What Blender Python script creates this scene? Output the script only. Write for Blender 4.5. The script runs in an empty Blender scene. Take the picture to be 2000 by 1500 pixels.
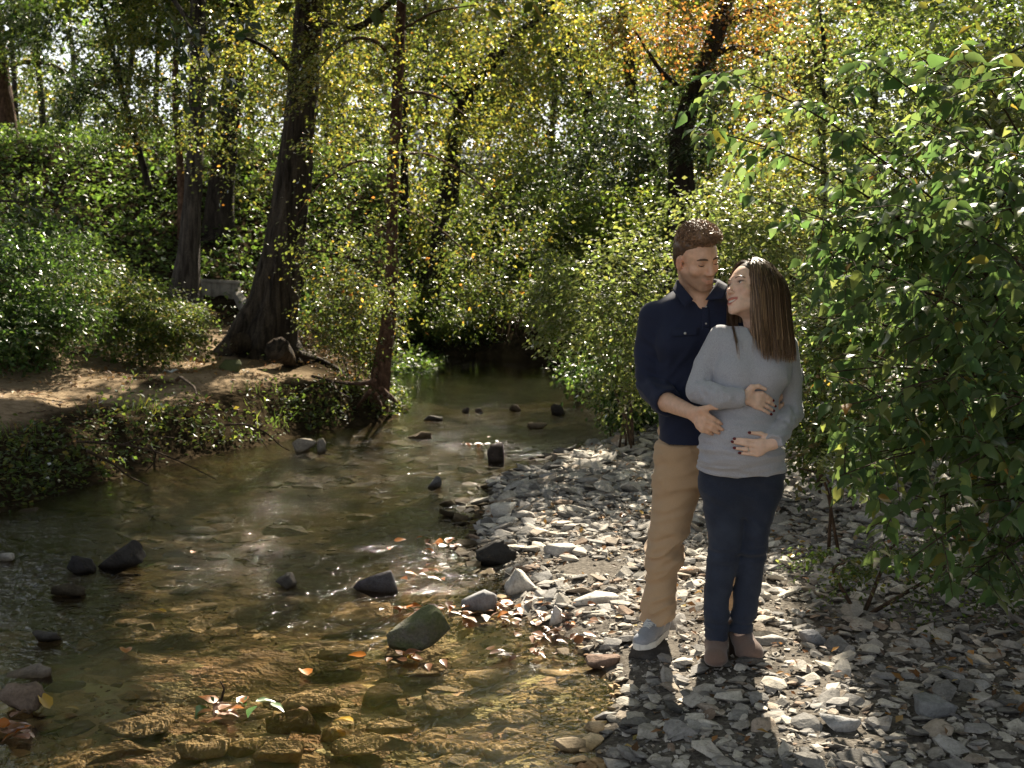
import bpy, bmesh, math
import numpy as np
from mathutils import Vector, Matrix

SC = bpy.context.scene
COL = SC.collection
# ------------------------------------------------------------------ camera
FPX, HZ, CAMZ = 2333.0, 550.0, 1.70
PITCH = math.atan((750 - HZ) / FPX)
cam_d = bpy.data.cameras.new('camera')
cam = bpy.data.objects.new('camera', cam_d)
COL.objects.link(cam)
cam.location = (0, 0, CAMZ)
cam.rotation_euler = (math.pi / 2 - PITCH, 0, 0)
cam_d.sensor_width = 36.0
cam_d.lens = 36.0 * FPX / 2000.0
cam_d.clip_start, cam_d.clip_end = 0.05, 600
cam_d.dof.use_dof = True
cam_d.dof.focus_distance = 5.0
cam_d.dof.aperture_fstop = 6.0
SC.camera = cam
SC.render.resolution_x, SC.render.resolution_y = 1024, 768

# ------------------------------------------------------------------ light
SUN = np.array([0.17, 0.735, 0.656]); SUN /= np.linalg.norm(SUN)
world = bpy.data.worlds.new('World'); SC.world = world
world.use_nodes = True
wn = world.node_tree
sky = wn.nodes.new('ShaderNodeTexSky')
sky.sky_type = 'NISHITA'
sky.sun_disc = False
sky.sun_elevation = math.asin(SUN[2])
sky.sun_rotation = math.atan2(SUN[0], SUN[1])
sky.altitude = 200; sky.dust_density = 1.5
hsv = wn.nodes.new('ShaderNodeHueSaturation'); hsv.inputs['Saturation'].default_value = .30
wn.links.new(sky.outputs[0], hsv.inputs['Color']); wn.links.new(hsv.outputs[0], wn.nodes['Background'].inputs[0])
wn.nodes['Background'].inputs[1].default_value = 0.055
sun_d = bpy.data.lights.new('sun', 'SUN')
sun_d.energy = 5.0
sun_d.angle = math.radians(0.53)
sun_d.color = (1.0, 0.89, 0.72)
sun = bpy.data.objects.new('sun', sun_d); COL.objects.link(sun)
sun.location = (5, 20, 30)
sun.rotation_euler = Vector(SUN).to_track_quat('Z', 'Y').to_euler()
SC.view_settings.view_transform = 'Standard'
SC.view_settings.look = 'None'
SC.view_settings.exposure = 1.85
SC.view_settings.gamma = 1.0
SC.view_settings.use_curve_mapping = False
cy = SC.cycles
cy.max_bounces = 7; cy.diffuse_bounces = 3; cy.glossy_bounces = 3
cy.transmission_bounces = 5; cy.transparent_max_bounces = 12
cy.sample_clamp_indirect = 4.0
cy.caustics_reflective = False; cy.caustics_refractive = False
cy.use_denoising = True
try:
    cy.denoiser = 'OPENIMAGEDENOISE'
except Exception:
    pass
SC.render.film_transparent = False

# ------------------------------------------------------------------ helpers
def ray(px, py):
    dx, dy = (px - 1000) / FPX, (750 - py) / FPX
    c, s = math.cos(PITCH), math.sin(PITCH)
    return np.array([dx, c + dy * s, -s + dy * c])
CAM0 = np.array([0, 0, CAMZ])
def P(px, py, Y):                       # point seen at pixel at distance Y along the view
    r = ray(px, py); return CAM0 + r * (Y / r[1])
def G(px, py, z=0.0):                   # pixel to a level plane
    r = ray(px, py); return CAM0 + r * ((z - CAMZ) / r[2])
def PX(p):                              # world points -> pixel
    p = np.atleast_2d(p) - CAM0
    c, s = math.cos(PITCH), math.sin(PITCH)
    f = p[:, 1] * c - p[:, 2] * s
    u = p[:, 1] * s + p[:, 2] * c
    f = np.where(np.abs(f) < 1e-6, 1e-6, f)
    return np.stack([1000 + FPX * p[:, 0] / f, 750 - FPX * u / f, f], 1)

def hash3(i, j, k, seed=0):
    h = (i * 374761393 + j * 668265263 + k * 2147483647 + seed * 974634777) & 0xFFFFFFFF
    h = ((h ^ (h >> 13)) * 1274126177) & 0xFFFFFFFF
    h = (h ^ (h >> 16)) & 0xFFFFFF
    return h / float(0xFFFFFF)
def vnoise(p, seed=0):                  # value noise, p (N,2|3) -> 0..1
    p = np.asarray(p, float)
    if p.shape[-1] == 2:
        p = np.concatenate([p, np.zeros(p.shape[:-1] + (1,))], -1)
    f = np.floor(p); t = p - f; t = t * t * (3 - 2 * t)
    i = f.astype(np.int64)
    r = 0
    for a in (0, 1):
        wa = t[..., 0] if a else 1 - t[..., 0]
        for b in (0, 1):
            wb = t[..., 1] if b else 1 - t[..., 1]
            for c in (0, 1):
                wc = t[..., 2] if c else 1 - t[..., 2]
                r = r + wa * wb * wc * hash3(i[..., 0] + a, i[..., 1] + b, i[..., 2] + c, seed)
    return r
def fbm(p, oct=4, seed=0):
    p = np.asarray(p, float); a, s, n = 1.0, 0, 0
    for o in range(oct):
        s = s + a * vnoise(p * 2 ** o + o * 17.3, seed + o); n += a; a *= .5
    return s / n
def sstep(a, b, x):
    t = np.clip((x - a) / (b - a), 0, 1); return t * t * (3 - 2 * t)
def norm(v):
    return v / np.maximum(np.linalg.norm(v, axis=-1, keepdims=True), 1e-9)
def in_poly(x, y, poly):
    x = np.asarray(x); y = np.asarray(y); r = np.zeros(x.shape, bool); n = len(poly)
    for i in range(n):
        x1, y1 = poly[i]; x2, y2 = poly[(i + 1) % n]
        if y1 == y2: continue
        c = (y1 > y) != (y2 > y)
        r ^= c & (x < (x2 - x1) * (y - y1) / (y2 - y1) + x1)
    return r

def mesh_np(name, V, faces, mat=None, smooth=False, col=None, parent=None, link=True, attrs=None):
    """one mesh object from numpy arrays; faces: list of (n,k) index arrays"""
    me = bpy.data.meshes.new(name)
    V = np.asarray(V, np.float32)
    me.vertices.add(len(V)); me.vertices.foreach_set('co', V.ravel())
    if not isinstance(faces, (list, tuple)): faces = [faces]
    faces = [np.asarray(f, np.int32) for f in faces if len(f)]
    nl = sum(f.size for f in faces); nf = sum(len(f) for f in faces)
    me.loops.add(nl); me.polygons.add(nf)
    me.loops.foreach_set('vertex_index', np.concatenate([f.ravel() for f in faces]))
    st, tot, o = [], [], 0
    for f in faces:
        k = f.shape[1]
        st.append(np.arange(len(f), dtype=np.int32) * k + o); tot.append(np.full(len(f), k, np.int32)); o += f.size
    me.polygons.foreach_set('loop_start', np.concatenate(st))
    me.polygons.foreach_set('loop_total', np.concatenate(tot))
    me.polygons.foreach_set('use_smooth', np.full(nf, bool(smooth)))
    if col is not None:
        a = me.color_attributes.new('Col', 'FLOAT_COLOR', 'POINT')
        c = np.ones((len(V), 4), np.float32); c[:, :3] = col
        a.data.foreach_set('color', c.ravel())
    for k, v in (attrs or {}).items():
        a = me.attributes.new(k, 'FLOAT', 'POINT'); a.data.foreach_set('value', np.asarray(v, np.float32))
    me.update(calc_edges=True)
    me.validate()
    if mat: me.materials.append(mat)
    if not link: return me
    return obj_of(name, me, parent)
def obj_of(name, me, parent=None):
    o = bpy.data.objects.new(name, me); COL.objects.link(o)
    if parent: o.parent = parent
    return o
def thing(name, label, cat, loc=(0, 0, 0), group=None):
    o = bpy.data.objects.new(name, None); COL.objects.link(o)
    o.location = loc; o.empty_display_size = .1
    return tag(o, label, cat, group)
def tag(o, label, cat, group=None):
    o['label'] = label; o['category'] = cat
    if group: o['group'] = group
    return o
def local(o, parent_loc):               # keep world geometry under a moved Empty
    o.matrix_parent_inverse = Matrix.Translation(-Vector(parent_loc)); return o

# ------------------------------------------------------------------ material helpers
class NT:
    def __init__(s, name):
        s.m = bpy.data.materials.new(name); s.m.use_nodes = True
        s.t = s.m.node_tree; s.n = s.t.nodes
        s.b = s.n['Principled BSDF']; s.out = s.n['Material Output']
    def new(s, t, **kw):
        n = s.n.new(t)
        for k, v in kw.items(): setattr(n, k, v)
        return n
    def link(s, a, b): s.t.links.new(a, b)
    def coord(s, kind='Object', scale=(1, 1, 1)):
        tc = s.new('ShaderNodeTexCoord'); mp = s.new('ShaderNodeMapping')
        mp.inputs['Scale'].default_value = scale
        s.link(tc.outputs[kind], mp.inputs[0]); return mp.outputs[0]
    def geo(s, scale=(1, 1, 1)):
        g = s.new('ShaderNodeNewGeometry'); mp = s.new('ShaderNodeMapping')
        mp.inputs['Scale'].default_value = scale
        s.link(g.outputs['Position'], mp.inputs[0]); return mp.outputs[0]
    def noise(s, vec, scale, detail=4, rough=.55, dist=0):
        n = s.new('ShaderNodeTexNoise'); n.inputs['Scale'].default_value = scale
        n.inputs['Detail'].default_value = detail; n.inputs['Roughness'].default_value = rough
        n.inputs['Distortion'].default_value = dist
        if vec is not None: s.link(vec, n.inputs['Vector'])
        return n.outputs['Fac']
    def ramp(s, fac, stops):
        r = s.new('ShaderNodeValToRGB'); e = r.color_ramp.elements
        while len(e) < len(stops): e.new(.5)
        for i, (p, c) in enumerate(stops):
            e[i].position = p; e[i].color = (c[0], c[1], c[2], 1) if hasattr(c, '__len__') else (c, c, c, 1)
        s.link(fac, r.inputs[0]); return r.outputs[0]
    def mix(s, a, b, fac, mode='MIX'):
        m = s.new('ShaderNodeMix', data_type='RGBA', blend_type=mode)
        for sock, v in ((m.inputs['Factor'], fac), (m.inputs['A'], a), (m.inputs['B'], b)):
            if isinstance(v, bpy.types.NodeSocket): s.link(v, sock)
            elif hasattr(v, '__len__'): sock.default_value = (*v[:3], 1)
            else: sock.default_value = v
        # colour sockets of the Mix node carry the same names as the float ones: pick by type
        return [o for o in m.outputs if o.type == 'RGBA'][0]
    def math(s, op, a, b=0.0, c=None):
        m = s.new('ShaderNodeMath', operation=op)
        for i, v in enumerate((a, b, c)):
            if v is None: continue
            if isinstance(v, bpy.types.NodeSocket): s.link(v, m.inputs[i])
            else: m.inputs[i].default_value = v
        return m.outputs[0]
    def bump(s, h, strength, dist, normal=None):
        b = s.new('ShaderNodeBump'); b.inputs['Strength'].default_value = strength
        b.inputs['Distance'].default_value = dist; s.link(h, b.inputs['Height'])
        if normal: s.link(normal, b.inputs['Normal'])
        return b.outputs[0]
    def attr(s, name):
        a = s.new('ShaderNodeAttribute'); a.attribute_name = name; return a
    def set(s, base=None, rough=None, normal=None, spec=None, **kw):
        def put(k, v):
            if v is None: return
            i = s.b.inputs[k]
            if isinstance(v, bpy.types.NodeSocket): s.link(v, i)
            elif hasattr(v, '__len__') and len(v) == 3: i.default_value = (*v, 1)
            else: i.default_value = v
        put('Base Color', base); put('Roughness', rough); put('Normal', normal); put('Specular IOR Level', spec)
        for k, v in kw.items(): put(k, v)
        return s.m
def mixrgba(nt, a, b, fac, mode='MIX'):
    m = nt.new('ShaderNodeMix', data_type='RGBA', blend_type=mode)
    for idx, v in ((0, fac), (6, a), (7, b)):
        k = m.inputs[idx]
        if isinstance(v, bpy.types.NodeSocket): nt.link(v, k)
        elif hasattr(v, '__len__'): k.default_value = (*v[:3], 1)
        else: k.default_value = v
    return m.outputs[2]
NT.mix = mixrgba
# ================================================================== TERRAIN
_LY = [-6, 4, 6, 8.6, 9.9, 11.7, 12.6, 13.6, 14.5, 15.5, 16.3, 17.4, 18.9, 24, 27, 60]
_LX = [-4.8, -4.5, -4.2, -3.7, -3.5, -3.0, -2.45, -2.1, -1.55, -1.3, -1.35, -1.7, -1.95, -2.5, -2.4, -2.4]
_RY = [-6, 3.5, 4.2, 4.67, 5.2, 5.6, 6.1, 6.9, 7.5, 8.8, 9.9, 11.7, 13, 14, 16, 20, 24, 27, 60]
_RX = [.3, .40, .36, .43, .45, .30, .0, -.1, -.3, -.28, -.1, .6, 1.3, 1.45, 1.55, 1.62, 1.75, 1.8, 1.8]
def XL(y): return np.interp(y, _LY, _LX)
def XR(y): return np.interp(y, _RY, _RX)
def height(x, y, fine=True):
    x = np.asarray(x, float); y = np.asarray(y, float)
    p2 = np.stack([x, y], -1)
    wob = (fbm(p2 * 1.1, 3, 5) - .5)
    uL = XL(y) - x + wob * .35
    uR = x - XR(y) + wob * .30
    endb = y - 27.0 + wob * .8 + .05 * x
    # channel
    d = np.minimum(-uL, -uR)
    dep = np.interp(y, [3, 5, 6.5, 9, 14, 17, 20, 30], [.07, .085, .16, .20, .15, .18, .40, .45])
    z = -.012 - dep * sstep(0, np.interp(y, [5, 12], [.9, 1.2]), d) + (fbm(p2 * 2.2, 3, 9) - .5) * .09 * sstep(0, .5, d)
    # left bank
    hill = 4.2 * sstep(20.5, 33.5, y - .18 * (x + 5)) * sstep(-1.5, -3.5, x)
    lb = (.40 * sstep(0, .75, uL) + .22 * sstep(.5, 2.2, uL) + .35 * sstep(2.2, 5.5, uL) + hill
          + .22 * sstep(15, 19, y) * sstep(.2, 1.5, uL) + (fbm(p2 * .9, 4, 3) - .5) * .18 * sstep(.3, 1.5, uL)
          + .45 * np.exp(-((x + 6.1) / .9) ** 2 - ((y - 13.6) / .7) ** 2))
    # gravel bar and right bank
    near = .10 * (1 - np.exp(-np.maximum(uR, 0) / .3)) + .10 * np.maximum(uR - 1.6, 0) + .45 * sstep(2.2, 5, x)
    farr = .65 * sstep(0, 1.3, uR) + .10 * np.maximum(uR - 1, 0)
    rb = near + (farr - near) * sstep(10.2, 13.5, y) + 2.2 * sstep(4.5, 11, x) * sstep(6, 22, y)
    rb = rb + (fbm(p2 * 1.7, 3, 13) - .5) * .06 * sstep(0, .5, uR)
    out = np.where(uL > 0, lb, np.where(uR > 0, rb, z))
    # far bank closing the creek, then the slope behind it
    fb = .75 * sstep(0, .9, endb) + .5 * sstep(1, 4, endb) + 3.6 * sstep(3, 16, endb)
    out = np.where(endb > 0, np.maximum(out, fb - .02), out)
    out = out + 1.2 * sstep(40, 90, y)
    if fine:
        out = out + (fbm(p2 * 6, 2, 21) - .5) * .03 * sstep(.1, .6, np.maximum(uL, uR))
    return out

def build_ground():
    ys = [-6, -3, -1, 1]
    y = 2.2
    while y < 46: ys.append(y); y *= 1.0115
    while y < 500: ys.append(y); y *= 1.09
    ys = np.array(ys)
    s = np.concatenate([[-14, -7, -4, -2.6, -1.9, -1.5], np.linspace(-1.25, 1.25, 270), [1.5, 1.9, 2.6, 4, 7, 14]])
    Y, S = np.meshgrid(ys, s, indexing='ij')
    X = S * (np.maximum(Y, 2.2) * .55 + 1.2)
    Z = height(X, Y)
    n, m = X.shape
    V = np.stack([X, Y, Z], -1).reshape(-1, 3)
    i = np.arange(n * m).reshape(n, m)
    F = np.stack([i[:-1, :-1], i[:-1, 1:], i[1:, 1:], i[1:, :-1]], -1).reshape(-1, 4)
    x, y, z = V.T
    wob = fbm(V[:, :2] * .8, 3, 31) - .5
    uL = XL(y) - x + wob * .5; uR = x - XR(y) + wob * .5
    gravel = sstep(-.4, .1, uR) * sstep(13.2, 12.0, y) * sstep(3.4, 2.4, x + wob)
    path = sstep(.85, 1.4, uL) * sstep(4.6, 3.0, uL) * sstep(8.6, 9.6, y) * sstep(16.2, 14.6, y)
    path = np.maximum(path, sstep(1.1, .3, np.abs(x + 3.9 + .28 * (y - 15))) * sstep(14, 15.5, y) * sstep(22, 19, y) * .9)
    path *= sstep(.25, .5, fbm(V[:, :2] * 1.3, 3, 44) + .12)
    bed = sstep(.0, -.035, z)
    bed_dark = sstep(6.2, 7.9, y + .5 * wob - .35 * np.clip(x + 1.0, -3, 0)) * .92  # darkens the bed colour farther out and leftward, so that water looks dark
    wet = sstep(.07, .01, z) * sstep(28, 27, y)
    fx = V[F].mean(1)
    fb, fg, fp = bed[F].mean(1) > .5, gravel[F].mean(1) > .5, path[F].mean(1) > .5
    zone = np.where(fb & (fx[:, 1] < 28), 0, np.where(fg, 1, np.where(fp, 2, 3)))
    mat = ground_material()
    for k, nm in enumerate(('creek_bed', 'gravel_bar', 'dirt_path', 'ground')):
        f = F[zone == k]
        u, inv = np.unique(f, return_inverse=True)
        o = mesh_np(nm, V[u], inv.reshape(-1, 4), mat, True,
                    attrs={'gravel': gravel[u], 'path': path[u], 'bed': bed[u], 'wet': wet[u], 'bed_dark': bed_dark[u]})
        o['kind'] = 'structure'

def ground_material():
    t = NT('ground')
    g = t.geo()
    n1 = t.noise(g, 1.3, 5, .6); n2 = t.noise(g, 9, 5, .65); n3 = t.noise(g, 45, 4, .7)
    soil = t.ramp(n2, [(.3, (.012, .009, .006)), (.55, (.034, .026, .016)), (.75, (.075, .055, .034))])
    sand = t.ramp(n2, [(.25, (.15, .11, .07)), (.5, (.27, .205, .135)), (.8, (.37, .29, .20))])
    sand = t.mix(sand, (.12, .085, .05), t.ramp(n3, [(.52, 0.0), (.7, .7)]))
    grav = t.ramp(n3, [(.3, (.05, .045, .04)), (.6, (.16, .145, .125)), (.8, (.26, .24, .21))])
    bedc = t.ramp(n1, [(.30, (.20, .145, .08)), (.5, (.40, .30, .17)), (.7, (.50, .385, .235))])
    vor = t.new('ShaderNodeTexVoronoi'); vor.inputs['Scale'].default_value = 7; t.link(g, vor.inputs['Vector'])
    bedc = t.mix(bedc, vor.outputs['Color'], .10, 'OVERLAY')
    bedc = t.mix(bedc, (.06, .04, .02), t.ramp(n2, [(.5, 0.0), (.72, .85)]))
    c = t.mix(soil, sand, t.attr('path').outputs['Fac'])
    c = t.mix(c, grav, t.attr('gravel').outputs['Fac'])
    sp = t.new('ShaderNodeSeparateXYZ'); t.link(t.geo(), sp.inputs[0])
    bed_dark = t.math('MINIMUM', t.math('MAXIMUM', t.math('MULTIPLY', t.math('ADD', sp.outputs['Z'], .085), -16.0), 0.0), .90)
    bed_dark = t.math('MAXIMUM', bed_dark, t.attr('bed_dark').outputs['Fac'])
    bedc = t.mix(bedc, (.034, .026, .013), bed_dark)  # bed colour darkened with depth and distance
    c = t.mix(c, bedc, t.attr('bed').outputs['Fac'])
    w = t.attr('wet').outputs['Fac']
    h = t.math('ADD', t.math('MULTIPLY', n2, 1.0), t.math('MULTIPLY', n3, .5))
    r = t.math('SUBTRACT', 1.0, t.math('MULTIPLY', w, .1))
    return t.set(c, r, t.bump(h, .7, .03), 0.0)

# ================================================================== WATER
def build_water():
    ys = []; y = 2.4
    while y < 28.5: ys.append(y); y *= 1.012
    ys = np.array(ys); s = np.linspace(0, 1, 90)
    Y, S = np.meshgrid(ys, s, indexing='ij')
    xl, xr = XL(Y) - .7, XR(Y) + .75
    X = xl + (xr - xl) * S
    p = np.stack([X, Y], -1)
    rif = np.interp(Y, [4.8, 5.8, 7.0, 11, 13, 16, 18, 22], [.15, .6, 1.0, .8, .9, .8, .30, .10])
    rif = rif * np.interp(X - XL(Y), [0, 1.0], [.7, 1]) * np.where((Y > 5.2) & (Y < 6.4) & (X > -.6), .35, 1)
    n, m = X.shape
    pp = p.reshape(-1, 2)
    wz = (fbm(pp * np.array([5., 9.]), 3, 77) - .5) * .022 + (fbm(pp * np.array([14., 22.]), 2, 78) - .5) * .008
    Z = wz.reshape(n, m) * rif
    V = np.stack([X, Y, Z], -1).reshape(-1, 3)
    i = np.arange(n * m).reshape(n, m)
    F = np.stack([i[:-1, :-1], i[:-1, 1:], i[1:, 1:], i[1:, :-1]], -1).reshape(-1, 4)
    t = NT('creek_water')
    g = t.geo((1, .75, 1))
    r = t.attr('rif').outputs['Fac']
    w = t.new('ShaderNodeTexWave', wave_type='BANDS', bands_direction='Y')
    w.inputs['Scale'].default_value = 3.2; w.inputs['Distortion'].default_value = 9; w.inputs['Detail'].default_value = 3
    w.inputs['Detail Scale'].default_value = 1.6
    t.link(g, w.inputs['Vector'])
    a = t.noise(g, 11, 3, .6, .6); b = t.noise(g, 34, 3, .6, .4); c = t.noise(g, 2.0, 2, .5)
    h = t.math('ADD', t.math('MULTIPLY', a, 1.0), t.math('MULTIPLY', b, .60))
    h = t.math('ADD', h, t.math('MULTIPLY', w.outputs['Fac'], .10))
    patch = t.ramp(c, [(.35, .45), (.65, 1.0)])
    h = t.math('MULTIPLY', t.math('MULTIPLY', h, patch), r)
    nrm = t.bump(h, 1.0, .028)
    gl = t.new('ShaderNodeBsdfGlossy'); gl.inputs['Roughness'].default_value = .055
    gl.inputs['Color'].default_value = (1, 1, 1, 1)
    tr = t.new('ShaderNodeBsdfTransparent'); tr.inputs['Color'].default_value = (.955, .93, .85, 1)
    fr = t.new('ShaderNodeFresnel'); fr.inputs['IOR'].default_value = 1.333
    t.link(nrm, gl.inputs['Normal']); t.link(nrm, fr.inputs['Normal'])
    ms = t.new('ShaderNodeMixShader')
    t.link(fr.outputs[0], ms.inputs[0]); t.link(tr.outputs[0], ms.inputs[1]); t.link(gl.outputs[0], ms.inputs[2])
    t.link(ms.outputs[0], t.out.inputs['Surface'])
    o = mesh_np('creek_water', V, F, t.m, True, attrs={'rif': rif.ravel()})
    o['kind'] = 'structure'

# ================================================================== SUN GAPS (where the crowns let the sun through)
def gpoly(pts, z): return [tuple(G(a, b, z)[:2]) for a, b in pts]
LIT = [
    (gpoly([(1150, 880), (1290, 845), (1420, 850), (1560, 900), (1660, 990), (1570, 1100), (1600, 1190), (1470, 1285), (1230, 1290), (1180, 1230), (980, 1200), (960, 1100), (960, 1000), (1050, 930)], .08), .97),
    (gpoly([(560, 1400), (700, 1320), (900, 1290), (1215, 1270), (1225, 1440), (1150, 1520), (300, 1540), (420, 1470)], -.1), .97),
    (gpoly([(120, 1430), (420, 1390), (420, 1530), (0, 1530)], -.1), .8),
    (gpoly([(0, 1340), (90, 1350), (110, 1500), (0, 1500)], 0), .9),
    (gpoly([(700, 1170), (900, 1160), (1160, 1180), (1160, 1270), (800, 1290)], 0), .95),
    (gpoly([(800, 850), (1100, 830), (1260, 880), (1000, 960), (880, 900)], 0), .6),
    (gpoly([(540, 1050), (950, 1060), (950, 1200), (700, 1230), (560, 1180)], 0), .6),
    (gpoly([(620, 850), (760, 760), (1200, 760), (1200, 830), (900, 860)], 0), .55),
    (gpoly([(150, 735), (330, 742), (430, 740), (350, 792), (230, 800), (110, 792)], .65), .55),
    (gpoly([(400, 715), (560, 700), (720, 730), (690, 790), (560, 830), (430, 800)], .62), .5),
    (gpoly([(160, 500), (300, 540), (440, 590), (450, 650), (330, 650), (180, 600)], 1.2), .75),
    (gpoly([(100, 640), (240, 630), (250, 680), (90, 690)], 1.1), .6),
    (gpoly([(400, 600), (470, 600), (470, 680), (390, 680)], .9), .6),
    (gpoly([(600, 660), (760, 650), (860, 690), (640, 720)], .4), .5),
    ([(-25, 30.5), (-1.5, 30.5), (-1.5, 42), (-25, 42)], .92),
    ([(.9, 6.5), (6, 6.5), (6, 15), (1.6, 15), (1.2, 9)], .72),
    ([(.40, 2.4), (1.30, 2.4), (1.45, 5.8), (.35, 5.8)], .93),
    ([(.9, -1.5), (4.2, -1.5), (4.2, 3.1), (1.5, 3.3), (.9, 2.6)], .85),
    ([(-8.5, 11), (-4.3, 11), (-3.9, 15.5), (-9, 15.5)], .72),
    ([(-2.6, 18), (2.2, 18), (2.4, 29), (-3, 29)], .55),
    ([(-1.7, 8.8), (1.6, 8.8), (1.6, 12.6), (-1.7, 12.6)], .55),
    ([(-14, 20), (-3, 20), (-3, 30), (-18, 30)], .5),
]
def lit_at(x, y):
    r = np.zeros(np.shape(x))
    nzv = vnoise(np.stack([x * 2.3, y * 1.5], -1), 90) * .6 + vnoise(np.stack([x * 5.1, y * 3.3], -1), 94) * .4
    for poly, p in LIT:
        i = in_poly(x, y, poly) & (nzv > .72 - .62 * p)
        r = np.where(i, .985 if p < .96 else .998, r)
    dap = vnoise(np.stack([x * 2.1, y * 1.6], -1), 91)
    r = np.maximum(r, np.where(dap > .84, .9, 0))
    r = np.where((y > 27), np.maximum(r, np.where(vnoise(np.stack([x, y], -1) * .7, 93) > .50, .65, .08)), r)
    return r
def sun_keep(pos, rng, power=1.0):
    z0 = np.zeros(len(pos))
    for _ in range(2):
        k = (pos[:, 2] - z0) / SUN[2]
        gx, gy = pos[:, 0] - SUN[0] * k, pos[:, 1] - SUN[1] * k
        z0 = np.maximum(height(gx, gy, False), 0)
    l = lit_at(gx, gy)
    low = pos[:, 2] - z0 < .8
    return low | (rng.random(len(pos)) > l * power)

# ================================================================== LEAVES
def leaf_material(name, gloss=.5, trans=.5, tint=(2.3, 2.3, 1.2), rough=.34):
    t = NT(name); t.n.remove(t.b)
    at = t.attr('Col')
    d = t.new('ShaderNodeBsdfDiffuse'); tl = t.new('ShaderNodeBsdfTranslucent')
    t.link(at.outputs['Color'], d.inputs['Color'])
    tc = t.mix(at.outputs['Color'], (*tint,), 1.0, 'MULTIPLY')
    t.link(tc, tl.inputs['Color'])
    m1 = t.new('ShaderNodeMixShader'); m1.inputs[0].default_value = trans
    t.link(d.outputs[0], m1.inputs[1]); t.link(tl.outputs[0], m1.inputs[2])
    gl = t.new('ShaderNodeBsdfGlossy'); gl.inputs['Roughness'].default_value = rough
    gl.inputs['Color'].default_value = (1, 1, 1, 1)
    fr = t.new('ShaderNodeFresnel'); fr.inputs['IOR'].default_value = 1.42
    f = t.math('MULTIPLY', fr.outputs[0], gloss)
    m2 = t.new('ShaderNodeMixShader')
    t.link(f, m2.inputs[0]); t.link(m1.outputs[0], m2.inputs[1]); t.link(gl.outputs[0], m2.inputs[2])
    t.link(m2.outputs[0], t.out.inputs['Surface'])
    return t.m
# templates: (x across, y along, z up), faces
T_DIA = (np.array([[0, 0, 0], [-.30, .48, .07], [0, 1, -.04], [.30, .48, .07]]), [np.array([[0, 3, 2], [0, 2, 1]])])
T_OV = (np.array([[0, 0, 0], [-.21, .14, .05], [-.29, .38, .09], [-.17, .70, .04], [0, 1.05, -.16],
                  [.21, .14, .05], [.29, .38, .09], [.17, .70, .04], [0, .2, -.005], [0, .45, 0], [0, .75, -.04]]),
        [np.array([[0, 8, 1], [3, 10, 4], [0, 5, 8], [7, 4, 10]]),
         np.array([[1, 8, 9, 2], [2, 9, 10, 3], [8, 5, 6, 9], [9, 6, 7, 10]])])
T_BLADE = (np.array([[-.03, 0, 0], [.03, 0, 0], [.025, .55, .02], [-.025, .55, .02], [0, 1, -.08]]),
           [np.array([[3, 2, 4]]), np.array([[0, 1, 2, 3]])])
T_LANCE = (np.array([[0, 0, 0], [-.12, .4, .03], [0, 1, -.1], [.12, .4, .03]]), [np.array([[0, 3, 2], [0, 2, 1]])])
def frames(ax, nr):
    ax = norm(ax); nr = norm(nr - ax * np.sum(ax * nr, -1, keepdims=True))
    return np.cross(ax, nr), ax, nr
def leaf_mesh(name, pos, ax, nr, size, col, mat, tpl=T_DIA, parent=None, smooth=False, link=True):
    tv, tf = tpl
    sx, sy, sz = frames(ax, nr)
    size = np.broadcast_to(np.asarray(size, float), (len(pos),))
    V = (pos[:, None] + size[:, None, None] * (tv[None, :, 0:1] * sx[:, None] + tv[None, :, 1:2] * sy[:, None] + tv[None, :, 2:3] * sz[:, None]))
    k = len(tv); off = (np.arange(len(pos)) * k)[:, None, None]
    F = [(f[None] + off).reshape(-1, f.shape[1]) for f in tf]
    return mesh_np(name, V.reshape(-1, 3), F, mat, smooth, np.repeat(col, k, 0), parent, link)
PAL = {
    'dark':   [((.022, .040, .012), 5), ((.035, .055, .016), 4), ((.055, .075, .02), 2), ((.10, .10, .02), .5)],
    'mid':    [((.040, .070, .016), 4), ((.060, .095, .02), 4), ((.090, .115, .022), 2), ((.16, .14, .022), .6)],
    'fresh':  [((.060, .105, .018), 4), ((.085, .125, .02), 4), ((.12, .14, .024), 3), ((.05, .08, .02), 2)],
    'yellow': [((.13, .135, .022), 4), ((.17, .15, .024), 3), ((.09, .115, .02), 5), ((.22, .14, .02), .6), ((.045, .065, .018), 3)],
    'gold':   [((.20, .14, .022), 4), ((.22, .11, .02), 2), ((.14, .13, .02), 3), ((.07, .085, .02), 4)],
    'orange': [((.19, .075, .018), 4), ((.13, .045, .014), 3), ((.20, .12, .02), 2), ((.07, .07, .018), 5)],
    'birch':  [((.045, .065, .018), 6), ((.065, .085, .02), 5), ((.11, .11, .02), 2), ((.24, .15, .02), .5), ((.24, .09, .015), .15)],
    'pale':   [((.085, .115, .040), 4), ((.11, .135, .045), 4), ((.07, .10, .03), 3), ((.14, .15, .05), 1)],
    'ivy':    [((.045, .085, .018), 5), ((.062, .115, .022), 4), ((.095, .145, .028), 2)],
    'shrub':  [((.050, .105, .034), 5), ((.068, .125, .038), 5), ((.095, .150, .040), 3), ((.13, .165, .04), 1.2)],
    'litter': [((.22, .11, .04), 4), ((.30, .17, .05), 3), ((.16, .09, .045), 4), ((.34, .24, .09), 2), ((.10, .06, .03), 3)],
    'weed':   [((.05, .085, .02), 4), ((.07, .10, .022), 3), ((.10, .12, .03), 2), ((.16, .13, .05), 1)],
}
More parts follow.
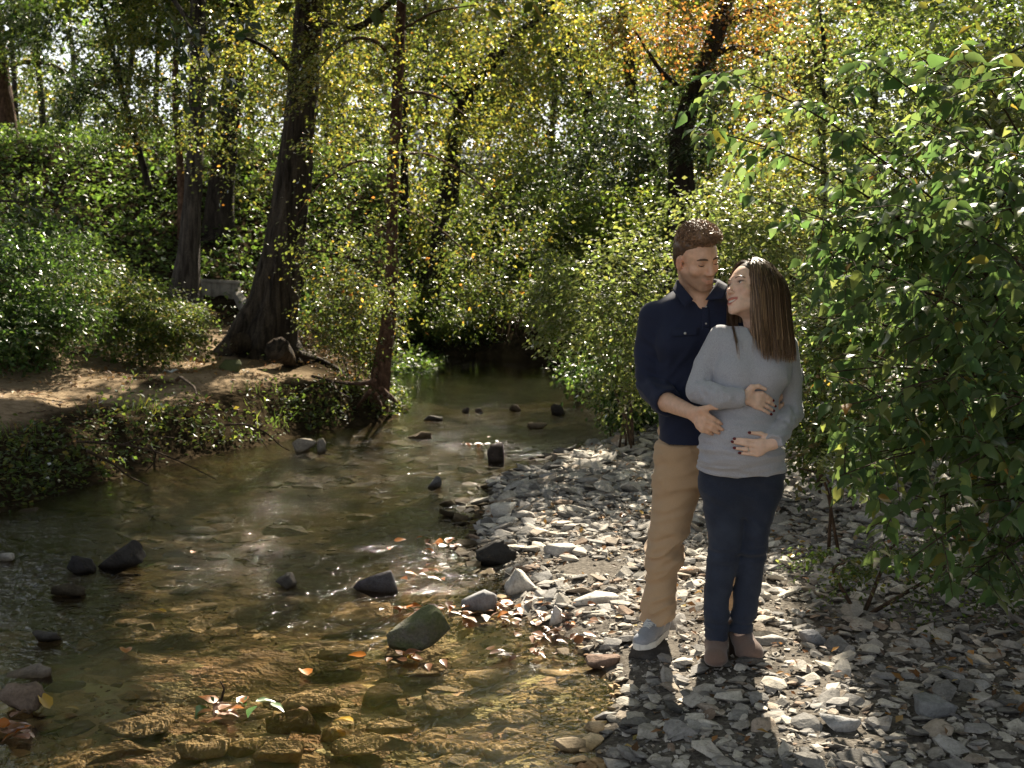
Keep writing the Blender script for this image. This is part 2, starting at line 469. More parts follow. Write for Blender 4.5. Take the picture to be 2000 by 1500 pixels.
def colors(pal, n, rng, clump=None):
    c = np.array([a for a, _ in PAL[pal]]); w = np.array([b for _, b in PAL[pal]], float)
    r = c[rng.choice(len(c), n, p=w / w.sum())]
    if pal not in ('litter',): k = .74 if pal == 'shrub' else .86; r = r * k + r.mean(1, keepdims=True) * (1.03 - k)
    return np.clip(r * rng.uniform(.72, 1.3, (n, 1)) * rng.uniform(.92, 1.08, (n, 3)), .004, .6)
def sprays(base, d, rng, n=9, length=.5, size=.06, droop=.25, flat=.75, jit=.35):
    """leaves set alternately along twigs; returns pos, axis, normal, size (T*n)"""
    T = len(base); d = norm(d)
    L = np.broadcast_to(np.asarray(length, float), (T,)) * rng.uniform(.7, 1.25, T)
    t = (np.arange(n) + .6) / n + rng.uniform(-.03, .03, (T, n))
    pos = base[:, None] + d[:, None] * (t * L[:, None])[..., None]
    pos[..., 2] -= droop * (t ** 2) * L[:, None]
    up = np.array([0, 0, 1.0])
    side = norm(np.cross(d, up + rng.normal(0, .25, (T, 3))))
    sg = np.where(np.arange(n) % 2, 1., -1.)[None, :, None]
    ax = d[:, None] * .55 + side[:, None] * sg * .85 + rng.normal(0, jit, (T, n, 3)) + np.array([0, 0, -.35])
    nr = up * flat + rng.normal(0, .45, (T, n, 3)) + d[:, None] * .1
    sz = np.broadcast_to(np.asarray(size, float), (T,))[:, None] * rng.uniform(.65, 1.25, (T, n))
    return pos.reshape(-1, 3), ax.reshape(-1, 3), nr.reshape(-1, 3), sz.ravel()
def blob_twigs(c, r, T, rng, clump=7, shell=.35):
    clump = int(clump * 1.6)
    """twig bases in an uneven ellipsoid: clumps first, then twigs round each clump"""
    nc = max(3, T // clump)
    u = norm(rng.normal(0, 1, (nc, 3))) * (rng.uniform(shell, 1.0, (nc, 1)) ** .6)
    cs = np.repeat(u, clump, 0)[:T]
    b = cs + rng.normal(0, .11, cs.shape)
    pos = np.asarray(c) + b * np.asarray(r)
    d = b + rng.normal(0, .5, b.shape); d[:, 2] = d[:, 2] * .4 - .1
    return pos, d
DENS = 4.0
NLEAF = [0]
class Foliage:
    """collects leaves of one crown"""
    def __init__(s): s.a = []
    def add(s, pos, ax, nr, sz, col):
        NLEAF[0] += len(pos); s.a.append((pos, ax, nr, sz, col))
    def blob(s, c, r, T, rng, pal, size, n=9, length=.5, carve=True, clump=7, droop=.25, flat=.75, shell=.35, power=1.0):
        T = int(T * DENS)
        b, d = blob_twigs(c, r, T, rng, clump, shell)
        pos, ax, nr, sz = sprays(b, d, rng, n, length, size, droop, flat)
        col = colors(pal, len(pos), rng)
        tw = np.repeat(rng.uniform(.75, 1.25, len(b)), n)[:, None]
        col = col * tw
        if carve and power > 0:
            k = sun_keep(pos, rng, power); pos, ax, nr, sz, col = pos[k], ax[k], nr[k], sz[k], col[k]
        s.add(pos, ax, nr, sz, col)
    def pxblob(s, px, py, rx, ry, Y, dep, T, rng, pal, size, **kw):
        m = Y / FPX; kw.setdefault('power', .6)
        s.blob(P(px, py, Y), (rx * m, dep, ry * m), T, rng, pal, size, **kw)
    def build(s, name, mat, parent, tpl=T_DIA):
        pos, ax, nr, sz, col = [np.concatenate(q) for q in zip(*s.a)]
        return leaf_mesh(name, pos, ax, nr, sz, col, mat, tpl, parent)

# ================================================================== TRUNKS
def tube(path, rad, seg=10, res=None, furrow=0.0, seed=0, flare=0.0, cap=True, nf=7):
    """lofted tube along a smoothed path; furrow = bark relief in metres"""
    path = np.asarray(path, float); rad = np.asarray(rad, float)
    s = np.r_[0, np.cumsum(np.linalg.norm(np.diff(path, axis=0), axis=1))]
    n = res or max(4, len(path) * 4)
    q = np.linspace(0, s[-1], n)
    k = np.stack([np.interp(q, s, path[:, i]) for i in range(3)], 1); r = np.interp(q, s, rad)
    if n > 8:                                   # soften the corners
        for _ in range(max(2, n // 10)):
            k[1:-1] = .25 * k[:-2] + .5 * k[1:-1] + .25 * k[2:]
    t = norm(np.gradient(k, axis=0))
    ref = np.array([.31, .95, .05])
    if np.abs(t @ ref).max() > .9: ref = np.array([.95, -.2, .25])
    a = norm(np.cross(t, ref)); b = np.cross(t, a)
    th = np.linspace(0, 2 * np.pi, seg, endpoint=False)
    R = np.repeat(r[:, None], seg, 1)
    if furrow:
        pp = np.stack([np.cos(th)[None] * nf + 0 * R, np.sin(th)[None] * nf + 0 * R, (q[:, None] * 1.5) + 0 * R], -1)
        w = fbm(pp + seed * 7.7, 3, seed)
        R = R + furrow * (np.abs(w - .5) * 4 - .5) + (fbm(pp * .22 + seed, 2, seed + 3) - .5) * r[:, None] * .25
    if flare:
        lob = 1 + .55 * np.cos(th * 5 + seed)[None] * 1.0
        e = np.exp(-q / (2.2 * r[0]))[:, None]
        R = R * (1 + flare * e * lob)
    V = k[:, None] + R[..., None] * (np.cos(th)[None, :, None] * a[:, None] + np.sin(th)[None, :, None] * b[:, None])
    i = np.arange(n * seg).reshape(n, seg); j = np.roll(i, -1, 1)
    F = np.stack([i[:-1], j[:-1], j[1:], i[1:]], -1).reshape(-1, 4)
    V = V.reshape(-1, 3)
    fs = [F]
    if cap:
        V = np.concatenate([V, k[:1], k[-1:]]); c0, c1 = len(V) - 2, len(V) - 1
        fs.append(np.concatenate([np.stack([j[0], i[0], np.full(seg, c0)], 1), np.stack([i[-1], j[-1], np.full(seg, c1)], 1)]))
    return V, fs
def join_tubes(lst):
    Vs, Fs, o = [], {}, 0
    for V, fs in lst:
        Vs.append(V)
        for f in fs: Fs.setdefault(f.shape[1], []).append(f + o)
        o += len(V)
    return np.concatenate(Vs), [np.concatenate(f) for f in Fs.values()]
def bark_material(name, dark, light, sc=(9, 9, 1.3), bump=.9, dist=.03, moss=0.0, fine=40):
    t = NT(name)
    v = t.coord('Object', sc); v2 = t.coord('Object', (1, 1, 1))
    n = t.noise(v, 1.6, 6, .62, .5); f = t.noise(v2, fine, 4, .6); big = t.noise(v2, 1.2, 3)
    rid = t.math('ABSOLUTE', t.math('SUBTRACT', n, .5))
    c = t.ramp(n, [(.36, dark), (.52, tuple((a + b) / 2 for a, b in zip(dark, light))), (.66, light)])
    c = t.mix(c, t.ramp(f, [(.3, .55), (.7, 1.15)]), .8, 'MULTIPLY')
    if moss: c = t.mix(c, (.05, .06, .018), t.ramp(big, [(.5, 0.0), (.7, moss)]))
    h = t.math('ADD', t.math('MULTIPLY', rid, 2.4), t.math('MULTIPLY', f, .3))
    return t.set(c, .92, t.bump(h, bump, dist), .2)

def build_tree(name, label, path, rad, mat, seg=14, res=None, furrow=.0, flare=.0, branches=(), seed=0, foliage=None, leafmat=None, tpl=T_DIA, cat='tree', group=None, crown_name='crown', extra=None):
    base = np.array(path[0], float)
    t = thing(name, label, cat, base, group)
    o = mesh_np('trunk', *tube(path, rad, seg, res, furrow, seed, flare), mat, True, parent=t); local(o, base)
    for bp, br in branches:
        o = mesh_np('branch', *tube(bp, br, 7, max(8, len(bp) * 4), 0, seed), mat, True, parent=t); local(o, base)
    if foliage is not None and foliage.a:
        o = foliage.build(crown_name, leafmat, t, tpl); local(o, base)
    if extra:
        for nm, fo, lm in extra:
            o = fo.build(nm, lm, t); local(o, base)
    return t
def pxpath(pts, Y=None):
    return [P(p[0], p[1], p[2] if len(p) > 2 else Y) for p in pts]
def seat(pts):                           # drop the first point of a trunk into the ground
    p = np.array(pts[0], float); p[2] = float(height(p[0], p[1])) - .12
    return [p] + list(pts[1:])
def up_to(path, h, lean=(0, 0)):
    p = np.array(path[-1], float)
    return list(path) + [p + np.array([lean[0], lean[1], h])]
# ================================================================== BUILD: setting
build_ground()
build_water()
R = lambda s: np.random.default_rng(s)
M_LEAF = leaf_material('leaf_thin', .30, .56, (2.7, 2.6, 1.35))
M_GLOSSY = leaf_material('leaf_waxy', .45, .45, (2.3, 2.5, 1.3), .32)
M_DRY = leaf_material('dry_leaf', .25, .2, (1.4, 1.2, 1.0), .5)
M_BARK_OAK = bark_material('bark_furrowed', (.020, .015, .011), (.115, .090, .066), (7, 7, .9), 1.0, .05)
M_BARK_GREY = bark_material('bark_grey', (.030, .024, .019), (.12, .10, .08), (9, 9, 1.2), .8, .03)
M_BARK_BIRCH = bark_material('bark_scaly', (.050, .026, .016), (.185, .105, .068), (10, 10, 5), .9, .02)
M_BARK_DARK = bark_material('bark_dark', (.016, .012, .010), (.07, .055, .042), (9, 9, 1.4), .8, .03)
M_TWIG = bark_material('twig', (.030, .020, .013), (.11, .075, .05), (20, 20, 6), .5, .01)

# ------------------------------------------------------------------ trees that show their trunks
# crowns above the frame carry the shade on the bank and water
def canopy(fo, c, r, T, rng, pal, size=.16, n=9, length=1.0, **kw):
    size = size * 1.35; T = int(T * .55)
    fo.blob(c, r, T, rng, pal, size, n=n, length=length, flat=1.0, **kw)

rg = R(11)
# 1 big furrowed tree on the left bank
p = pxpath([(512, 700), (516, 672), (524, 640), (536, 600), (552, 500), (566, 400), (577, 300), (588, 200), (598, 100), (605, 0)], 16.7)
p = up_to(seat(p), 6.5, (.6, -.4))
fo = Foliage()
top = p[-1]
canopy(fo, (-2.6, 17, 9.6), (4.2, 4.2, 2.4), 900, rg, 'mid')
canopy(fo, (-4.8, 19.5, 10.5), (3.6, 3.5, 2.2), 620, rg, 'mid')
for (px, py, rx, ry, Y, dp, T) in [(500, 60, 130, 80, 17.9, .6, 150), (660, 60, 80, 90, 16.6, .6, 110), (430, 190, 110, 90, 18.0, .6, 110), (585, 60, 60, 60, 15.7, .4, 26), (480, 330, 70, 60, 17.8, .5, 40), (660, 200, 60, 90, 17.6, .6, 90), (620, 300, 50, 50, 16.0, .4, 20)]:
    fo.pxblob(px, py, rx, ry, Y, dp, T, rg, 'yellow' if px > 450 and py < 250 else 'birch', .062, length=.45)
build_tree('cottonwood_tree', 'massive leaning tree with deeply furrowed bark and flared roots on the bank', p,
           [.50, .41, .36, .315, .27, .245, .225, .21, .20, .19, .12], M_BARK_OAK, 64, 150, .030, .30, seed=3,
           branches=[([P(602, 40, 16.7), P(700, 60, 16.2), P(800, -30, 15.5)], [.07, .05, .03]),
                     ([P(590, 160, 16.7), P(520, 90, 16.3), P(440, 60, 16)], [.05, .03, .015]),
                     ([p[-2] + (0, 0, 2.5), p[-2] + (-1.5, 1, 4), p[-2] + (-3, 2, 5.3)], [.12, .08, .04]),
                     ([p[-1], p[-1] + (1.0, -.5, 1.5), p[-1] + (2, -1, 2.4)], [.11, .07, .03])],
           foliage=fo, leafmat=M_LEAF)
# exposed roots of the big tree
# 2 straight tree by the culvert
rg = R(12)
p = up_to(seat(pxpath([(358, 600), (362, 560), (368, 500), (376, 400), (381, 300), (384, 200), (386, 100), (387, 0)], 22)), 4.5, (.2, .1))
fo = Foliage()
canopy(fo, (-6.2, 21.5, 10.4), (3.8, 4.2, 2.2), 760, rg, 'mid')
for (px, py, rx, ry, T) in [(330, 60, 120, 70, 90), (420, 130, 60, 90, 50), (300, 200, 70, 60, 40)]:
    fo.pxblob(px, py, rx, ry, 23.2, .7, T, rg, 'yellow', .075, length=.5)
build_tree('tree', 'straight grey trunk standing left of the concrete culvert', p, [.30, .235, .19, .165, .15, .145, .14, .13, .08],
           M_BARK_GREY, 36, 90, .018, .35, seed=5, foliage=fo, leafmat=M_LEAF,
           branches=[([P(386, 60, 22), P(330, -10, 21.5)], [.05, .03]), ([P(384, 140, 22), P(440, 70, 21.6), P(480, 20, 21.3)], [.04, .025, .012])])
# 3 thick trunk behind it
rg = R(13)
p = up_to(seat(pxpath([(424, 560), (424, 500), (428, 400), (440, 300), (450, 200), (462, 100), (470, 0)], 26)), 4, (.4, .3))
fo = Foliage()
canopy(fo, (-5, 26, 11), (4.2, 4, 2.5), 620, rg, 'fresh', .17)
for (px, py, rx, ry, T) in [(470, 120, 100, 110, 140), (440, 250, 70, 60, 60), (520, 260, 60, 70, 60), (720, 60, 90, 70, 120), (700, 190, 80, 80, 110), (850, 90, 90, 80, 120)]:
    fo.pxblob(px, py, rx, ry, 27.2, .7, T, rg, 'birch', .08, length=.5)
build_tree('tree', 'thick dark trunk rising behind the concrete culvert', p, [.46, .36, .29, .25, .24, .23, .22, .14],
           M_BARK_DARK, 36, 80, .02, .25, seed=6, foliage=fo, leafmat=M_LEAF)
# 3b thin trunk between
rg = R(14)
p = up_to(seat(pxpath([(356, 470), (355, 380), (350, 290), (341, 190), (343, 110), (350, 30)], 25.5)), 3, (.2, 0))
fo = Foliage(); canopy(fo, (-7.2, 26, 8.8), (2.6, 2.6, 1.8), 260, rg, 'fresh')
fo.pxblob(360, 240, 70, 60, 24.9, .6, 60, rg, 'yellow', .085)
build_tree('tree', 'slender brown trunk just left of the straight grey trunk', p, [.10, .085, .075, .07, .06, .05, .03], M_BARK_BIRCH, 14, 40, .004, .3, foliage=fo, leafmat=M_LEAF)
# 4 thin leaning tree
rg = R(15)
p = up_to(seat(pxpath([(308, 455), (296, 390), (283, 335), (262, 258), (240, 185), (222, 110), (205, 40)], 27)), 3, (-.6, 0))
fo = Foliage(); canopy(fo, (-9.5, 27, 9.4), (3, 2.6, 1.8), 260, rg, 'mid')
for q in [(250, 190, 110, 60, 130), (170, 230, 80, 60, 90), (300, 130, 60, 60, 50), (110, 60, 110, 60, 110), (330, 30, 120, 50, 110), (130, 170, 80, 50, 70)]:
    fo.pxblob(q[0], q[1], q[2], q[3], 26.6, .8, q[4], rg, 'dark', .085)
fo.pxblob(258, 250, 26, 34, 26, .3, 16, rg, 'gold', .10)
fo.pxblob(212, 140, 20, 16, 26, .3, 6, rg, 'orange', .09)
build_tree('tree', 'thin dark leaning tree forking over the ivy slope', p, [.085, .075, .07, .066, .06, .05, .04, .02], M_BARK_DARK, 12, 44, .003, .3,
           branches=[([P(240, 190, 27), P(232, 120, 26.8), P(228, 60, 26.6)], [.045, .03, .015]), ([P(262, 258, 27), P(200, 190, 26.5), P(120, 165, 26)], [.03, .018, .008])],
           foliage=fo, leafmat=M_GLOSSY)
# 5 tree at the left edge on the ridge
rg = R(16)
p = up_to(seat(pxpath([(34, 368), (28, 330), (18, 260), (6, 170), (-4, 90), (-14, 10)], 32)), 3, (-.3, 0))
fo = Foliage(); canopy(fo, (-14.5, 31, 9.6), (3.4, 3, 2), 420, rg, 'mid')
for q in [(40, 60, 120, 70, 130), (120, 110, 90, 40, 60), (60, 20, 120, 40, 80)]:
    fo.pxblob(q[0], q[1], q[2], q[3], 30.5, 1, q[4], rg, 'mid', .11)
build_tree('tree', 'reddish trunk with a long sideways limb on the sunny ridge', p, [.33, .25, .22, .205, .19, .18, .10], M_BARK_BIRCH, 24, 50, .012, .3,
           branches=[([P(2, 132, 32), P(45, 120, 31.5), P(100, 124, 31), P(160, 160, 30.6), P(210, 172, 30.2)], [.075, .065, .05, .035, .015])],
           foliage=fo, leafmat=M_LEAF)
# 6 slender scaly tree on the water's edge, centre
rg = R(17)
p = up_to(seat(pxpath([(735, 790), (740, 755), (748, 700), (758, 640), (764, 560), (766, 480), (765, 400), (769, 300), (775, 200), (780, 100), (784, 0)], 15.0)), 3.0, (.1, 0))
fo = Foliage()
canopy(fo, (-1.2, 13.6, 7.4), (3.0, 2.9, 1.8), 820, rg, 'birch', .18)
canopy(fo, (-.6, 15.6, 8.3), (3.4, 3.0, 1.5), 1250, rg, 'birch', .19)
for (px, py, rx, ry, Y, dp, T) in [
    (860, 380, 150, 80, 13.4, .5, 84), (930, 470, 110, 70, 13.0, .45, 60), (700, 330, 110, 90, 13.6, .5, 80), (640, 440, 90, 70, 13.3, .45, 60),
    (830, 290, 110, 60, 13.6, .5, 70), (820, 520, 110, 60, 13.1, .4, 60), (700, 540, 60, 60, 13.2, .4, 34), (930, 560, 60, 40, 12.8, .35, 30),
    (860, 120, 120, 90, 13.8, .6, 80), (700, 110, 90, 90, 13.9, .6, 60), (940, 220, 90, 80, 13.6, .5, 46), (640, 210, 60, 80, 13.7, .5, 36), (1010, 390, 70, 60, 13.0, .4, 30)]:
    fo.pxblob(px, py, rx, ry, Y, dp, int(T * 1.15), rg, 'birch' if py > 240 else 'yellow', .053, power=.85, length=.40, droop=.5, n=10)
br = [([P(780, 150, 15.0), P(745, 85, 14.0), P(700, 68, 13.8), P(655, 95, 13.6), P(620, 140, 13.5)], [.028, .024, .018, .012, .006]),
      ([P(770, 190, 15.0), P(815, 178, 14), P(860, 190, 13.8), P(930, 240, 13.4)], [.022, .018, .014, .005]),
      ([P(769, 300, 15.0), P(840, 300, 13.8), P(930, 350, 13.3), P(1010, 430, 13)], [.022, .017, .011, .004]),
      ([P(767, 330, 15.0), P(700, 310, 13.9), P(630, 350, 13.5), P(580, 420, 13.2)], [.02, .016, .01, .004]),
      ([P(766, 400, 15.0), P(840, 430, 13.7), P(920, 500, 13.2), P(960, 580, 12.9)], [.018, .014, .009, .004]),
      ([P(765, 440, 15.0), P(700, 470, 13.8), P(650, 540, 13.4)], [.015, .011, .004]),
      ([P(782, 60, 15.0), P(850, 20, 13.9), P(930, 10, 13.6)], [.02, .014, .006])]
build_tree('tree', 'slim reddish scaly trunk rooted in the bank at the water edge', p,
           [.155, .135, .112, .098, .082, .075, .070, .074, .073, .066, .056, .03], M_BARK_BIRCH, 32, 120, .010, .06, branches=br, seed=9, foliage=fo, leafmat=M_LEAF)
# 7 curving tree with a broken limb, behind centre
rg = R(18)
p = seat(pxpath([(832, 655), (838, 620), (846, 550), (856, 480), (866, 400), (878, 330), (893, 255), (908, 190), (930, 150), (962, 118), (1000, 76), (1036, 48), (1070, 10)], 28.6)) 
fo = Foliage()
for (px, py, rx, ry, T, pal) in [(960, 60, 120, 70, 120, 'yellow'), (1010, 200, 110, 110, 120, 'yellow'), (1060, 330, 100, 80, 100, 'fresh'), (860, 230, 60, 60, 36, 'yellow'), (1080, 90, 80, 80, 80, 'yellow')]:
    fo.pxblob(px, py, rx, ry, 27.4, 1.0, int(T * 1.2), rg, pal, .10, length=.6)
build_tree('tree', 'curving dark trunk bending right over the creek with a broken stub', p,
           [.34, .26, .20, .18, .18, .18, .19, .18, .17, .18, .14, .11, .08], M_BARK_DARK, 24, 90, .012, .2, seed=4,
           branches=[([P(905, 195, 28.6), P(860, 160, 28.2), P(828, 150, 28.0), P(800, 175, 27.8)], [.075, .07, .06, .03]),
                     ([P(960, 120, 28.6), P(1000, 150, 28.3), P(1040, 185, 28.1)], [.03, .02, .008]),
                     ([P(980, 130, 28.6), P(1020, 180, 28.4), P(1075, 250, 28.2)], [.03, .02, .01])],
           foliage=fo, leafmat=M_LEAF)
# 8 ivy clad trunk behind the man
rg = R(19)
p = seat(pxpath([(1328, 470), (1328, 420), (1327, 350), (1328, 280), (1340, 215), (1372, 140), (1402, 60), (1424, -20), (1440, -110)], 15))
fo = Foliage(); canopy(fo, (3.6, 16, 7.6), (2.6, 2.4, 1.5), 300, rg, 'orange', .11)
for (px, py, rx, ry, T, pal) in [(1330, 70, 110, 60, 80, 'orange'), (1450, 60, 110, 70, 110, 'orange'), (1560, 40, 80, 60, 70, 'gold'), (1480, 150, 80, 60, 60, 'gold'), (1250, 30, 70, 50, 40, 'gold')]:
    fo.pxblob(px, py, rx, ry, 14.6, .7, T, rg, pal, .052, length=.36)
iv = Foliage()
for k in range(10):
    a = k / 9
    q = p[2] * (1 - a) + p[5] * a if k < 9 else p[5]
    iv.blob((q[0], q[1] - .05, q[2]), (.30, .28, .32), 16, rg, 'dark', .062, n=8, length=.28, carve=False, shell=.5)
build_tree('tree', 'ivy covered trunk with twin stems rising behind the man in the navy shirt', p, [.22, .15, .14, .14, .12, .11, .105, .09, .05], M_BARK_DARK, 20, 50, .012, .3,
           branches=[([P(1345, 440, 14.9), P(1352, 380, 14.9), P(1348, 300, 14.9)], [.06, .05, .03]),
                     ([P(1385, 110, 15), P(1440, 90, 14.8), P(1500, 110, 14.6), P(1560, 130, 14.4)], [.05, .04, .025, .01]),
                     ([P(1350, 190, 15), P(1290, 140, 14.8), P(1240, 60, 14.6)], [.04, .03, .012]),
                     ([P(1405, 55, 15), P(1460, 20, 14.8), P(1520, 10, 14.6)], [.04, .03, .012])],
           foliage=fo, leafmat=M_LEAF, extra=[('ivy', iv, M_GLOSSY)])
# 9 dark straight trunk top centre right
rg = R(20)
p = seat(pxpath([(1232, 500), (1235, 350), (1236, 200), (1228, 95), (1215, 30), (1202, -40)], 23))
fo = Foliage()
for (px, py, rx, ry, T, pal) in [(1180, 60, 90, 70, 100, 'yellow'), (1260, 140, 90, 90, 120, 'yellow'), (1200, 250, 100, 90, 120, 'dark'), (1290, 30, 70, 60, 70, 'gold')]:
    fo.pxblob(px, py, rx, ry, 22.3, .9, T, rg, pal, .08, length=.5)
canopy(fo, (3.0, 23, 8.8), (3, 3, 1.8), 300, rg, 'yellow')
build_tree('tree', 'dark straight trunk in yellow leaves at the top right of centre', p, [.17, .15, .13, .12, .11, .08], M_BARK_DARK, 14, 40, .006, .3, foliage=fo, leafmat=M_LEAF)
# 10 ivy hung limb tree, upper centre
rg = R(21)
p = seat(pxpath([(1140, 520), (1142, 420), (1146, 320), (1150, 230), (1140, 140), (1112, 75), (1082, 15), (1060, -50)], 29))
fo = Foliage(); iv = Foliage()
for k in range(13):
    a = k / 12 * 6 + 1; i = min(int(a), 6); q = p[i] * (1 - (a - i)) + p[min(i + 1, 7)] * (a - i)
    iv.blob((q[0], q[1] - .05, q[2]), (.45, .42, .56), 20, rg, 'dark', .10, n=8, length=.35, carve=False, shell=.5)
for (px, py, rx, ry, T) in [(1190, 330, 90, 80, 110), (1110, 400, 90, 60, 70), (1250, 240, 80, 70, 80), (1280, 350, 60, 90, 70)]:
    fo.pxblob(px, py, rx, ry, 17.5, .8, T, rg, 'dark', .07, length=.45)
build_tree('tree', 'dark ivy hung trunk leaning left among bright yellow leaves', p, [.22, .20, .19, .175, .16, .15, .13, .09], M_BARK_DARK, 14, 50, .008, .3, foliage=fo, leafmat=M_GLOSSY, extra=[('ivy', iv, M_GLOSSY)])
# 12 thin multi stemmed tree upper right
rg = R(22); 
p = seat(pxpath([(1612, 520), (1610, 430), (1608, 300), (1606, 180), (1612, 90), (1600, 10)], 12))
fo = Foliage()
for (px, py, rx, ry, T, pal) in [(1640, 80, 110, 80, 90, 'pale'), (1560, 180, 90, 70, 60, 'pale'), (1690, 200, 100, 80, 80, 'pale'), (1780, 60, 110, 60, 90, 'fresh'), (1900, 40, 120, 50, 90, 'fresh')]:
    fo.pxblob(px, py, rx, ry, 11.4, .6, T, rg, pal, .055, length=.36)
canopy(fo, (3.3, 12.3, 7.2), (2.4, 1.9, 1.2), 420, rg, 'fresh', .13)
canopy(fo, (4.9, 13.0, 7.6), (2.0, 2.2, 1.2), 300, rg, 'fresh', .13)
build_tree('tree', 'thin dark stems forking upward behind the big leafy shrub', p, [.04, .035, .03, .03, .025, .012], M_BARK_DARK, 9, 40, 0, .2,
           branches=[([P(1606, 190, 12), P(1590, 110, 11.9), P(1570, 50, 11.8)], [.02, .016, .008]), ([P(1608, 280, 12), P(1580, 210, 11.9), P(1540, 140, 11.8)], [.018, .012, .006]),
                     ([P(1606, 200, 12), P(1650, 120, 11.8), P(1720, 70, 11.6)], [.018, .012, .006])], foliage=fo, leafmat=M_LEAF)

# ------------------------------------------------------------------ trees standing further back
BG = [  # px of the trunk, distance, height, crown radius, palette, label
    (95, 40, 11, 3.2, 'fresh', 'pale green tree in sun haze beyond the ridge at the left edge'),
    (170, 46, 12, 3.4, 'pale', 'hazy tall tree behind the ridge, right of the one at the left edge'),
    (300, 42, 10, 3.0, 'yellow', 'sunlit yellow tree on the ridge between the leaning tree and straight trunk'),
    (490, 38, 10, 2.8, 'fresh', 'dark stemmed tree on the ridge just left of the massive trunk'),
    (635, 34, 12, 2.8, 'yellow', 'yellow green tree right behind the upper half of the massive trunk'),
    (790, 31, 12, 2.6, 'fresh', 'leafy green tree just behind the slim scaly trunk'),
    (885, 35, 13, 2.8, 'yellow', 'tall leafy tree behind the bend of the curving trunk'),
    (40, 47, 12, 3.4, 'yellow', 'sunlit crown behind the trunk at the left edge'),
    (230, 44, 13, 3.2, 'fresh', 'leafy tree behind the fork of the thin leaning tree'),
    (660, 30, 9, 2.6, 'fresh', 'bright green leafy tree right behind the massive furrowed trunk'),
    (720, 38, 11, 3.0, 'mid', 'green tree between the massive trunk and the slim scaly trunk'),
    (840, 44, 12, 3.2, 'yellow', 'yellowing tree behind the slim scaly trunk'),
    (960, 52, 13, 3.4, 'yellow', 'tall yellow tree behind the white railing'),
    (1060, 36, 10, 2.8, 'yellow', 'glowing yellow green tree behind the broken stub'),
    (1160, 46, 12, 3.2, 'yellow', 'tall glowing yellow tree right of the ivy hung trunk'),
    (1270, 34, 10, 2.8, 'fresh', 'green tree behind the dark straight trunk'),
    (1390, 40, 11, 3.0, 'gold', 'golden tree above and behind the man'),
    (1500, 30, 9, 2.6, 'gold', 'orange tinged tree above and behind the woman'),
    (1600, 38, 11, 3.2, 'pale', 'pale sunlit tree behind the thin forking stems'),
    (1720, 28, 9, 2.8, 'pale', 'sun bleached tree behind the top of the big shrub'),
    (1840, 34, 10, 3.0, 'fresh', 'bright tree behind the shrub near the right edge'),
    (1960, 26, 9, 2.6, 'pale', 'glaring pale tree at the right edge of the view'),
]
for k, (px, Y, h, cr, pal, lab) in enumerate(BG):
    rg = R(100 + k)
    b = P(px, 400, Y); b[2] = height(b[0], b[1]) - .1
    ln = rg.normal(0, .05, 2)
    path = [b] + [b + np.array([ln[0] * h * a, ln[1] * h * a, h * a]) for a in (.1, .3, .5, .7, .9)]
    fo = Foliage()
    low = 1.0
    for j in range(9):
        a = rg.uniform(0, 1); zc = low + (h - low) * (j + .5) / 9
        w = cr * (1.0 - .45 * abs(zc / h - .5))
        c = b + np.array([rg.normal(0, w * .38), rg.normal(0, w * .3) - .3, zc])
        pl = pal if rg.random() < .7 else ('fresh' if zc < 3 else 'mid')
        fo.blob(c, (w * .8, w * .7, h / 9 * 1.25), 46, rg, pl, .15 if Y < 40 else .18, n=9, length=.75)
    build_tree('tree', lab, path, [.13, .11, .10, .08, .06, .03], M_BARK_DARK, 10, 20, 0, .2, foliage=fo, leafmat=M_LEAF, group='trees standing behind the creek')

# ------------------------------------------------------------------ far wood that closes the view
rg = R(40)
fo = Foliage()
for k in range(300):
    az = rg.uniform(-.50, .50) if k < 210 else rg.uniform(-.24, .08); Y = rg.uniform(50, 75)
    x = math.tan(az) * Y; zb = float(height(np.array(x), np.array(Y)))
    zz = rg.uniform(0.5, 24) if az > -.40 or rg.random() < .6 else rg.uniform(.5, 6)
    if -.40 < az < -.30 and zz > 8: zz -= 6
    fo.blob((x, Y, zb + zz), (3.6, 2.6, 2.2), (30 if az > -.3 else 18), rg, ['fresh', 'yellow', 'yellow', 'gold', 'pale'][rg.integers(5)], .32, n=8, length=1.3)
o = fo.build('distant_woods', M_LEAF, None); o['kind'] = 'stuff'

# trees added outside the view; their crowns shade the near water and gravel
rg = R(60)
b = np.array([-6.4, 6.6, float(height(np.array(-6.4), np.array(6.6))) - .1])
fo = Foliage(); canopy(fo, (-4.6, 6.2, 6.6), (2.6, 4.2, 1.7), 900, rg, 'mid')
sp = []
for (px, py, n) in [(395, 70, 5), (420, 130, 4), (385, 175, 4), (330, 40, 4), (40, 380, 6), (100, 395, 4), (15, 400, 4), (470, 40, 3)]:
    q = P(px, py, 8.0 if py < 250 else 9.0)
    bb = q + rg.normal(0, .06, (n, 3)); dd = rg.normal(0, .5, (n, 3)) + np.array([.3, 0, -.4])
    pos, ax, nr, sz = sprays(bb, dd, rg, 6, .22, .085, .3, .6); fo.add(pos, ax, nr, sz, colors('dark', len(pos), rg))
build_tree('tree', 'tree added offscreen for shade, with dark leaf sprays before the straight grey trunk, top left', [b, b + (.3, 0, 2.5), b + (.8, 0, 5), b + (1.6, -.2, 7)], [.22, .18, .13, .06], M_BARK_GREY, 14, 30, .006, .3,
           branches=[([b + (.8, 0, 5), P(300, -60, 8.3), P(360, 10, 8.1), P(392, 90, 8.0), P(400, 180, 8.0)], [.05, .03, .012, .006, .003]), ([b + (.2, 0, 2.2), P(-30, 400, 9.0), P(60, 385, 9.0), P(120, 400, 9.0)], [.03, .012, .006, .002])], foliage=fo, leafmat=M_GLOSSY)
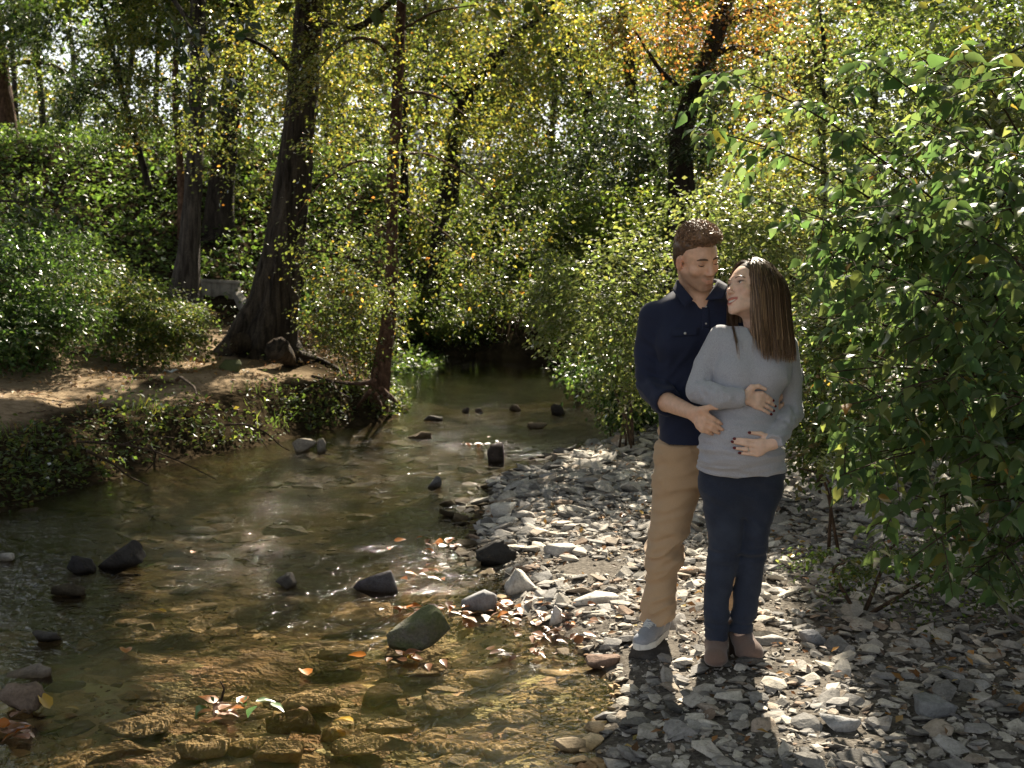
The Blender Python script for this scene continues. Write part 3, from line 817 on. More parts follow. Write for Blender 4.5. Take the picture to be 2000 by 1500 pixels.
b = np.array([5.2, 4.0, float(height(np.array(5.2), np.array(4.0))) - .1])
fo = Foliage(); canopy(fo, (3.4, 2.6, 5.4), (2.2, 3.8, 1.5), 1400, rg, 'fresh'); canopy(fo, (2.9, 4.4, 4.3), (1.5, 1.3, .5), 300, rg, 'fresh'); canopy(fo, (3.0, 1.0, 4.3), (1.7, 2.2, .7), 560, rg, 'fresh')  # unseen crowns put in to darken the gravel at lower right
for (px, py, n) in [(1930, 60, 8), (1985, 110, 8), (1860, 30, 5), (1975, 190, 5)]:
    q = P(px, py, 6.6); bb = q + rg.normal(0, .12, (n, 3)); pos, ax, nr, sz = sprays(bb, rg.normal(0, .5, (n, 3)) + np.array([-.4, 0, -.3]), rg, 7, .26, .075, .3, .6); fo.add(pos, ax, nr, sz, colors('yellow', len(pos), rg))
build_tree('tree', 'shade tree put in beyond the right edge, with yellowing sprays above the big shrub', [b, b + (-.2, .2, 2.2), b + (-.6, .3, 4.2), b + (-1.4, .2, 6)], [.16, .13, .09, .04], M_BARK_GREY, 12, 26, .005, .3,
           branches=[([b + (-.4, .3, 3.2), P(2060, 60, 6.6), P(1960, 110, 6.6)], [.03, .012, .004])], foliage=fo, leafmat=M_LEAF)
# ------------------------------------------------------------------ shrubs and undergrowth
def shrub(name, label, blobs, rng, pal, size, mat, stems, cat='shrub', group=None, T_per=None, power=.8, n=9, length=.35, tpl=T_DIA):
    base = np.array(stems[0][0], float)
    t = thing(name, label, cat, base, group)
    tubes = []
    for s in stems:
        r = np.linspace(.012, .004, len(s)); tubes.append(tube(s, r, 5, len(s) * 4, cap=False))
    o = mesh_np('stems', *join_tubes(tubes), M_TWIG, True, parent=t); local(o, base); o['kind'] = 'stuff'
    fo = Foliage()
    for (c, r, T) in blobs: fo.blob(c, r, T, rng, pal, size, n=n, length=length, power=power, clump=6, flat=.9)
    o = fo.build('foliage', mat, t, tpl); local(o, base); o['kind'] = 'stuff'
    return t
def pxb(px, py, rx, ry, Y, dp, T):
    m = Y / FPX; return (P(px, py, Y), (rx * m, dep_ * m if False else dp, ry * m), T)
def stems_to(base, targets, rng):
    base = np.array(base, float); base[2] = height(base[0], base[1]) - .05
    out = []
    for q in targets:
        q = np.asarray(q); m = base * .45 + q * .55 + np.array([rng.normal(0, .1), rng.normal(0, .1), .35 * abs(q[2] - base[2])])
        out.append([base + rng.normal(0, .06, 3) * (1, 1, 0), m, q])
    return out
SH = [  # label, palette, leaf, glossy, base px/Y, blobs(px,py,rx,ry,Y,dp,T)
    ('sunlit pale bush leaning over the creek left of the man', 'pale', .055, (1230, 720, 11.0),
     [(1150, 560, 70, 60, 10.8, .5, 90), (1220, 520, 80, 60, 10.6, .5, 110), (1200, 620, 80, 60, 10.6, .5, 100), (1260, 600, 60, 70, 10.4, .45, 80), (1250, 690, 60, 60, 10.3, .45, 70), (1130, 640, 50, 30, 10.9, .35, 34)]),
    ('bright glinting bush directly behind the heads of the couple', 'pale', .052, (1420, 620, 10.0),
     [(1430, 470, 80, 50, 9.6, .5, 100), (1500, 470, 80, 60, 9.6, .5, 110), (1550, 560, 70, 70, 9.3, .5, 110), (1460, 400, 90, 50, 9.9, .5, 90), (1380, 400, 70, 50, 10.2, .5, 70)]),
    ('dense bush between the woman and the big leafy shrub', 'weed', .05, (1600, 800, 8.4),
     [(1580, 640, 60, 60, 8.2, .4, 80), (1590, 740, 50, 60, 8.1, .4, 70), (1640, 690, 60, 80, 8.0, .4, 80), (1600, 830, 40, 50, 7.8, .3, 36)]),
    ('low dark bush on the right bank above the water', 'ivy', .06, (1210, 760, 13.0),
     [(1190, 690, 60, 50, 12.6, .5, 80), (1240, 740, 50, 50, 12.3, .5, 70), (1160, 680, 40, 30, 13.2, .4, 40), (1260, 790, 30, 40, 12.0, .35, 34)]),
    ('tall green bush on the far right bank behind the pale one', 'fresh', .07, (1130, 600, 17.0),
     [(1110, 480, 70, 60, 16.6, .7, 110), (1180, 440, 80, 60, 16.2, .7, 120), (1090, 560, 60, 50, 16.6, .6, 80), (1250, 420, 70, 60, 15.6, .7, 100)]),
    ('yellow green sapling thicket behind the ivy covered trunk', 'yellow', .07, (1420, 480, 18.0),
     [(1400, 330, 90, 70, 17, .8, 120), (1480, 300, 80, 80, 16.5, .8, 110), (1300, 330, 60, 60, 18, .8, 70), (1550, 330, 90, 90, 14, .8, 120)]),
    ('light filled bush behind the shoulder of the big shrub', 'pale', .06, (1700, 600, 11.0),
     [(1660, 380, 100, 90, 10.8, .6, 120), (1760, 320, 100, 90, 10.4, .6, 110), (1850, 240, 100, 90, 10.0, .6, 100), (1700, 500, 80, 80, 10.4, .5, 90), (1950, 180, 90, 90, 9.6, .6, 90)]),
    ('leafy bush at the foot of the slim scaly trunk', 'birch', .05, (690, 700, 16.0),
     [(660, 580, 60, 60, 15.4, .5, 80), (700, 640, 60, 50, 15.2, .45, 70), (640, 500, 50, 60, 15.8, .5, 60), (720, 590, 40, 60, 15.4, .4, 50)]),
    ('shaded bush right of the slim scaly trunk', 'mid', .055, (900, 650, 28.2),
     [(880, 570, 60, 60, 27.8, .8, 90), (930, 600, 60, 50, 27.8, .8, 80), (810, 610, 50, 50, 27.6, .7, 70), (1000, 560, 70, 50, 28, .8, 80), (880, 640, 60, 26, 27.4, .6, 50)]),
    ('dark overhanging bush on the shadowy far bank', 'mid', .075, (1010, 620, 27.5),
     [(960, 500, 90, 60, 28, .7, 110), (1060, 510, 90, 60, 28, .7, 110), (1010, 575, 100, 26, 28.4, .4, 50), (1090, 600, 60, 40, 27.4, .6, 50)]),
    ('sunlit bush on the far slope below the dark stone wall', 'fresh', .11, (950, 430, 37),
     [(900, 390, 80, 40, 36, 1.0, 120), (980, 400, 80, 40, 36, 1.0, 130), (1060, 390, 70, 45, 36, 1.0, 110), (940, 450, 110, 40, 34, 1.0, 130), (870, 340, 40, 40, 36, .8, 60)]),
    ('yellow green bush on the far slope left of the curving dark trunk', 'yellow', .10, (800, 470, 34),
     [(780, 400, 70, 60, 33, 1.0, 130), (840, 470, 60, 40, 32, 1.0, 90), (720, 460, 60, 50, 32, 1.0, 90)]),
    ('rounded leafy bush at the left edge above the sandy ledge', 'ivy', .06, (40, 690, 13.4),
     [(60, 540, 90, 70, 13.2, .6, 150), (-30, 560, 80, 90, 13.0, .6, 120), (130, 500, 60, 46, 13.8, .5, 80), (20, 640, 80, 60, 12.8, .5, 100), (110, 610, 60, 40, 13.2, .4, 70), (20, 450, 80, 40, 14, .6, 90)]),
    ('grassy sunlit bush below the straight grey trunk', 'weed', .055, (270, 640, 15.5),
     [(230, 570, 60, 46, 15.3, .5, 90), (300, 600, 70, 36, 15.0, .5, 90), (180, 540, 50, 40, 15.8, .5, 60), (345, 640, 46, 18, 14.8, .4, 40), (260, 640, 70, 24, 14.4, .4, 60)]),
]
for k, (lab, pal, ls, bpx, bl) in enumerate(SH):
    if bpx[2] > 25: ls *= 1.35
    rg = R(200 + k)
    b = P(*bpx)
    blobs = [pxb(*q) for q in bl]
    tg = []
    for (c, r, T) in blobs:
        tg.append(c + rg.normal(0, .5, 3) * np.array(r))
    shrub('shrub', lab, [(c, r, int(T * 1.6)) for c, r, T in blobs], rg, pal, ls, M_GLOSSY if pal in ('ivy', 'dark') else M_LEAF, stems_to(b, tg, rg), group='bushes along the creek')

# ground cover scattered on the terrain
def cover(name, xr, yr, N, dens, pal, size, rng, mat, tpl=T_DIA, hmax=.25, up=False, kind='stuff', flat=.8):
    x = rng.uniform(*xr, N); y = rng.uniform(*yr, N)
    k = rng.random(N) < dens(x, y); x, y = x[k], y[k]
    z = height(x, y)
    pos = np.stack([x, y, z + rng.uniform(0, 1, len(x)) ** 1.4 * hmax * (.4 + 1.2 * vnoise(np.stack([x, y], -1) * 1.4, 71))], -1)
    pos[:, 2] = np.maximum(pos[:, 2], .02)
    if up:
        ax = rng.normal(0, .45, pos.shape) + np.array([0, 0, 1.0]); nr = rng.normal(0, 1, pos.shape) + np.array([0, -.6, .2]); pos[:, 2] = np.maximum(z, 0.0)
    else:
        ax = rng.normal(0, 1, pos.shape) * np.array([1, 1, .45]); nr = rng.normal(0, .4, pos.shape) + np.array([0, -.15, flat])
    sz = size * rng.uniform(.6, 1.3, len(x))
    o = leaf_mesh(name, pos, ax, nr, sz, colors(pal, len(x), rng), mat, tpl); o['kind'] = kind
    return o
rg = R(50)
uLf = lambda x, y: XL(y) - x
nz = lambda x, y, s=1.3, sd=61: vnoise(np.stack([x, y], -1) * s, sd)
cover('ivy_ground_cover', (-24, -1.5), (21.5, 37), 70000, lambda x, y: np.clip(.5 + 1.0 * nz(x, y, .8), 0, 1) * (x > -.62 * y - 1) * np.where((np.abs(x / y + .243) < .028) & (y < 23.3), .1, 1), 'ivy', .13, rg, M_LEAF, hmax=.4)
cover('undergrowth', (-9, -1.5), (14.5, 22.5), 22000, lambda x, y: np.where((np.abs(x / y + .243) < .028) & (y > 16), .12, 1) * sstep(1.6, 3.0, uLf(x, y)) * np.clip(nz(x, y) * 1.8 - .35, 0, 1), 'ivy', .065, rg, M_GLOSSY, hmax=.35)
cover('bank_weeds', (-5.2, -1.2), (7.5, 16.5), 48000, lambda x, y: sstep(-.02, .08, uLf(x, y)) * sstep(.75, .40, uLf(x, y)) * np.clip(nz(x, y, 1.6) * 2.2 - .25, 0, 1), 'mid', .055, rg, M_LEAF, hmax=.32)
cover('bank_grass', (-5.2, -1.2), (8, 16.5), 9000, lambda x, y: sstep(.1, .3, uLf(x, y)) * sstep(1.1, .6, uLf(x, y)) * np.clip(nz(x, y, 1.6, 63) * 2 - .8, 0, 1), 'mid', .15, rg, M_LEAF, tpl=T_BLADE, up=True)
cover('far_bank_undergrowth', (-2.5, 8), (27.3, 44), 26000, lambda x, y: .35 + .6 * nz(x, y), 'dark', .10, rg, M_GLOSSY, hmax=.5)
cover('slope_undergrowth', (1.4, 9), (10.5, 27), 34000, lambda x, y: sstep(.2, .8, x - XR(y)) * (.25 + .8 * nz(x, y)), 'ivy', .065, rg, M_GLOSSY, hmax=.45)
cover('edge_weeds', (1.6, 5.5), (5.6, 11), 16000, lambda x, y: sstep(2.3, 3.1, x - .12 * (y - 6)) * np.clip(nz(x, y, 1.5) * 1.7 - .2, 0, 1), 'weed', .05, rg, M_LEAF, hmax=.3)
cover('leaf_litter', (-8, -1.3), (8.6, 22), 20000, lambda x, y: sstep(.3, .8, uLf(x, y)) * np.clip(nz(x, y, 1.9, 66) * 2.0 - .55, 0, 1), 'litter', .06, rg, M_DRY, hmax=.012, flat=2.5)
cover('dry_leaf_scatter', (-.5, 4.2), (4.0, 12.5), 6000, lambda x, y: sstep(-.1, .2, x - XR(y)) * np.clip(nz(x, y, 1.9, 67) * 1.6 - .5, 0, 1), 'litter', .042, rg, M_DRY, hmax=.05, flat=2.0)

# ================================================================== STONES
def hull_mesh(rng, n=16, flat=(1, .72, .36), ang=1.0):
    p = norm(rng.normal(0, 1, (n, 3))) * rng.uniform(.82, 1.05, (n, 1))
    p = np.sign(p) * np.abs(p) ** ang
    p = p * np.array(flat) * .5
    bm = bmesh.new()
    for q in p: bm.verts.new(q)
    r = bmesh.ops.convex_hull(bm, input=bm.verts)
    bmesh.ops.delete(bm, geom=[g for g in r['geom_interior'] if isinstance(g, bmesh.types.BMVert)], context='VERTS')
    bmesh.ops.triangulate(bm, faces=bm.faces)
    bm.verts.ensure_lookup_table(); bm.verts.index_update()
    V = np.array([v.co[:] for v in bm.verts]); F = np.array([[v.index for v in f.verts] for f in bm.faces])
    bm.free(); return V, F
rs = R(300)
HULLS = [hull_mesh(rs, int(rs.integers(12, 18)), (1, rs.uniform(.55, .9), rs.uniform(.16, .38)), rs.uniform(.75, 1.0)) for _ in range(26)]
TINY = [hull_mesh(rs, 9, (1, rs.uniform(.6, .9), rs.uniform(.3, .6))) for _ in range(8)]
def stone_material(name, objcol):
    t = NT(name)
    c = t.new('ShaderNodeObjectInfo').outputs['Color'] if objcol else t.attr('Col').outputs['Color']
    g = t.geo()
    n = t.noise(g, 14, 5, .65); f = t.noise(g, 90, 4, .7); s = t.noise(g, 38, 3, .6, 1.2)
    c = t.mix(c, t.ramp(n, [(.3, .62), (.5, 1.0), (.72, 1.3)]), 1.0, 'MULTIPLY')
    c = t.mix(c, t.ramp(f, [(.35, .70), (.6, 1.1)]), .7, 'MULTIPLY')
    c = t.mix(c, (.10, .08, .05), t.ramp(s, [(.60, 0.0), (.72, .6)]))
    sp = t.new('ShaderNodeSeparateXYZ'); t.link(g, sp.inputs[0])
    wet = t.math('SUBTRACT', 1.0, t.math('SMOOTH_MIN', 1.0, t.math('MULTIPLY', t.math('MAXIMUM', sp.outputs['Z'], 0.0), 28.0), .1))
    wet = t.math('MAXIMUM', t.math('MINIMUM', wet, 1.0), 0.0)
    c = t.mix(c, t.mix(c, (.52, .45, .34), 1.0, 'MULTIPLY'), wet)
    h = t.math('ADD', n, t.math('MULTIPLY', f, .45))
    return t.set(c, t.math('SUBTRACT', .9, t.math('MULTIPLY', wet, .2)), t.bump(h, .75, .012), .12)
M_STONE_A = stone_material('creek_stone_scatter', False)
M_STONE_O = stone_material('creek_stone', True)
SCOL = np.array([(.44, .41, .36), (.36, .335, .30), (.28, .27, .255), (.50, .465, .40), (.215, .205, .19), (.34, .29, .235), (.13, .125, .12), (.28, .21, .16)])
SW = np.array([5, 5, 4, 3, 3, 2, 1.2, .8]); SW = SW / SW.sum()
def rotm(rng, n, tilt):
    yaw = rng.uniform(0, 2 * np.pi, n); a = rng.normal(0, tilt, n); b = rng.normal(0, tilt, n)
    cz, sz = np.cos(yaw), np.sin(yaw); ca, sa = np.cos(a), np.sin(a); cb, sb = np.cos(b), np.sin(b)
    Z = np.zeros((n, 3, 3)); Z[:, 0, 0] = cz; Z[:, 0, 1] = -sz; Z[:, 1, 0] = sz; Z[:, 1, 1] = cz; Z[:, 2, 2] = 1
    A = np.zeros((n, 3, 3)); A[:, 0, 0] = 1; A[:, 1, 1] = ca; A[:, 1, 2] = -sa; A[:, 2, 1] = sa; A[:, 2, 2] = ca
    B = np.zeros((n, 3, 3)); B[:, 1, 1] = 1; B[:, 0, 0] = cb; B[:, 0, 2] = sb; B[:, 2, 0] = -sb; B[:, 2, 2] = cb
    return A @ B @ Z
def scatter(name, N, xr, yr, dens, smin, smax, rng, lib, tilt=.22, lift=.12, sub=False):
    x = rng.uniform(*xr, N); y = yr[0] + (yr[1] - yr[0]) * rng.random(N) ** 1.25
    k = rng.random(N) < dens(x, y); x, y = x[k], y[k]; n = len(x)
    s = smin * (smax / smin) ** (rng.random(n) ** 1.9)
    s = s * np.clip(y / 7.5, .75, 1.35)
    z = height(x, y) + s * rng.uniform(-.02, max(lift, -.01), n)
    if lift < .05: z = np.minimum(z, -.012 - .10 * s)
    col = SCOL[rng.choice(len(SCOL), n, p=SW)] * rng.uniform(.75, 1.2, (n, 1))
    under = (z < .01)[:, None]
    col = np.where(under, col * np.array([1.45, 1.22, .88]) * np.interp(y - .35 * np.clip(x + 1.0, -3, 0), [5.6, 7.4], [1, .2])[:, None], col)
    return dict(x=x, y=y, z=z, s=s, R=rotm(rng, n, tilt), v=rng.integers(0, len(lib), n), col=col, lib=lib)
def stones_mesh(name, d, mask):
    Vs, Fs, Cs, o = [], [], [], 0
    for k, (V, F) in enumerate(d['lib']):
        m = np.where(mask & (d['v'] == k))[0]
        if not len(m): continue
        W = np.einsum('nij,vj->nvi', d['R'][m], V) * d['s'][m][:, None, None] + np.stack([d['x'], d['y'], d['z']], 1)[m][:, None]
        Vs.append(W.reshape(-1, 3)); Fs.append((F[None] + (np.arange(len(m)) * len(V))[:, None, None]).reshape(-1, 3) + o)
        Cs.append(np.repeat(d['col'][m], len(V), 0)); o += len(m) * len(V)
    ob = mesh_np(name, np.concatenate(Vs), [np.concatenate(Fs)], M_STONE_A, False, np.concatenate(Cs)); ob['kind'] = 'stuff'
    return ob
rs = R(301)
barf = lambda x, y: sstep(-.35, .05, x - XR(y) + .3 * (vnoise(np.stack([x, y], -1) * 2.1, 81) - .5)) * sstep(13.4, 11.5, y) * (.25 + .75 * sstep(3.3, 2.2, x))
bedf = lambda x, y: sstep(.1, -.1, x - XR(y)) * (x > XL(y)) * np.clip(1.6 * vnoise(np.stack([x, y], -1) * 1.1, 82) - .25, 0, 1) * np.interp(y, [4, 5.5, 7, 12], [1, .9, .35, .2])
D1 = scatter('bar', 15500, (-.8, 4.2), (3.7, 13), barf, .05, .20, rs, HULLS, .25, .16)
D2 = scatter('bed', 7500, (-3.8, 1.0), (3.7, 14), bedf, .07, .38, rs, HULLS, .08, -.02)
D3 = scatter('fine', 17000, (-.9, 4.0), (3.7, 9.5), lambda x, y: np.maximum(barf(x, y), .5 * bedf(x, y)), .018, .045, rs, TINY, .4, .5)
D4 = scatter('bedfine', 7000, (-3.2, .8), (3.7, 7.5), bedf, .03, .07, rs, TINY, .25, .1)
HERO = []                                # (x, y, r) kept free of scattered stones
def px_size(d):
    p = PX(np.stack([d['x'], d['y'], d['z']], 1)); return p[:, 0], p[:, 1], d['s'] * FPX / p[:, 2]

# ------------------------------------------------------------------ rocks one can name
def rock_mesh(name, rng, w, dpt, h, npt=13, cuts=2, rough=.05, ang=.85, top_flat=False):
    p = norm(rng.normal(0, 1, (npt, 3))) * rng.uniform(.85, 1.05, (npt, 1))
    p = np.sign(p) * np.abs(p) ** ang * np.array([w, dpt, h]) * .5
    if top_flat: p[:, 2] = np.clip(p[:, 2], -h, h * .22)
    bm = bmesh.new()
    for q in p: bm.verts.new(q)
    r = bmesh.ops.convex_hull(bm, input=bm.verts)
    bmesh.ops.delete(bm, geom=[g for g in r['geom_interior'] if isinstance(g, bmesh.types.BMVert)], context='VERTS')
    bmesh.ops.subdivide_edges(bm, edges=bm.edges[:], cuts=cuts, use_grid_fill=True)
    bmesh.ops.triangulate(bm, faces=bm.faces)
    for _ in range(1): bmesh.ops.smooth_vert(bm, verts=bm.verts, factor=.22, use_axis_x=True, use_axis_y=True, use_axis_z=True)
    bm.verts.index_update()
    V = np.array([v.co[:] for v in bm.verts]); F = np.array([[v.index for v in f.verts] for f in bm.faces]); bm.free()
    sc = min(w, dpt, h); q = V / max(w, .05)
    dsp = (fbm(q * 5 + rng.uniform(0, 50), 3, 3) - .5) * 2 * rough + (fbm(q * 16 + 9, 2, 4) - .5) * rough
    V = V + norm(V / (np.array([w, dpt, h]) ** 2)) * (dsp * max(w, h))[:, None]
    return mesh_np(name, V, F, M_STONE_O, True, link=False)
def moss_material():
    t = NT('mossy_stone'); g = t.geo(); n = t.noise(g, 9, 5, .65); f = t.noise(g, 70, 4, .7)
    c = t.mix(t.new('ShaderNodeObjectInfo').outputs['Color'], (.10, .115, .045), t.ramp(n, [(.36, 0.0), (.58, .85)]))
    c = t.mix(c, t.ramp(f, [(.3, .6), (.65, 1.2)]), .9, 'MULTIPLY')
    return t.set(c, .9, t.bump(t.math('ADD', n, f), .9, .012), .2)
M_MOSS = moss_material()
def rock(label, px, py, wpx, hpx, col, z=0.0, seed=0, depth=.75, tilt=(0, 0, 0), mat=None, sink=.28, flat=False, rough=.05, name='rock', npt=13):
    """py = where the visible rock meets water or ground"""
    rng = R(400 + seed); g = G(px, py, z); m = g[1] / FPX
    w = wpx * m; h = hpx * m * 1.06; dp = w * depth
    full = h / (1 - sink)
    me = rock_mesh(name, rng, w * 1.06, dp, full * (1.9 if flat else 1.08), npt, 3, rough, .85, flat)
    o = obj_of(name, me); o.location = (g[0], g[1] + dp * .42, z + full * (.5 - sink) if not flat else z + h * .45)
    o.rotation_euler = [math.radians(a) for a in tilt]; o.color = (*col, 1)
    if mat: me.materials[0] = mat
    tag(o, label, 'rock', 'rocks in and beside the creek')
    HERO.append((o.location[0], o.location[1], max(w, dp) * .5)); return o
DK, MD, PL, TN, BR = (.055, .05, .045), (.17, .165, .16), (.42, .40, .37), (.34, .26, .15), (.16, .105, .06)
rock('big mossy boulder tilted in the shallows beside the floating leaves', 815, 1268, 134, 70, (.15, .14, .115), 0, 46, .62, (4, -26, 10), M_MOSS, .14, rough=.04, npt=22)
rock('dark triangular rock standing in the lit shallows', 735, 1158, 100, 46, (.07, .065, .07), 0, 32, .4, (0, 8, 0), npt=9)
rock('grey block at the waterline right of the mossy boulder', 936, 1196, 74, 44, (.21, .21, .215), .0, 3, .7)
rock('large black boulder in the dark water at left', 222, 1112, 112, 58, (.035, .032, .03), 0, 4, .6)
rock('black pointed rock leaning on the large black boulder', 152, 1120, 70, 30, (.03, .028, .028), 0, 5, .6, (0, 14, 0))
rock('low dark stone with tan patches in the water at left', 125, 1168, 76, 26, (.06, .05, .035), 0, 6, .7)
rock('rough dark lump in the middle of the sparkling water', 552, 1150, 58, 28, (.06, .055, .05), 0, 7, .8, rough=.09)
rock('squarish dark block standing alone in midstream', 970, 903, 44, 38, (.045, .035, .03), 0, 8, .8, (0, 6, 20), npt=12)
rock('small pointed grey rock in midstream', 848, 953, 32, 24, (.12, .12, .12), 0, 9, .8)
rock('dark jagged rock farthest right in the riffle', 1092, 810, 36, 20, (.04, .035, .03), 0, 10, .8, npt=10)
rock('brown rounded rock in the middle of the riffle', 1006, 803, 26, 12, (.08, .06, .04), 0, 11, .8)
rock('dark brown rock in the riffle, left of the rounded one', 938, 806, 22, 11, (.06, .045, .035), 0, 12, .8)
rock('leftmost small dark rock of the riffle row', 909, 806, 18, 12, (.05, .04, .035), 0, 13, .8)
rock('long low stone with a pale end below the riffle', 1050, 837, 54, 12, (.14, .11, .075), 0, 14, .5)
rock('flat dark stone breaking the riffle on the left', 845, 822, 44, 9, (.05, .045, .04), 0, 15, .6)
rock('black rough rock at the left edge of the gravel', 968, 1105, 86, 46, (.04, .038, .036), .0, 16, .6, rough=.08)
rock('flat pale slab above the black rough rock', 1100, 1092, 78, 22, PL, .05, 17, .9, (4, 2, 10), flat=True)
rock('pale chunky block at the edge of the shallows', 1014, 1160, 82, 48, (.44, .42, .38), .02, 18, .7)
rock('rounded pale boulder in the dark water near the left bank', 594, 884, 60, 26, (.24, .21, .17), 0, 19, .7)
rock('smaller upright pale boulder beside the rounded one', 626, 884, 27, 26, (.20, .18, .15), 0, 20, .7)
rock('broken stones with wet leaves in midstream', 820, 858, 60, 12, (.12, .09, .06), 0, 21, .6, rough=.1)
rock('rough brown rock at the lower left corner', 34, 1398, 92, 60, (.17, .13, .10), 0, 22, .7, rough=.08)
rock('smooth flat slab above the rough brown rock at the left edge', 34, 1338, 120, 26, (.17, .145, .12), -.02, 23, .7, flat=True)
rock('pale stone poking up at the left edge', 8, 1098, 34, 18, (.30, .28, .25), 0, 24, .7)
rock('dark wet rock with a stuck leaf at left', 84, 1258, 62, 26, (.06, .055, .05), 0, 25, .7)
rock('sunken brown rough rock below the green leaves', 566, 1432, 130, 34, (.26, .17, .09), -.06, 26, .7, rough=.07, sink=.5)
rock('sunken pale slab left of centre at the bottom edge', 468, 1478, 96, 18, (.50, .39, .22), -.07, 27, .9, flat=True)
rock('sunken pale oval slab beside the yellow leaf', 640, 1446, 80, 18, (.52, .42, .25), -.06, 28, 1.0, flat=True)
rock('broad sunken tan slab at the bottom edge', 905, 1480, 170, 16, (.46, .34, .19), -.08, 29, .8, flat=True)
rock('sunken dark square slab at the bottom centre', 740, 1378, 120, 12, (.16, .11, .06), -.08, 30, 1.0, flat=True)
rock('wide sunken slab under the sparkling shallows', 690, 1216, 170, 14, (.40, .29, .16), -.05, 31, .8, flat=True)
rock('long white slab beside the leg in tan trousers', 1165, 1192, 112, 24, (.50, .48, .44), .04, 33, .6, (0, 3, 6), flat=True)
rock('left pale slab at the top of the gravel edge', 985, 1012, 66, 22, (.46, .44, .40), .04, 34, .8, (6, 0, 0), flat=True)
rock('right pale slab at the top of the gravel edge', 1082, 1006, 56, 18, (.48, .46, .42), .05, 35, .8, (4, 0, 12), flat=True)
rock('dark broad stone under the grey sneaker', 1285, 1300, 120, 30, (.075, .07, .066), .03, 36, .8, flat=True)
rock('rounded grey stone just right of the brown ankle boots', 1592, 1262, 62, 26, (.26, .265, .28), .09, 37, .8)
rock('flat grey slab right of the heel of the boots', 1500, 1268, 92, 18, (.34, .33, .31), .08, 38, .8, flat=True)
rock('moss green stone at the edge of the sandy path', 446, 726, 46, 24, (.10, .11, .05), .62, 39, .8, mat=M_MOSS)
rock('grey stone with a light face in the shaded gravel', 1640, 1440, 96, 40, (.33, .33, .33), .09, 40, .8)
rock('tan flat stone in the shaded gravel below the boots', 1500, 1435, 76, 24, (.36, .30, .24), .09, 41, .8, flat=True)
rock('big grey slab in the lower right shadow', 1830, 1405, 110, 30, (.23, .235, .235), .1, 42, .8, flat=True)
rock('brown angular stone at the waterline below the sneaker', 1180, 1310, 76, 30, (.20, .14, .11), .0, 43, .7)
rock('pale wet stone among the floating leaves', 1085, 1226, 34, 40, (.55, .52, .48), .0, 44, .8)

for k, (px, py, w, h, tn, lab) in enumerate([
    (600, 1395, 150, 16, 1.0, 'broad golden slab under clear water right of the green leaves'), (700, 1480, 130, 16, 1.05, 'golden slab at the bottom edge below the yellow leaf'),
    (820, 1330, 110, 14, .9, 'tan slab under the still water below the mossy boulder'), (870, 1400, 140, 16, .62, 'dark brown square slab under the water at bottom centre'),
    (960, 1340, 120, 14, .85, 'tan leaf shaped slab under the quiet pool'), (1010, 1420, 110, 14, .95, 'pale tan slab under the pool left of the shaded gravel'),
    (1080, 1340, 100, 14, .8, 'brownish slab under the pool edge near the sneaker'), (1120, 1480, 120, 16, .9, 'tan slab in the corner of the pool at the bottom edge'),
    (540, 1490, 120, 16, 1.05, 'pale golden slab at the bottom edge left of centre'), (380, 1480, 130, 14, .95, 'golden slab at the bottom edge below the leaf tangle'),
    (985, 1488, 110, 14, 1.0, 'golden slab at the bottom edge right of centre'), (760, 1440, 110, 14, .85, 'tan slab between the yellow leaf and the dark square slab'),
    (1110, 1270, 80, 12, .7, 'olive brown slab just under the water beside the white stone'), (660, 1290, 130, 12, .75, 'wide brown slab under the ripples left of the mossy boulder'),
    (1160, 1165, 150, 14, .9, 'olive slab under the puddle left of the tan trousers'), (250, 1440, 150, 14, .8, 'tan slab under shallow water at bottom left')]):
    rock(lab, px, py, w, h, tuple(np.array((.62, .50, .33)) * tn), -.055, 70 + k, .85, (0, 0, 0), None, .3, True, .03, 'rock', 15)
hx = np.array(HERO)
def free(d):
    dd = np.hypot(d['x'][:, None] - hx[None, :, 0], d['y'][:, None] - hx[None, :, 1])
    return (dd > hx[None, :, 2] * .85).all(1)
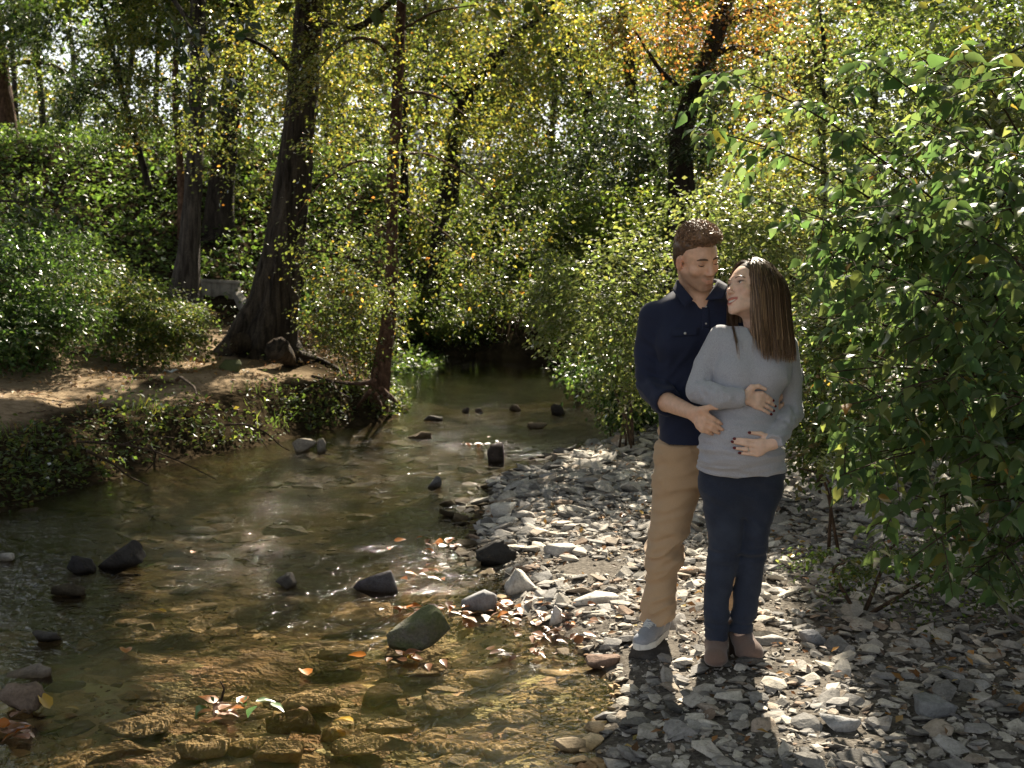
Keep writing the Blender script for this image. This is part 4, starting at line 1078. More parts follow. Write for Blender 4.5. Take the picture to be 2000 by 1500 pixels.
# the largest scattered stones in view stand alone, the rest is one mass
smesh = [mesh_np('creek_stone', V, [F], M_STONE_O, False, link=False) for V, F in HULLS]
def singles(d, n, mask):
    px, py, sz = px_size(d)
    v = (px > 0) & (px < 2000) & (py > 860) & (py < 1500) & mask
    hid = (px > 1370) & (px < 1530) & (py < 1320) & (d['y'] > 5.0)
    sc = np.where(v & ~hid, sz * (1 + .2 * d['z'] / .1), -1)
    top = np.argsort(-sc)[:n]; return top[sc[top] > 8], px, py
for d, n, water in ((D1, 225, False), (D2, 70, True)):
    ok = free(d)
    idx, px, py = singles(d, n, ok)
    sel = np.zeros(len(d['x']), bool); sel[idx] = True
    for i in idx:
        o = obj_of('creek_stone', smesh[d['v'][i]])
        M = np.eye(4); M[:3, :3] = d['R'][i] * d['s'][i]; M[:3, 3] = (d['x'][i], d['y'][i], d['z'][i] + (0 if water else d['s'][i] * .05))
        o.matrix_world = Matrix(M.tolist()); o.color = (*d['col'][i], 1)
        c = d['col'][i]; lum = c.mean(); warm = c[0] / max(c[2], 1e-3)
        tone = 'brown' if warm > 1.45 else 'dark grey' if lum < .17 else 'mid grey' if lum < .27 else 'pale grey' if lum < .36 else 'whitish'
        V = d['lib'][d['v'][i]][0]; th = np.ptp(V[:, 2]); wd = np.ptp(V[:, 1])
        shp = 'thin flat' if th < .22 else 'long narrow' if wd < .66 else 'chunky' if th > .31 else 'broad'
        szw = 'large' if d['s'][i] > .20 else 'middling' if d['s'][i] > .15 else 'small'
        if d['z'][i] < 0:
            tn = 'tan' if lum > .16 else 'dark brown'
            pl = 'in the shallow water at the bottom left' if px[i] < 500 else 'under clear water below the mossy boulder' if py[i] > 1300 and px[i] < 900 else 'under the quiet pool near the sneaker' if py[i] > 1300 else 'in the rippled water beyond the mossy boulder'
        else:
            tn = tone
            if py[i] > 1400: pl = 'at the bottom edge below the boots' if px[i] < 1620 else 'in the shade at the lower right corner'
            elif py[i] > 1290: pl = 'between the sneaker and the water' if px[i] < 1350 else 'just in front of the boots' if px[i] < 1600 else 'in the shade under the big shrub'
            elif px[i] < 1150: pl = 'at the water edge near the floating leaves'
            elif px[i] < 1330: pl = 'on the sunny gravel left of the tan trousers'
            else: pl = 'on the sunny gravel right of the jeans'
        lab = f'{szw} {tn} {shp} stone {pl}'
        tag(o, lab, 'stone', ('stones ' + pl) + f' ({szw} {tn} {shp})')
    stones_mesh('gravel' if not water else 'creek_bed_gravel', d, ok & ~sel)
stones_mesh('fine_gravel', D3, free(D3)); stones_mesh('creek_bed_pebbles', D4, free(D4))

# ------------------------------------------------------------------ big leafy shrub on the right
def leaf_obj_material():
    t = leaf_material('shrub_leaf', .28, .52, (2.4, 2.4, 1.35), .38)
    t.name = 'shrub_leaf_single'; nt = t.node_tree
    a = [n for n in nt.nodes if n.type == 'ATTRIBUTE'][0]; oi = nt.nodes.new('ShaderNodeObjectInfo')
    for l in list(nt.links):
        if l.from_node == a: nt.links.new(oi.outputs['Color'], l.to_socket)
    return t
M_SHRUB = leaf_material('shrub_leaf_mass', .28, .52, (2.4, 2.4, 1.35), .38)
M_SHRUB_O = leaf_obj_material()
def big_shrub():
    OL = [(1325, 215), (1385, 110), (1500, 110), (1640, 130), (1690, 60), (1760, 40), (2130, 20), (2130, 1200), (1850, 1160), (1700, 1090), (1640, 990), (1600, 880), (1588, 760), (1578, 660), (1560, 520), (1470, 400), (1400, 330)]
    rg = R(500)
    base = np.array([2.95, 5.7, 0]); base[2] = height(base[0], base[1])
    t = thing('leafy_shrub', 'big leafy shrub arching in from the right edge beside the woman', 'shrub', base)
    tips = [(1345, 245, 4.9), (1400, 140, 4.8), (1490, 390, 4.7), (1575, 380, 5.0), (1600, 500, 4.6), (1592, 620, 4.9), (1605, 730, 4.5), (1625, 850, 4.7),
            (1640, 930, 4.4), (1700, 1030, 4.6), (1780, 1090, 4.3), (1890, 1130, 4.6), (1700, 120, 4.7), (1770, 90, 5.1), (1880, 110, 4.8), (1975, 140, 4.5),
            (1610, 200, 5.1), (1690, 300, 4.4), (1720, 560, 4.2), (1760, 760, 4.1), (1850, 920, 4.2), (1950, 1020, 4.3), (1800, 420, 4.0), (1930, 560, 3.9), (1900, 300, 4.1), (1960, 800, 4.0), (1680, 660, 5.3), (1740, 880, 5.3),
            (1700, 440, 4.8), (1840, 640, 4.4), (1790, 240, 4.6), (1660, 790, 4.3), (1900, 760, 4.6), (1990, 400, 4.2)]
    tubes, B, Dr = [], [], []
    for (px, py, Y) in tips:
        tip = P(px, py, Y)
        b = base + rg.normal(0, .12, 3) * (1, 1, 0)
        far = np.linalg.norm(tip - b)
        mid = b * .5 + tip * .5 + np.array([.22, .1, .24 * far + .10])
        q = np.linspace(0, 1, 13)[:, None]
        path = (1 - q) ** 2 * b + 2 * q * (1 - q) * mid + q ** 2 * tip
        tubes.append(tube(path, np.linspace(.012, .0022, 13), 5, 24, cap=False))
        dd = norm(np.gradient(path, axis=0))
        for u in np.sort(rg.uniform(.22, 1.0, 30)):
            f = u * 12; i = min(int(f), 11); w = f - i
            c = path[i] * (1 - w) + path[i + 1] * w
            side = norm(np.cross(dd[i], [0, 0, 1]) * rg.choice([-1, 1]) + rg.normal(0, .3, 3))
            dr = dd[i] * .65 + side * .7 + np.array([0, 0, rg.normal(-.05, .3)])
            B.append(c); Dr.append(dr)
    B, Dr = np.array(B), norm(np.array(Dr))
    bp = PX(B); be = PX(B + Dr * .3); inb = in_poly(bp[:, 0], bp[:, 1], OL) & in_poly(be[:, 0], be[:, 1], OL)
    for b, d, L, k in zip(B, Dr, rg.uniform(.14, .30, len(B)), inb):
        if not k: continue
        tubes.append(tube([b, b + d * L * .5, b + d * L + np.array([0, 0, -.05])], [.0028, .002, .0012], 4, 5, cap=False))
    o = mesh_np('branch', *join_tubes(tubes), M_TWIG, True, parent=t); local(o, base); o['kind'] = 'stuff'
    pos, ax, nr, sz = sprays(B, Dr, rg, 12, .30, .061, .30, .7, .28)
    ax[:, 2] -= .35
    nr = nr + np.array([0, -.35, .1])
    sz = sz * 1.05 * rg.choice([.72, 1.0, 1.2], len(sz), p=[.3, .45, .25])
    col = colors('shrub', len(pos), rg)
    yl = rg.random(len(pos)) < .02
    col[yl] = colors('gold', int(yl.sum()), rg)
    pr = PX(pos); ok = (pr[:, 2] > 1.5) & (pr[:, 0] < 2120) & (pos[:, 2] > .12)
    # keep the outline of the crown: nothing in front of the woman or above the top sprigs
    ok &= in_poly(pr[:, 0], pr[:, 1], OL)
    pos, ax, nr, sz, col, pr = pos[ok], ax[ok], nr[ok], sz[ok], col[ok], pr[ok]
    sx, sy, s3 = frames(ax, nr)
    view = norm(CAM0 - pos); facing = np.abs((s3 * view).sum(1))
    area = sz * FPX / pr[:, 2] * (.25 + facing)
    cell = (pr[:, 0] // 26).astype(int) * 1000 + (pr[:, 1] // 26).astype(int)
    rank = np.zeros(len(pos), int); seen = {}
    for i in np.argsort(pr[:, 2]):
        rank[i] = seen.get(cell[i], 0); seen[cell[i]] = rank[i] + 1
    score = np.where((rank < 1) & (pr[:, 0] < 1990) & (pr[:, 0] > 0) & (pr[:, 1] > 10), area, -1)
    top = np.argsort(-score)[:298]; sel = np.zeros(len(pos), bool); sel[top] = True
    me = mesh_np('leaf', T_OV[0], T_OV[1], M_SHRUB_O, True, link=False)
    for i in top:
        q = obj_of('leaf', me, t); M = np.eye(4)
        M[:3, 0], M[:3, 1], M[:3, 2] = sx[i] * sz[i], sy[i] * sz[i], s3[i] * sz[i]; M[:3, 3] = pos[i] - base
        q.matrix_local = Matrix(M.tolist()); q.color = (*col[i], 1)
    m = ~sel
    o = leaf_mesh('foliage', pos[m], ax[m], nr[m], sz[m], col[m], M_SHRUB, T_OV, t, True); local(o, base); o['kind'] = 'stuff'
big_shrub()
rg = R(501)
b = P(1690, 1120, 5.7)
shrub('low_shrub', 'low dark creeping shrub at the foot of the big leafy shrub', [(P(1680, 1080, 5.7), (.16, .2, .10), 12), (P(1780, 1110, 5.7), (.26, .3, .12), 26), (P(1880, 1130, 5.8), (.3, .3, .15), 30)],
      rg, 'mid', .030, M_LEAF, stems_to(b, [P(1650, 1100, 5.6), P(1760, 1060, 5.6), P(1850, 1080, 5.7)], rg), power=0, length=.22)
shrub('low_shrub', 'small sunlit sprig with pale leaves beside the hem of the grey sweater', [(P(1580, 920, 6.6), (.10, .12, .07), 3)],
      rg, 'pale', .05, M_LEAF, stems_to(P(1640, 990, 6.8), [P(1560, 915, 6.5), P(1600, 925, 6.6)], rg), power=0, length=.18)

# ------------------------------------------------------------------ fallen leaves on water and gravel
def fallen_leaves():
    rg = R(520)
    tv = T_OV[0].copy(); flat = tv.copy(); flat[:, 2] *= .6
    curl = tv.copy(); curl[:, 2] = curl[:, 2] * 1.4 + .25 * (curl[:, 1] - .5) ** 2 + .5 * curl[:, 0] ** 2
    mt = leaf_material('fallen_leaf', .8, .3, (1.8, 1.5, .9), .3)
    nt = mt.node_tree; a = [n for n in nt.nodes if n.type == 'ATTRIBUTE'][0]; oi = nt.nodes.new('ShaderNodeObjectInfo')
    for l in list(nt.links):
        if l.from_node == a: nt.links.new(oi.outputs['Color'], l.to_socket)
    mes = [mesh_np('fallen_leaf', q, T_OV[1], mt, True, link=False) for q in (flat, curl)]
    OR, BRN, PK, GR, YE = (.40, .14, .02), (.20, .09, .04), (.32, .19, .13), (.06, .14, .03), (.42, .27, .03)
    cl = [  # centre px, spread px, n, colours, size, label, group
        (800, 1195, 80, 10, 18, [PK, BRN, OR], .075, ' leaf floating in the drift beyond the mossy boulder', 'leaves in the drift beyond the boulder'),
        (960, 1200, 90, 16, 40, [PK, PK, BRN, OR], .075, ' leaf in the sunlit drift between boulder and gravel', 'leaves of the sunlit drift'),
        (1090, 1235, 60, 22, 34, [PK, PK, BRN], .07, ' leaf in the drift beside the white stone', 'leaves by the white stone'),
        (1000, 1285, 90, 6, 14, [PK, BRN], .06, ' leaf in the line of leaves edging the quiet pool', 'leaves edging the pool'),
        (790, 1292, 70, 8, 12, [OR, YE, BRN], .08, ' leaf caught at the foot of the mossy boulder', 'leaves at the foot of the boulder'),
        (850, 1065, 60, 14, 15, [OR, OR, BRN], .085, ' leaf in the cluster above the pale chunky block', 'leaves above the chunky block'),
        (820, 1120, 40, 16, 10, [OR, PK], .08, ' leaf stranded beside the dark triangular rock', 'leaves by the triangular rock'),
        (30, 1440, 50, 30, 16, [OR, PK, BRN], .085, ' leaf heaped in the lower left corner', 'leaves heaped lower left'),
        (80, 1385, 40, 16, 6, [YE, BRN], .09, ' leaf beside the rough brown rock', 'leaves beside the rough brown rock'),
        (440, 1395, 60, 16, 12, [OR, BRN, PK], .085, ' leaf tangled with green leaves in the shallows', 'leaves tangled lower left'),
        (480, 1385, 60, 10, 6, [GR], .085, ' leaf in the shallows at lower left', 'green leaves in the shallows'),
        (940, 870, 60, 10, 10, [OR, BRN], .085, ' leaf on the wet stones in midstream', 'leaves in midstream'),
        (1230, 1000, 120, 70, 16, [OR, YE, BRN], .06, ' leaf on the gravel left of the tan trousers', 'leaves on the gravel left'),
        (1570, 1120, 60, 80, 14, [OR, YE, BRN], .05, ' leaf on the sunny gravel right of the jeans', 'leaves on the gravel right'),
    ]
    for (px, py, sx, sy, n, cs, sz, lab, grp) in cl:
        for _ in range(n):
            q = G(px + rg.normal(0, sx * .55), py + rg.normal(0, sy * .55), 0)
            zz = max(float(height(q[0], q[1])) + .03, .012) + rg.uniform(0, .012)
            o = obj_of('fallen_leaf', mes[rg.integers(2)])
            o.location = (q[0], q[1], zz); s = sz * rg.uniform(.6, 1.15)
            o.scale = (s * rg.uniform(.8, 1.3), s, s); o.rotation_euler = (rg.normal(0, .22), rg.normal(0, .22), rg.uniform(0, 6.3))
            ci = rg.integers(len(cs)); mi = o.data == mes[1]
            c = np.array(cs[ci]) * rg.uniform(.7, 1.2); o.color = (*c, 1)
            wd = {id(OR): 'orange', id(BRN): 'brown', id(PK): 'pinkish tan', id(GR): 'green', id(YE): 'yellow'}[id(cs[ci])]
            ll = ('large ' if s > sz * .95 else 'small ' if s < sz * .72 else '') + wd + (' curled' if mi else ' flat') + lab
            tag(o, ll, 'leaf', grp + ': ' + ll.split(' leaf')[0])
    for (px, py, z, s, rot, c, lab) in [(600, 1322, .012, .11, .4, OR, 'large orange leaf floating beside the blue glint'), (690, 1412, .012, .085, 1.2, YE, 'yellow leaf floating above the pale oval slab'),
            (245, 1278, .012, .10, .3, OR, 'orange leaf folded on the dark water at left'), (325, 1198, .012, .10, 1.4, YE, 'long yellow leaf on the dark water'), (375, 1082, .012, .07, 0, OR, 'orange leaf near the large black boulder'),
            (1342, 1112, .13, .055, 1.5, OR, 'orange leaf on pale gravel between the two pairs of legs'), (1577, 1133, .12, .05, .3, OR, 'bright orange leaf on the sunny gravel'), (1860, 1310, .16, .07, 1.3, (.16, .15, .05), 'dull green leaf on the shaded gravel'), (1122, 1222, .03, .07, .7, OR, 'orange leaf curled on the white stone')]:
        q = G(px, py, z); o = obj_of('fallen_leaf', mes[1]); o.location = q; o.scale = (s, s, s); o.rotation_euler = (.1, .12, rot); o.color = (*c, 1)
        tag(o, lab, 'leaf', 'single fallen leaves')
fallen_leaves()

# ------------------------------------------------------------------ concrete culvert, wall, railing, lamp, litter, branches
def concrete():
    t = NT('old_concrete'); v = t.coord('Object'); n = t.noise(v, 5, 5, .65); f = t.noise(v, 40, 4); s = t.noise(t.coord('Object', (6, 6, .8)), 2, 4)
    c = t.ramp(n, [(.3, (.17, .155, .13)), (.6, (.33, .305, .26))])
    c = t.mix(c, (.08, .075, .06), t.ramp(s, [(.5, 0.0), (.7, .7)]))
    return t.set(c, .93, t.bump(t.math('ADD', n, f), .4, .02), .2)
def prism(outline, y0, y1):
    """outline in x,z swept from y0 to y1 (one quad strip and two n-gons)"""
    n = len(outline); V = [(a, y0, b) for a, b in outline] + [(a, y1, b) for a, b in outline]
    return V, n
def poly_obj(name, V, faces, mat, parent, base, smooth=False):
    me = bpy.data.meshes.new(name); me.from_pydata([tuple(v) for v in V], [], faces); me.update(); me.validate()
    me.materials.append(mat); o = obj_of(name, me, parent); local(o, base); return o
def culvert():
    mc = concrete(); Y = 23.0; m = Y / FPX
    base = P(432, 606, Y); bx, by, bz = base
    t = thing('concrete_culvert', 'small grey concrete culvert with arched mouth between two trunks', 'culvert', base)
    X0, X1 = -.52, .33; top = .56; r = .19; cx = .0
    arc = [(cx + r * math.cos(a), .10 + r * math.sin(a)) for a in np.linspace(0, math.pi, 11)]
    out = [(X0, -.3), (X0, top), (X1, top - .05), (X1, -.3), (cx + r, -.3)] + arc + [(cx - r, -.3)]
    V, n = prism([(bx + a, bz + b) for a, b in out], by, by + .22)
    F = [list(range(n))[::-1], list(range(n, 2 * n))] + [[i, (i + 1) % n, n + (i + 1) % n, n + i] for i in range(n)]
    poly_obj('headwall', V, F, mc, t, base)
    V, n = prism([(bx + X0 - .02, bz + top), (bx + X0 - .02, bz + top + .05), (bx + X1 + .02, bz + top), (bx + X1 + .02, bz + top - .05)], by - .03, by + .25)
    poly_obj('coping', V, [[3, 2, 1, 0], [4, 5, 6, 7], [0, 1, 5, 4], [1, 2, 6, 5], [2, 3, 7, 6], [3, 0, 4, 7]], mc, t, base)
    for nm, a, b in (('wing_wall', (X0 + .06, top - .18, -.02), (.12, -.12, -1.5)), ('wing_wall', (X1, top - .2, -.02), (X1 + .34, .12, -.8))):
        w = .07
        V = [(bx + a[0] - w, by + a[2], bz - .4), (bx + a[0] + w, by + a[2], bz - .4), (bx + a[0] + w, by + a[2], bz + a[1]), (bx + a[0] - w, by + a[2], bz + a[1]),
             (bx + b[0] - w, by + b[2], bz - .4), (bx + b[0] + w, by + b[2], bz - .4), (bx + b[0] + w, by + b[2], bz + b[1]), (bx + b[0] - w, by + b[2], bz + b[1])]
        poly_obj(nm, V, [[0, 1, 2, 3], [7, 6, 5, 4], [0, 4, 5, 1], [1, 5, 6, 2], [2, 6, 7, 3], [3, 7, 4, 0]], mc, t, base)
    md = NT('culvert_inside'); md.set((.03, .027, .024), .95)
    th = np.linspace(0, math.pi, 11); V = []
    for yy in (by + .225, by + 2.2): V += [(bx + cx + (r + .01) * math.cos(a), yy, bz + .10 + (r + .01) * math.sin(a)) for a in th]
    F = [[i, i + 1, 11 + i + 1, 11 + i] for i in range(10)] + [list(range(11, 22))]
    poly_obj('pipe', V, F, md.m, t, base)
culvert()
def railing_and_wall():
    mw = NT('white_paint'); mw.set((.72, .72, .70), .6)
    Y = 40.0; a, b = P(905, 316, Y), P(1012, 316, Y); zt = P(905, 296, Y)[2]; zb = a[2]
    base = (a + b) / 2
    t = thing('white_railing', 'white painted railing glimpsed through leaves above a dark wall', 'railing', base)
    def bar(nm, p, q, r):
        o = mesh_np(nm, *tube([p, q], [r, r], 6, 4), mw.m, False, parent=t); local(o, base)
    for z in (zt, zb + .06): bar('rail', (a[0], Y, z), (b[0], Y, z), .03)
    for x in np.linspace(a[0], b[0], 15): bar('baluster', (x, Y + .002, zb), (x, Y + .002, zt - .01), .014)
    for x in (a[0], base[0], b[0]): bar('post', (x, Y + .05, zb - .2), (x, Y + .05, zt + .06), .05)
    ms = concrete(); x0, x1 = P(905, 330, Y)[0], P(1062, 330, Y)[0]; zz = P(900, 318, Y)[2]; z0 = float(height(base[0], Y)) - .4
    tw = thing('retaining_wall', 'dark stone retaining wall under the white railing', 'wall', (base[0], Y + .3, z0))
    rg = R(530); z = z0; 
    while z < zz - .02:
        hh = min(.24, zz - z); x = x0 - rg.uniform(0, .3)
        while x < x1:
            w = rg.uniform(.35, .7); e = .012
            V = [(x + e, Y - rg.uniform(0, .03), z + e), (x + w - e, Y - .01, z + e), (x + w - e, Y - .01, z + hh - e), (x + e, Y - rg.uniform(0, .03), z + hh - e)]
            V += [(v[0], Y + .5, v[2]) for v in V]
            poly_obj('stone', V, [[0, 1, 2, 3], [7, 6, 5, 4], [0, 4, 5, 1], [1, 5, 6, 2], [2, 6, 7, 3], [3, 7, 4, 0]], ms, tw, (base[0], Y + .3, z0))
            x += w
        z += hh
    # lamp on a thin post
    Y = 42.0; l = P(820, 262, Y); zg = float(height(l[0], Y)) - .1
    tl = thing('lamp_post', 'small grey lamp post among leaves right of the slim scaly trunk', 'lamp', (l[0], Y, zg))
    mg = NT('grey_metal'); mg.set((.25, .27, .30), .4, Metallic=.4)
    mgl = NT('lamp_glass'); mgl.set((.6, .62, .6), .2)
    lb = (l[0], Y, zg)
    o = mesh_np('post', *tube([(l[0], Y, zg), (l[0], Y, l[2] - .18)], [.05, .04], 8, 4), mg.m, True, parent=tl); local(o, lb)
    o = mesh_np('lantern', *tube([(l[0], Y, l[2] - .18), (l[0], Y, l[2] - .02)], [.08, .13], 8, 4), mgl.m, False, parent=tl); local(o, lb)
    o = mesh_np('cap', *tube([(l[0], Y, l[2] - .02), (l[0], Y, l[2] + .03), (l[0], Y, l[2] + .14)], [.2, .19, .03], 8, 6), mg.m, False, parent=tl); local(o, lb)
railing_and_wall()
def oddments():
    rg = R(540)
    g = G(333, 722, .66); g[2] = height(g[0], g[1]) + .02
    q = np.linspace(-1, 1, 7); X, Yg = np.meshgrid(q * .085, q * .05); Z = (vnoise(np.stack([X.ravel(), Yg.ravel()], -1) * 30, 5) - .2) * .06
    V = np.stack([X.ravel() + g[0], Yg.ravel() + g[1], Z + g[2]], 1); i = np.arange(49).reshape(7, 7)
    F = np.stack([i[:-1, :-1], i[:-1, 1:], i[1:, 1:], i[1:, :-1]], -1).reshape(-1, 4)
    mp = NT('white_plastic'); mp.set((.75, .78, .8), .5)
    tag(mesh_np('litter_bag', V, F, mp.m, True), 'scrap of white plastic litter on the shaded path', 'litter')
    # dead branches and bare roots along the left bank
    def stick(lab, pts, r, name='fallen_branch', cat='branch', fork=None):
        pt = []
        for (px, py, z) in pts: pt.append(G(px, py, z))
        T = [tube(pt, np.linspace(r, r * .35, len(pt)), 7, len(pt) * 6, seed=int(pts[0][0]))]
        if fork: T.append(tube([pt[fork[0]]] + [G(*f) for f in fork[1]], np.linspace(r * .6, r * .2, len(fork[1]) + 1), 6, 10))
        tag(mesh_np(name, *join_tubes(T), M_TWIG, True), lab, cat, 'dead branches and roots on the left bank')
    stick('thick curved dead branch lying on the sandy path', [(345, 742, .66), (352, 736, .70), (366, 746, .70), (380, 756, .68), (384, 772, .62)], .022)
    stick('long dead branch trailing down the left bank to the water', [(150, 862, .5), (240, 868, .42), (300, 880, .38), (360, 905, .22), (420, 935, .05)], .011, fork=(1, [(300, 850, .5), (340, 855, .45)]))
    stick('bare root hanging over the undercut bank', [(170, 880, .35), (220, 905, .22), (250, 930, .08), (290, 948, .02)], .014)
    stick('thin looping root under the bank edge', [(290, 870, .42), (305, 885, .25), (300, 905, .10), (285, 920, .02)], .012)
    stick('pale root running along the bank below the path', [(440, 830, .42), (480, 828, .40), (520, 845, .28), (550, 872, .05), (565, 880, .01)], .012, fork=(1, [(510, 858, .2), (525, 880, .02)]))
    stick('weathered branch at the foot of the slim scaly trunk', [(610, 735, .55), (650, 745, .52), (690, 752, .48), (715, 748, .48)], .02, fork=(1, [(660, 765, .5), (690, 780, .45)]))
    stick('dark twig standing up from the shallows', [(432, 1368, .0), (438, 1345, .06), (430, 1330, .10)], .006)
    stick('bare twig arching over the creek from the right bank', [(1180, 745, .1), (1165, 725, .3), (1150, 690, .55), (1120, 668, .75)], .02)
    stick('tangled bare twig beside the navy sleeve', [(1250, 860, .1), (1235, 835, .22), (1240, 810, .38), (1270, 790, .45)], .007, fork=(1, [(1255, 845, .25), (1285, 822, .35)]))
oddments()
def tree_roots():
    rg = R(550)
    def add(tree, mat, lst):
        t = [o for o in bpy.data.objects if o.name.startswith(tree) and 'label' in o][0]; b = np.array(t.location)
        for pts, r in lst:
            pt = [G(*p) for p in pts]
            o = mesh_np('root', *tube(pt, np.linspace(r, r * .3, len(pt)), 9, len(pt) * 6, .006, int(pts[0][0])), mat, True, parent=t); local(o, b)
    add('cottonwood_tree', M_BARK_OAK, [([(556, 650, .95), (572, 668, .85), (590, 690, .72), (606, 714, .55)], .12), ([(470, 668, .9), (452, 682, .75), (440, 694, .62)], .14),
                                       ([(540, 680, .85), (562, 700, .70), (570, 716, .55)], .16), ([(580, 690, .75), (620, 700, .62), (664, 722, .50), (690, 745, .40)], .05)])
    bt = [o for o in bpy.data.objects if o.get('label', '').startswith('slim reddish')][0]; bt.name = 'birch_tree'
    add('birch_tree', M_BARK_BIRCH, [([(745, 760, .5), (765, 775, .3), (782, 795, .02)], .035), ([(735, 770, .45), (745, 795, .15), (755, 815, -.02)], .03), ([(722, 765, .5), (705, 785, .3), (690, 805, .1)], .03),
                                     ([(730, 745, .6), (700, 750, .52), (660, 745, .48)], .035), ([(752, 770, .4), (775, 785, .15), (790, 800, -.03)], .03)])
tree_roots()
# ================================================================== SCULPTING (distance fields -> one continuous mesh)
class Field:
    def __init__(s, xs, ys, zs):
        s.x, s.y, s.z = [np.asarray(a, np.float32) for a in (xs, ys, zs)]
        s.v = np.full((len(s.x), len(s.y), len(s.z)), .2, np.float32)
    def sub(s, lo, hi):
        i = [np.searchsorted(a, [l, h]) for a, l, h in zip((s.x, s.y, s.z), lo, hi)]
        sl = tuple(slice(max(a[0] - 1, 0), a[1] + 1) for a in i)
        return sl, s.x[sl[0]][:, None, None], s.y[sl[1]][None, :, None], s.z[sl[2]][None, None, :]
    def put(s, fn, lo, hi, k=.01, op='add', pad=None):
        pad = (k * 1.2 + .02) if pad is None else pad
        sl, X, Y, Z = s.sub(np.asarray(lo) - pad, np.asarray(hi) + pad)
        if 0 in s.v[sl].shape: return
        d = fn(X, Y, Z).astype(np.float32); a = s.v[sl]
        if op == 'add':
            h = np.clip(.5 + .5 * (a - d) / k, 0, 1); s.v[sl] = a * (1 - h) + d * h - k * h * (1 - h)
        else:
            h = np.clip(.5 - .5 * (a + d) / k, 0, 1); s.v[sl] = a * (1 - h) - d * h + k * h * (1 - h)
    def capsule(s, a, b, ra, rb, k=.01, op='add', sq=None):
        a, b = np.asarray(a, float), np.asarray(b, float); r = max(ra, rb)
        ab = b - a; L = max(float(ab @ ab), 1e-9)
        def fn(X, Y, Z):
            t = np.clip(((X - a[0]) * ab[0] + (Y - a[1]) * ab[1] + (Z - a[2]) * ab[2]) / L, 0, 1)
            return np.sqrt((X - a[0] - t * ab[0]) ** 2 + (Y - a[1] - t * ab[1]) ** 2 + (Z - a[2] - t * ab[2]) ** 2) - (ra + t * (rb - ra))
        s.put(fn, np.minimum(a, b) - r, np.maximum(a, b) + r, k, op)
    def chain(s, pts, rad, k=.012, op='add'):
        for i in range(len(pts) - 1): s.capsule(pts[i], pts[i + 1], rad[i], rad[i + 1], k, op)
    def ellipsoid(s, c, r, k=.01, op='add', M=None):
        c, r = np.asarray(c, float), np.asarray(r, float); M = np.eye(3) if M is None else M
        def fn(X, Y, Z):
            q = [(M[0, i] * (X - c[0]) + M[1, i] * (Y - c[1]) + M[2, i] * (Z - c[2])) / r[i] for i in range(3)]
            k0 = np.sqrt(q[0] ** 2 + q[1] ** 2 + q[2] ** 2); k1 = np.sqrt((q[0] / r[0]) ** 2 + (q[1] / r[1]) ** 2 + (q[2] / r[2]) ** 2)
            return k0 * (k0 - 1) / np.maximum(k1, 1e-6)
        e = np.abs(M) @ r
        s.put(fn, c - e, c + e, k, op)
    def loft(s, rows, k=.02, inset=0.0, p=2.3, sm=5):
        """rows: (z, cx, cy, half width, half depth)"""
        rows = np.array(sorted(rows)); z0, z1 = rows[0, 0], rows[-1, 0]
        zz = np.clip(s.z, z0, z1)
        c = [np.interp(zz, rows[:, 0], rows[:, i]) for i in range(1, 5)]
        ker = np.hanning(2 * sm + 3)[1:-1]; ker /= ker.sum()
        c = [np.convolve(np.pad(q, sm, 'edge'), ker, 'valid').astype(np.float32) for q in c]
        cx, cy, a, b = c; a = np.maximum(a - inset, .01); b = np.maximum(b - inset, .01)
        lo = (float((cx - a).min()), float((cy - b).min()), z0 + inset); hi = (float((cx + a).max()), float((cy + b).max()), z1 - inset)
        pad = k * 1.2 + .02
        sl, X, Y, Z = s.sub(np.array(lo) - pad, np.array(hi) + pad)
        g = lambda q: q[sl[2]][None, None, :]
        u = (np.abs((X - g(cx)) / g(a)) ** p + np.abs((Y - g(cy)) / g(b)) ** p) ** (1 / p)
        d = (u - 1) * np.minimum(g(a), g(b))
        rr = .02
        e = np.maximum(Z - (z1 - inset), (z0 + inset) - Z)
        d = np.where(e > -rr, np.maximum(d, e) + .0, d).astype(np.float32)
        A = s.v[sl]; h = np.clip(.5 + .5 * (A - d) / k, 0, 1); s.v[sl] = A * (1 - h) + d * h - k * h * (1 - h)
    def near(s, band=.03):
        m = np.abs(s.v) < band; i = np.argwhere(m)
        return m, np.stack([s.x[i[:, 0]], s.y[i[:, 1]], s.z[i[:, 2]]], 1).astype(float)
    def displace(s, fn, band=.03):
        m, p = s.near(band); s.v[m] += fn(p).astype(np.float32)
    def front(s, x, z, y0=None):
        i, k = int(np.argmin(abs(s.x - x))), int(np.argmin(abs(s.z - z)))
        c = s.v[i, :, k]; w = np.where(c < 0)[0]
        if not len(w): return None
        j = w[0]
        if j == 0: return float(s.y[0])
        t = c[j - 1] / (c[j - 1] - c[j]); return float(s.y[j - 1] + t * (s.y[j] - s.y[j - 1]))
    def mesh(s):
        v = s.v; S = v < 0
        c = [S[a:S.shape[0] - 1 + a, b:S.shape[1] - 1 + b, d:S.shape[2] - 1 + d] for a in (0, 1) for b in (0, 1) for d in (0, 1)]
        anyv = c[0].copy(); allv = c[0].copy()
        for q in c[1:]: anyv |= q; allv &= q
        act = anyv & ~allv; idx = np.argwhere(act)
        ids = np.full(act.shape, -1, np.int32); ids[act] = np.arange(len(idx))
        I, J, K = idx.T
        cor = [(a, b, d) for a in (0, 1) for b in (0, 1) for d in (0, 1)]
        val = np.stack([v[I + a, J + b, K + d] for a, b, d in cor], 1)
        pos = np.stack([np.stack([s.x[I + a], s.y[J + b], s.z[K + d]], 1) for a, b, d in cor], 1)
        acc = np.zeros((len(idx), 3)); n = np.zeros(len(idx))
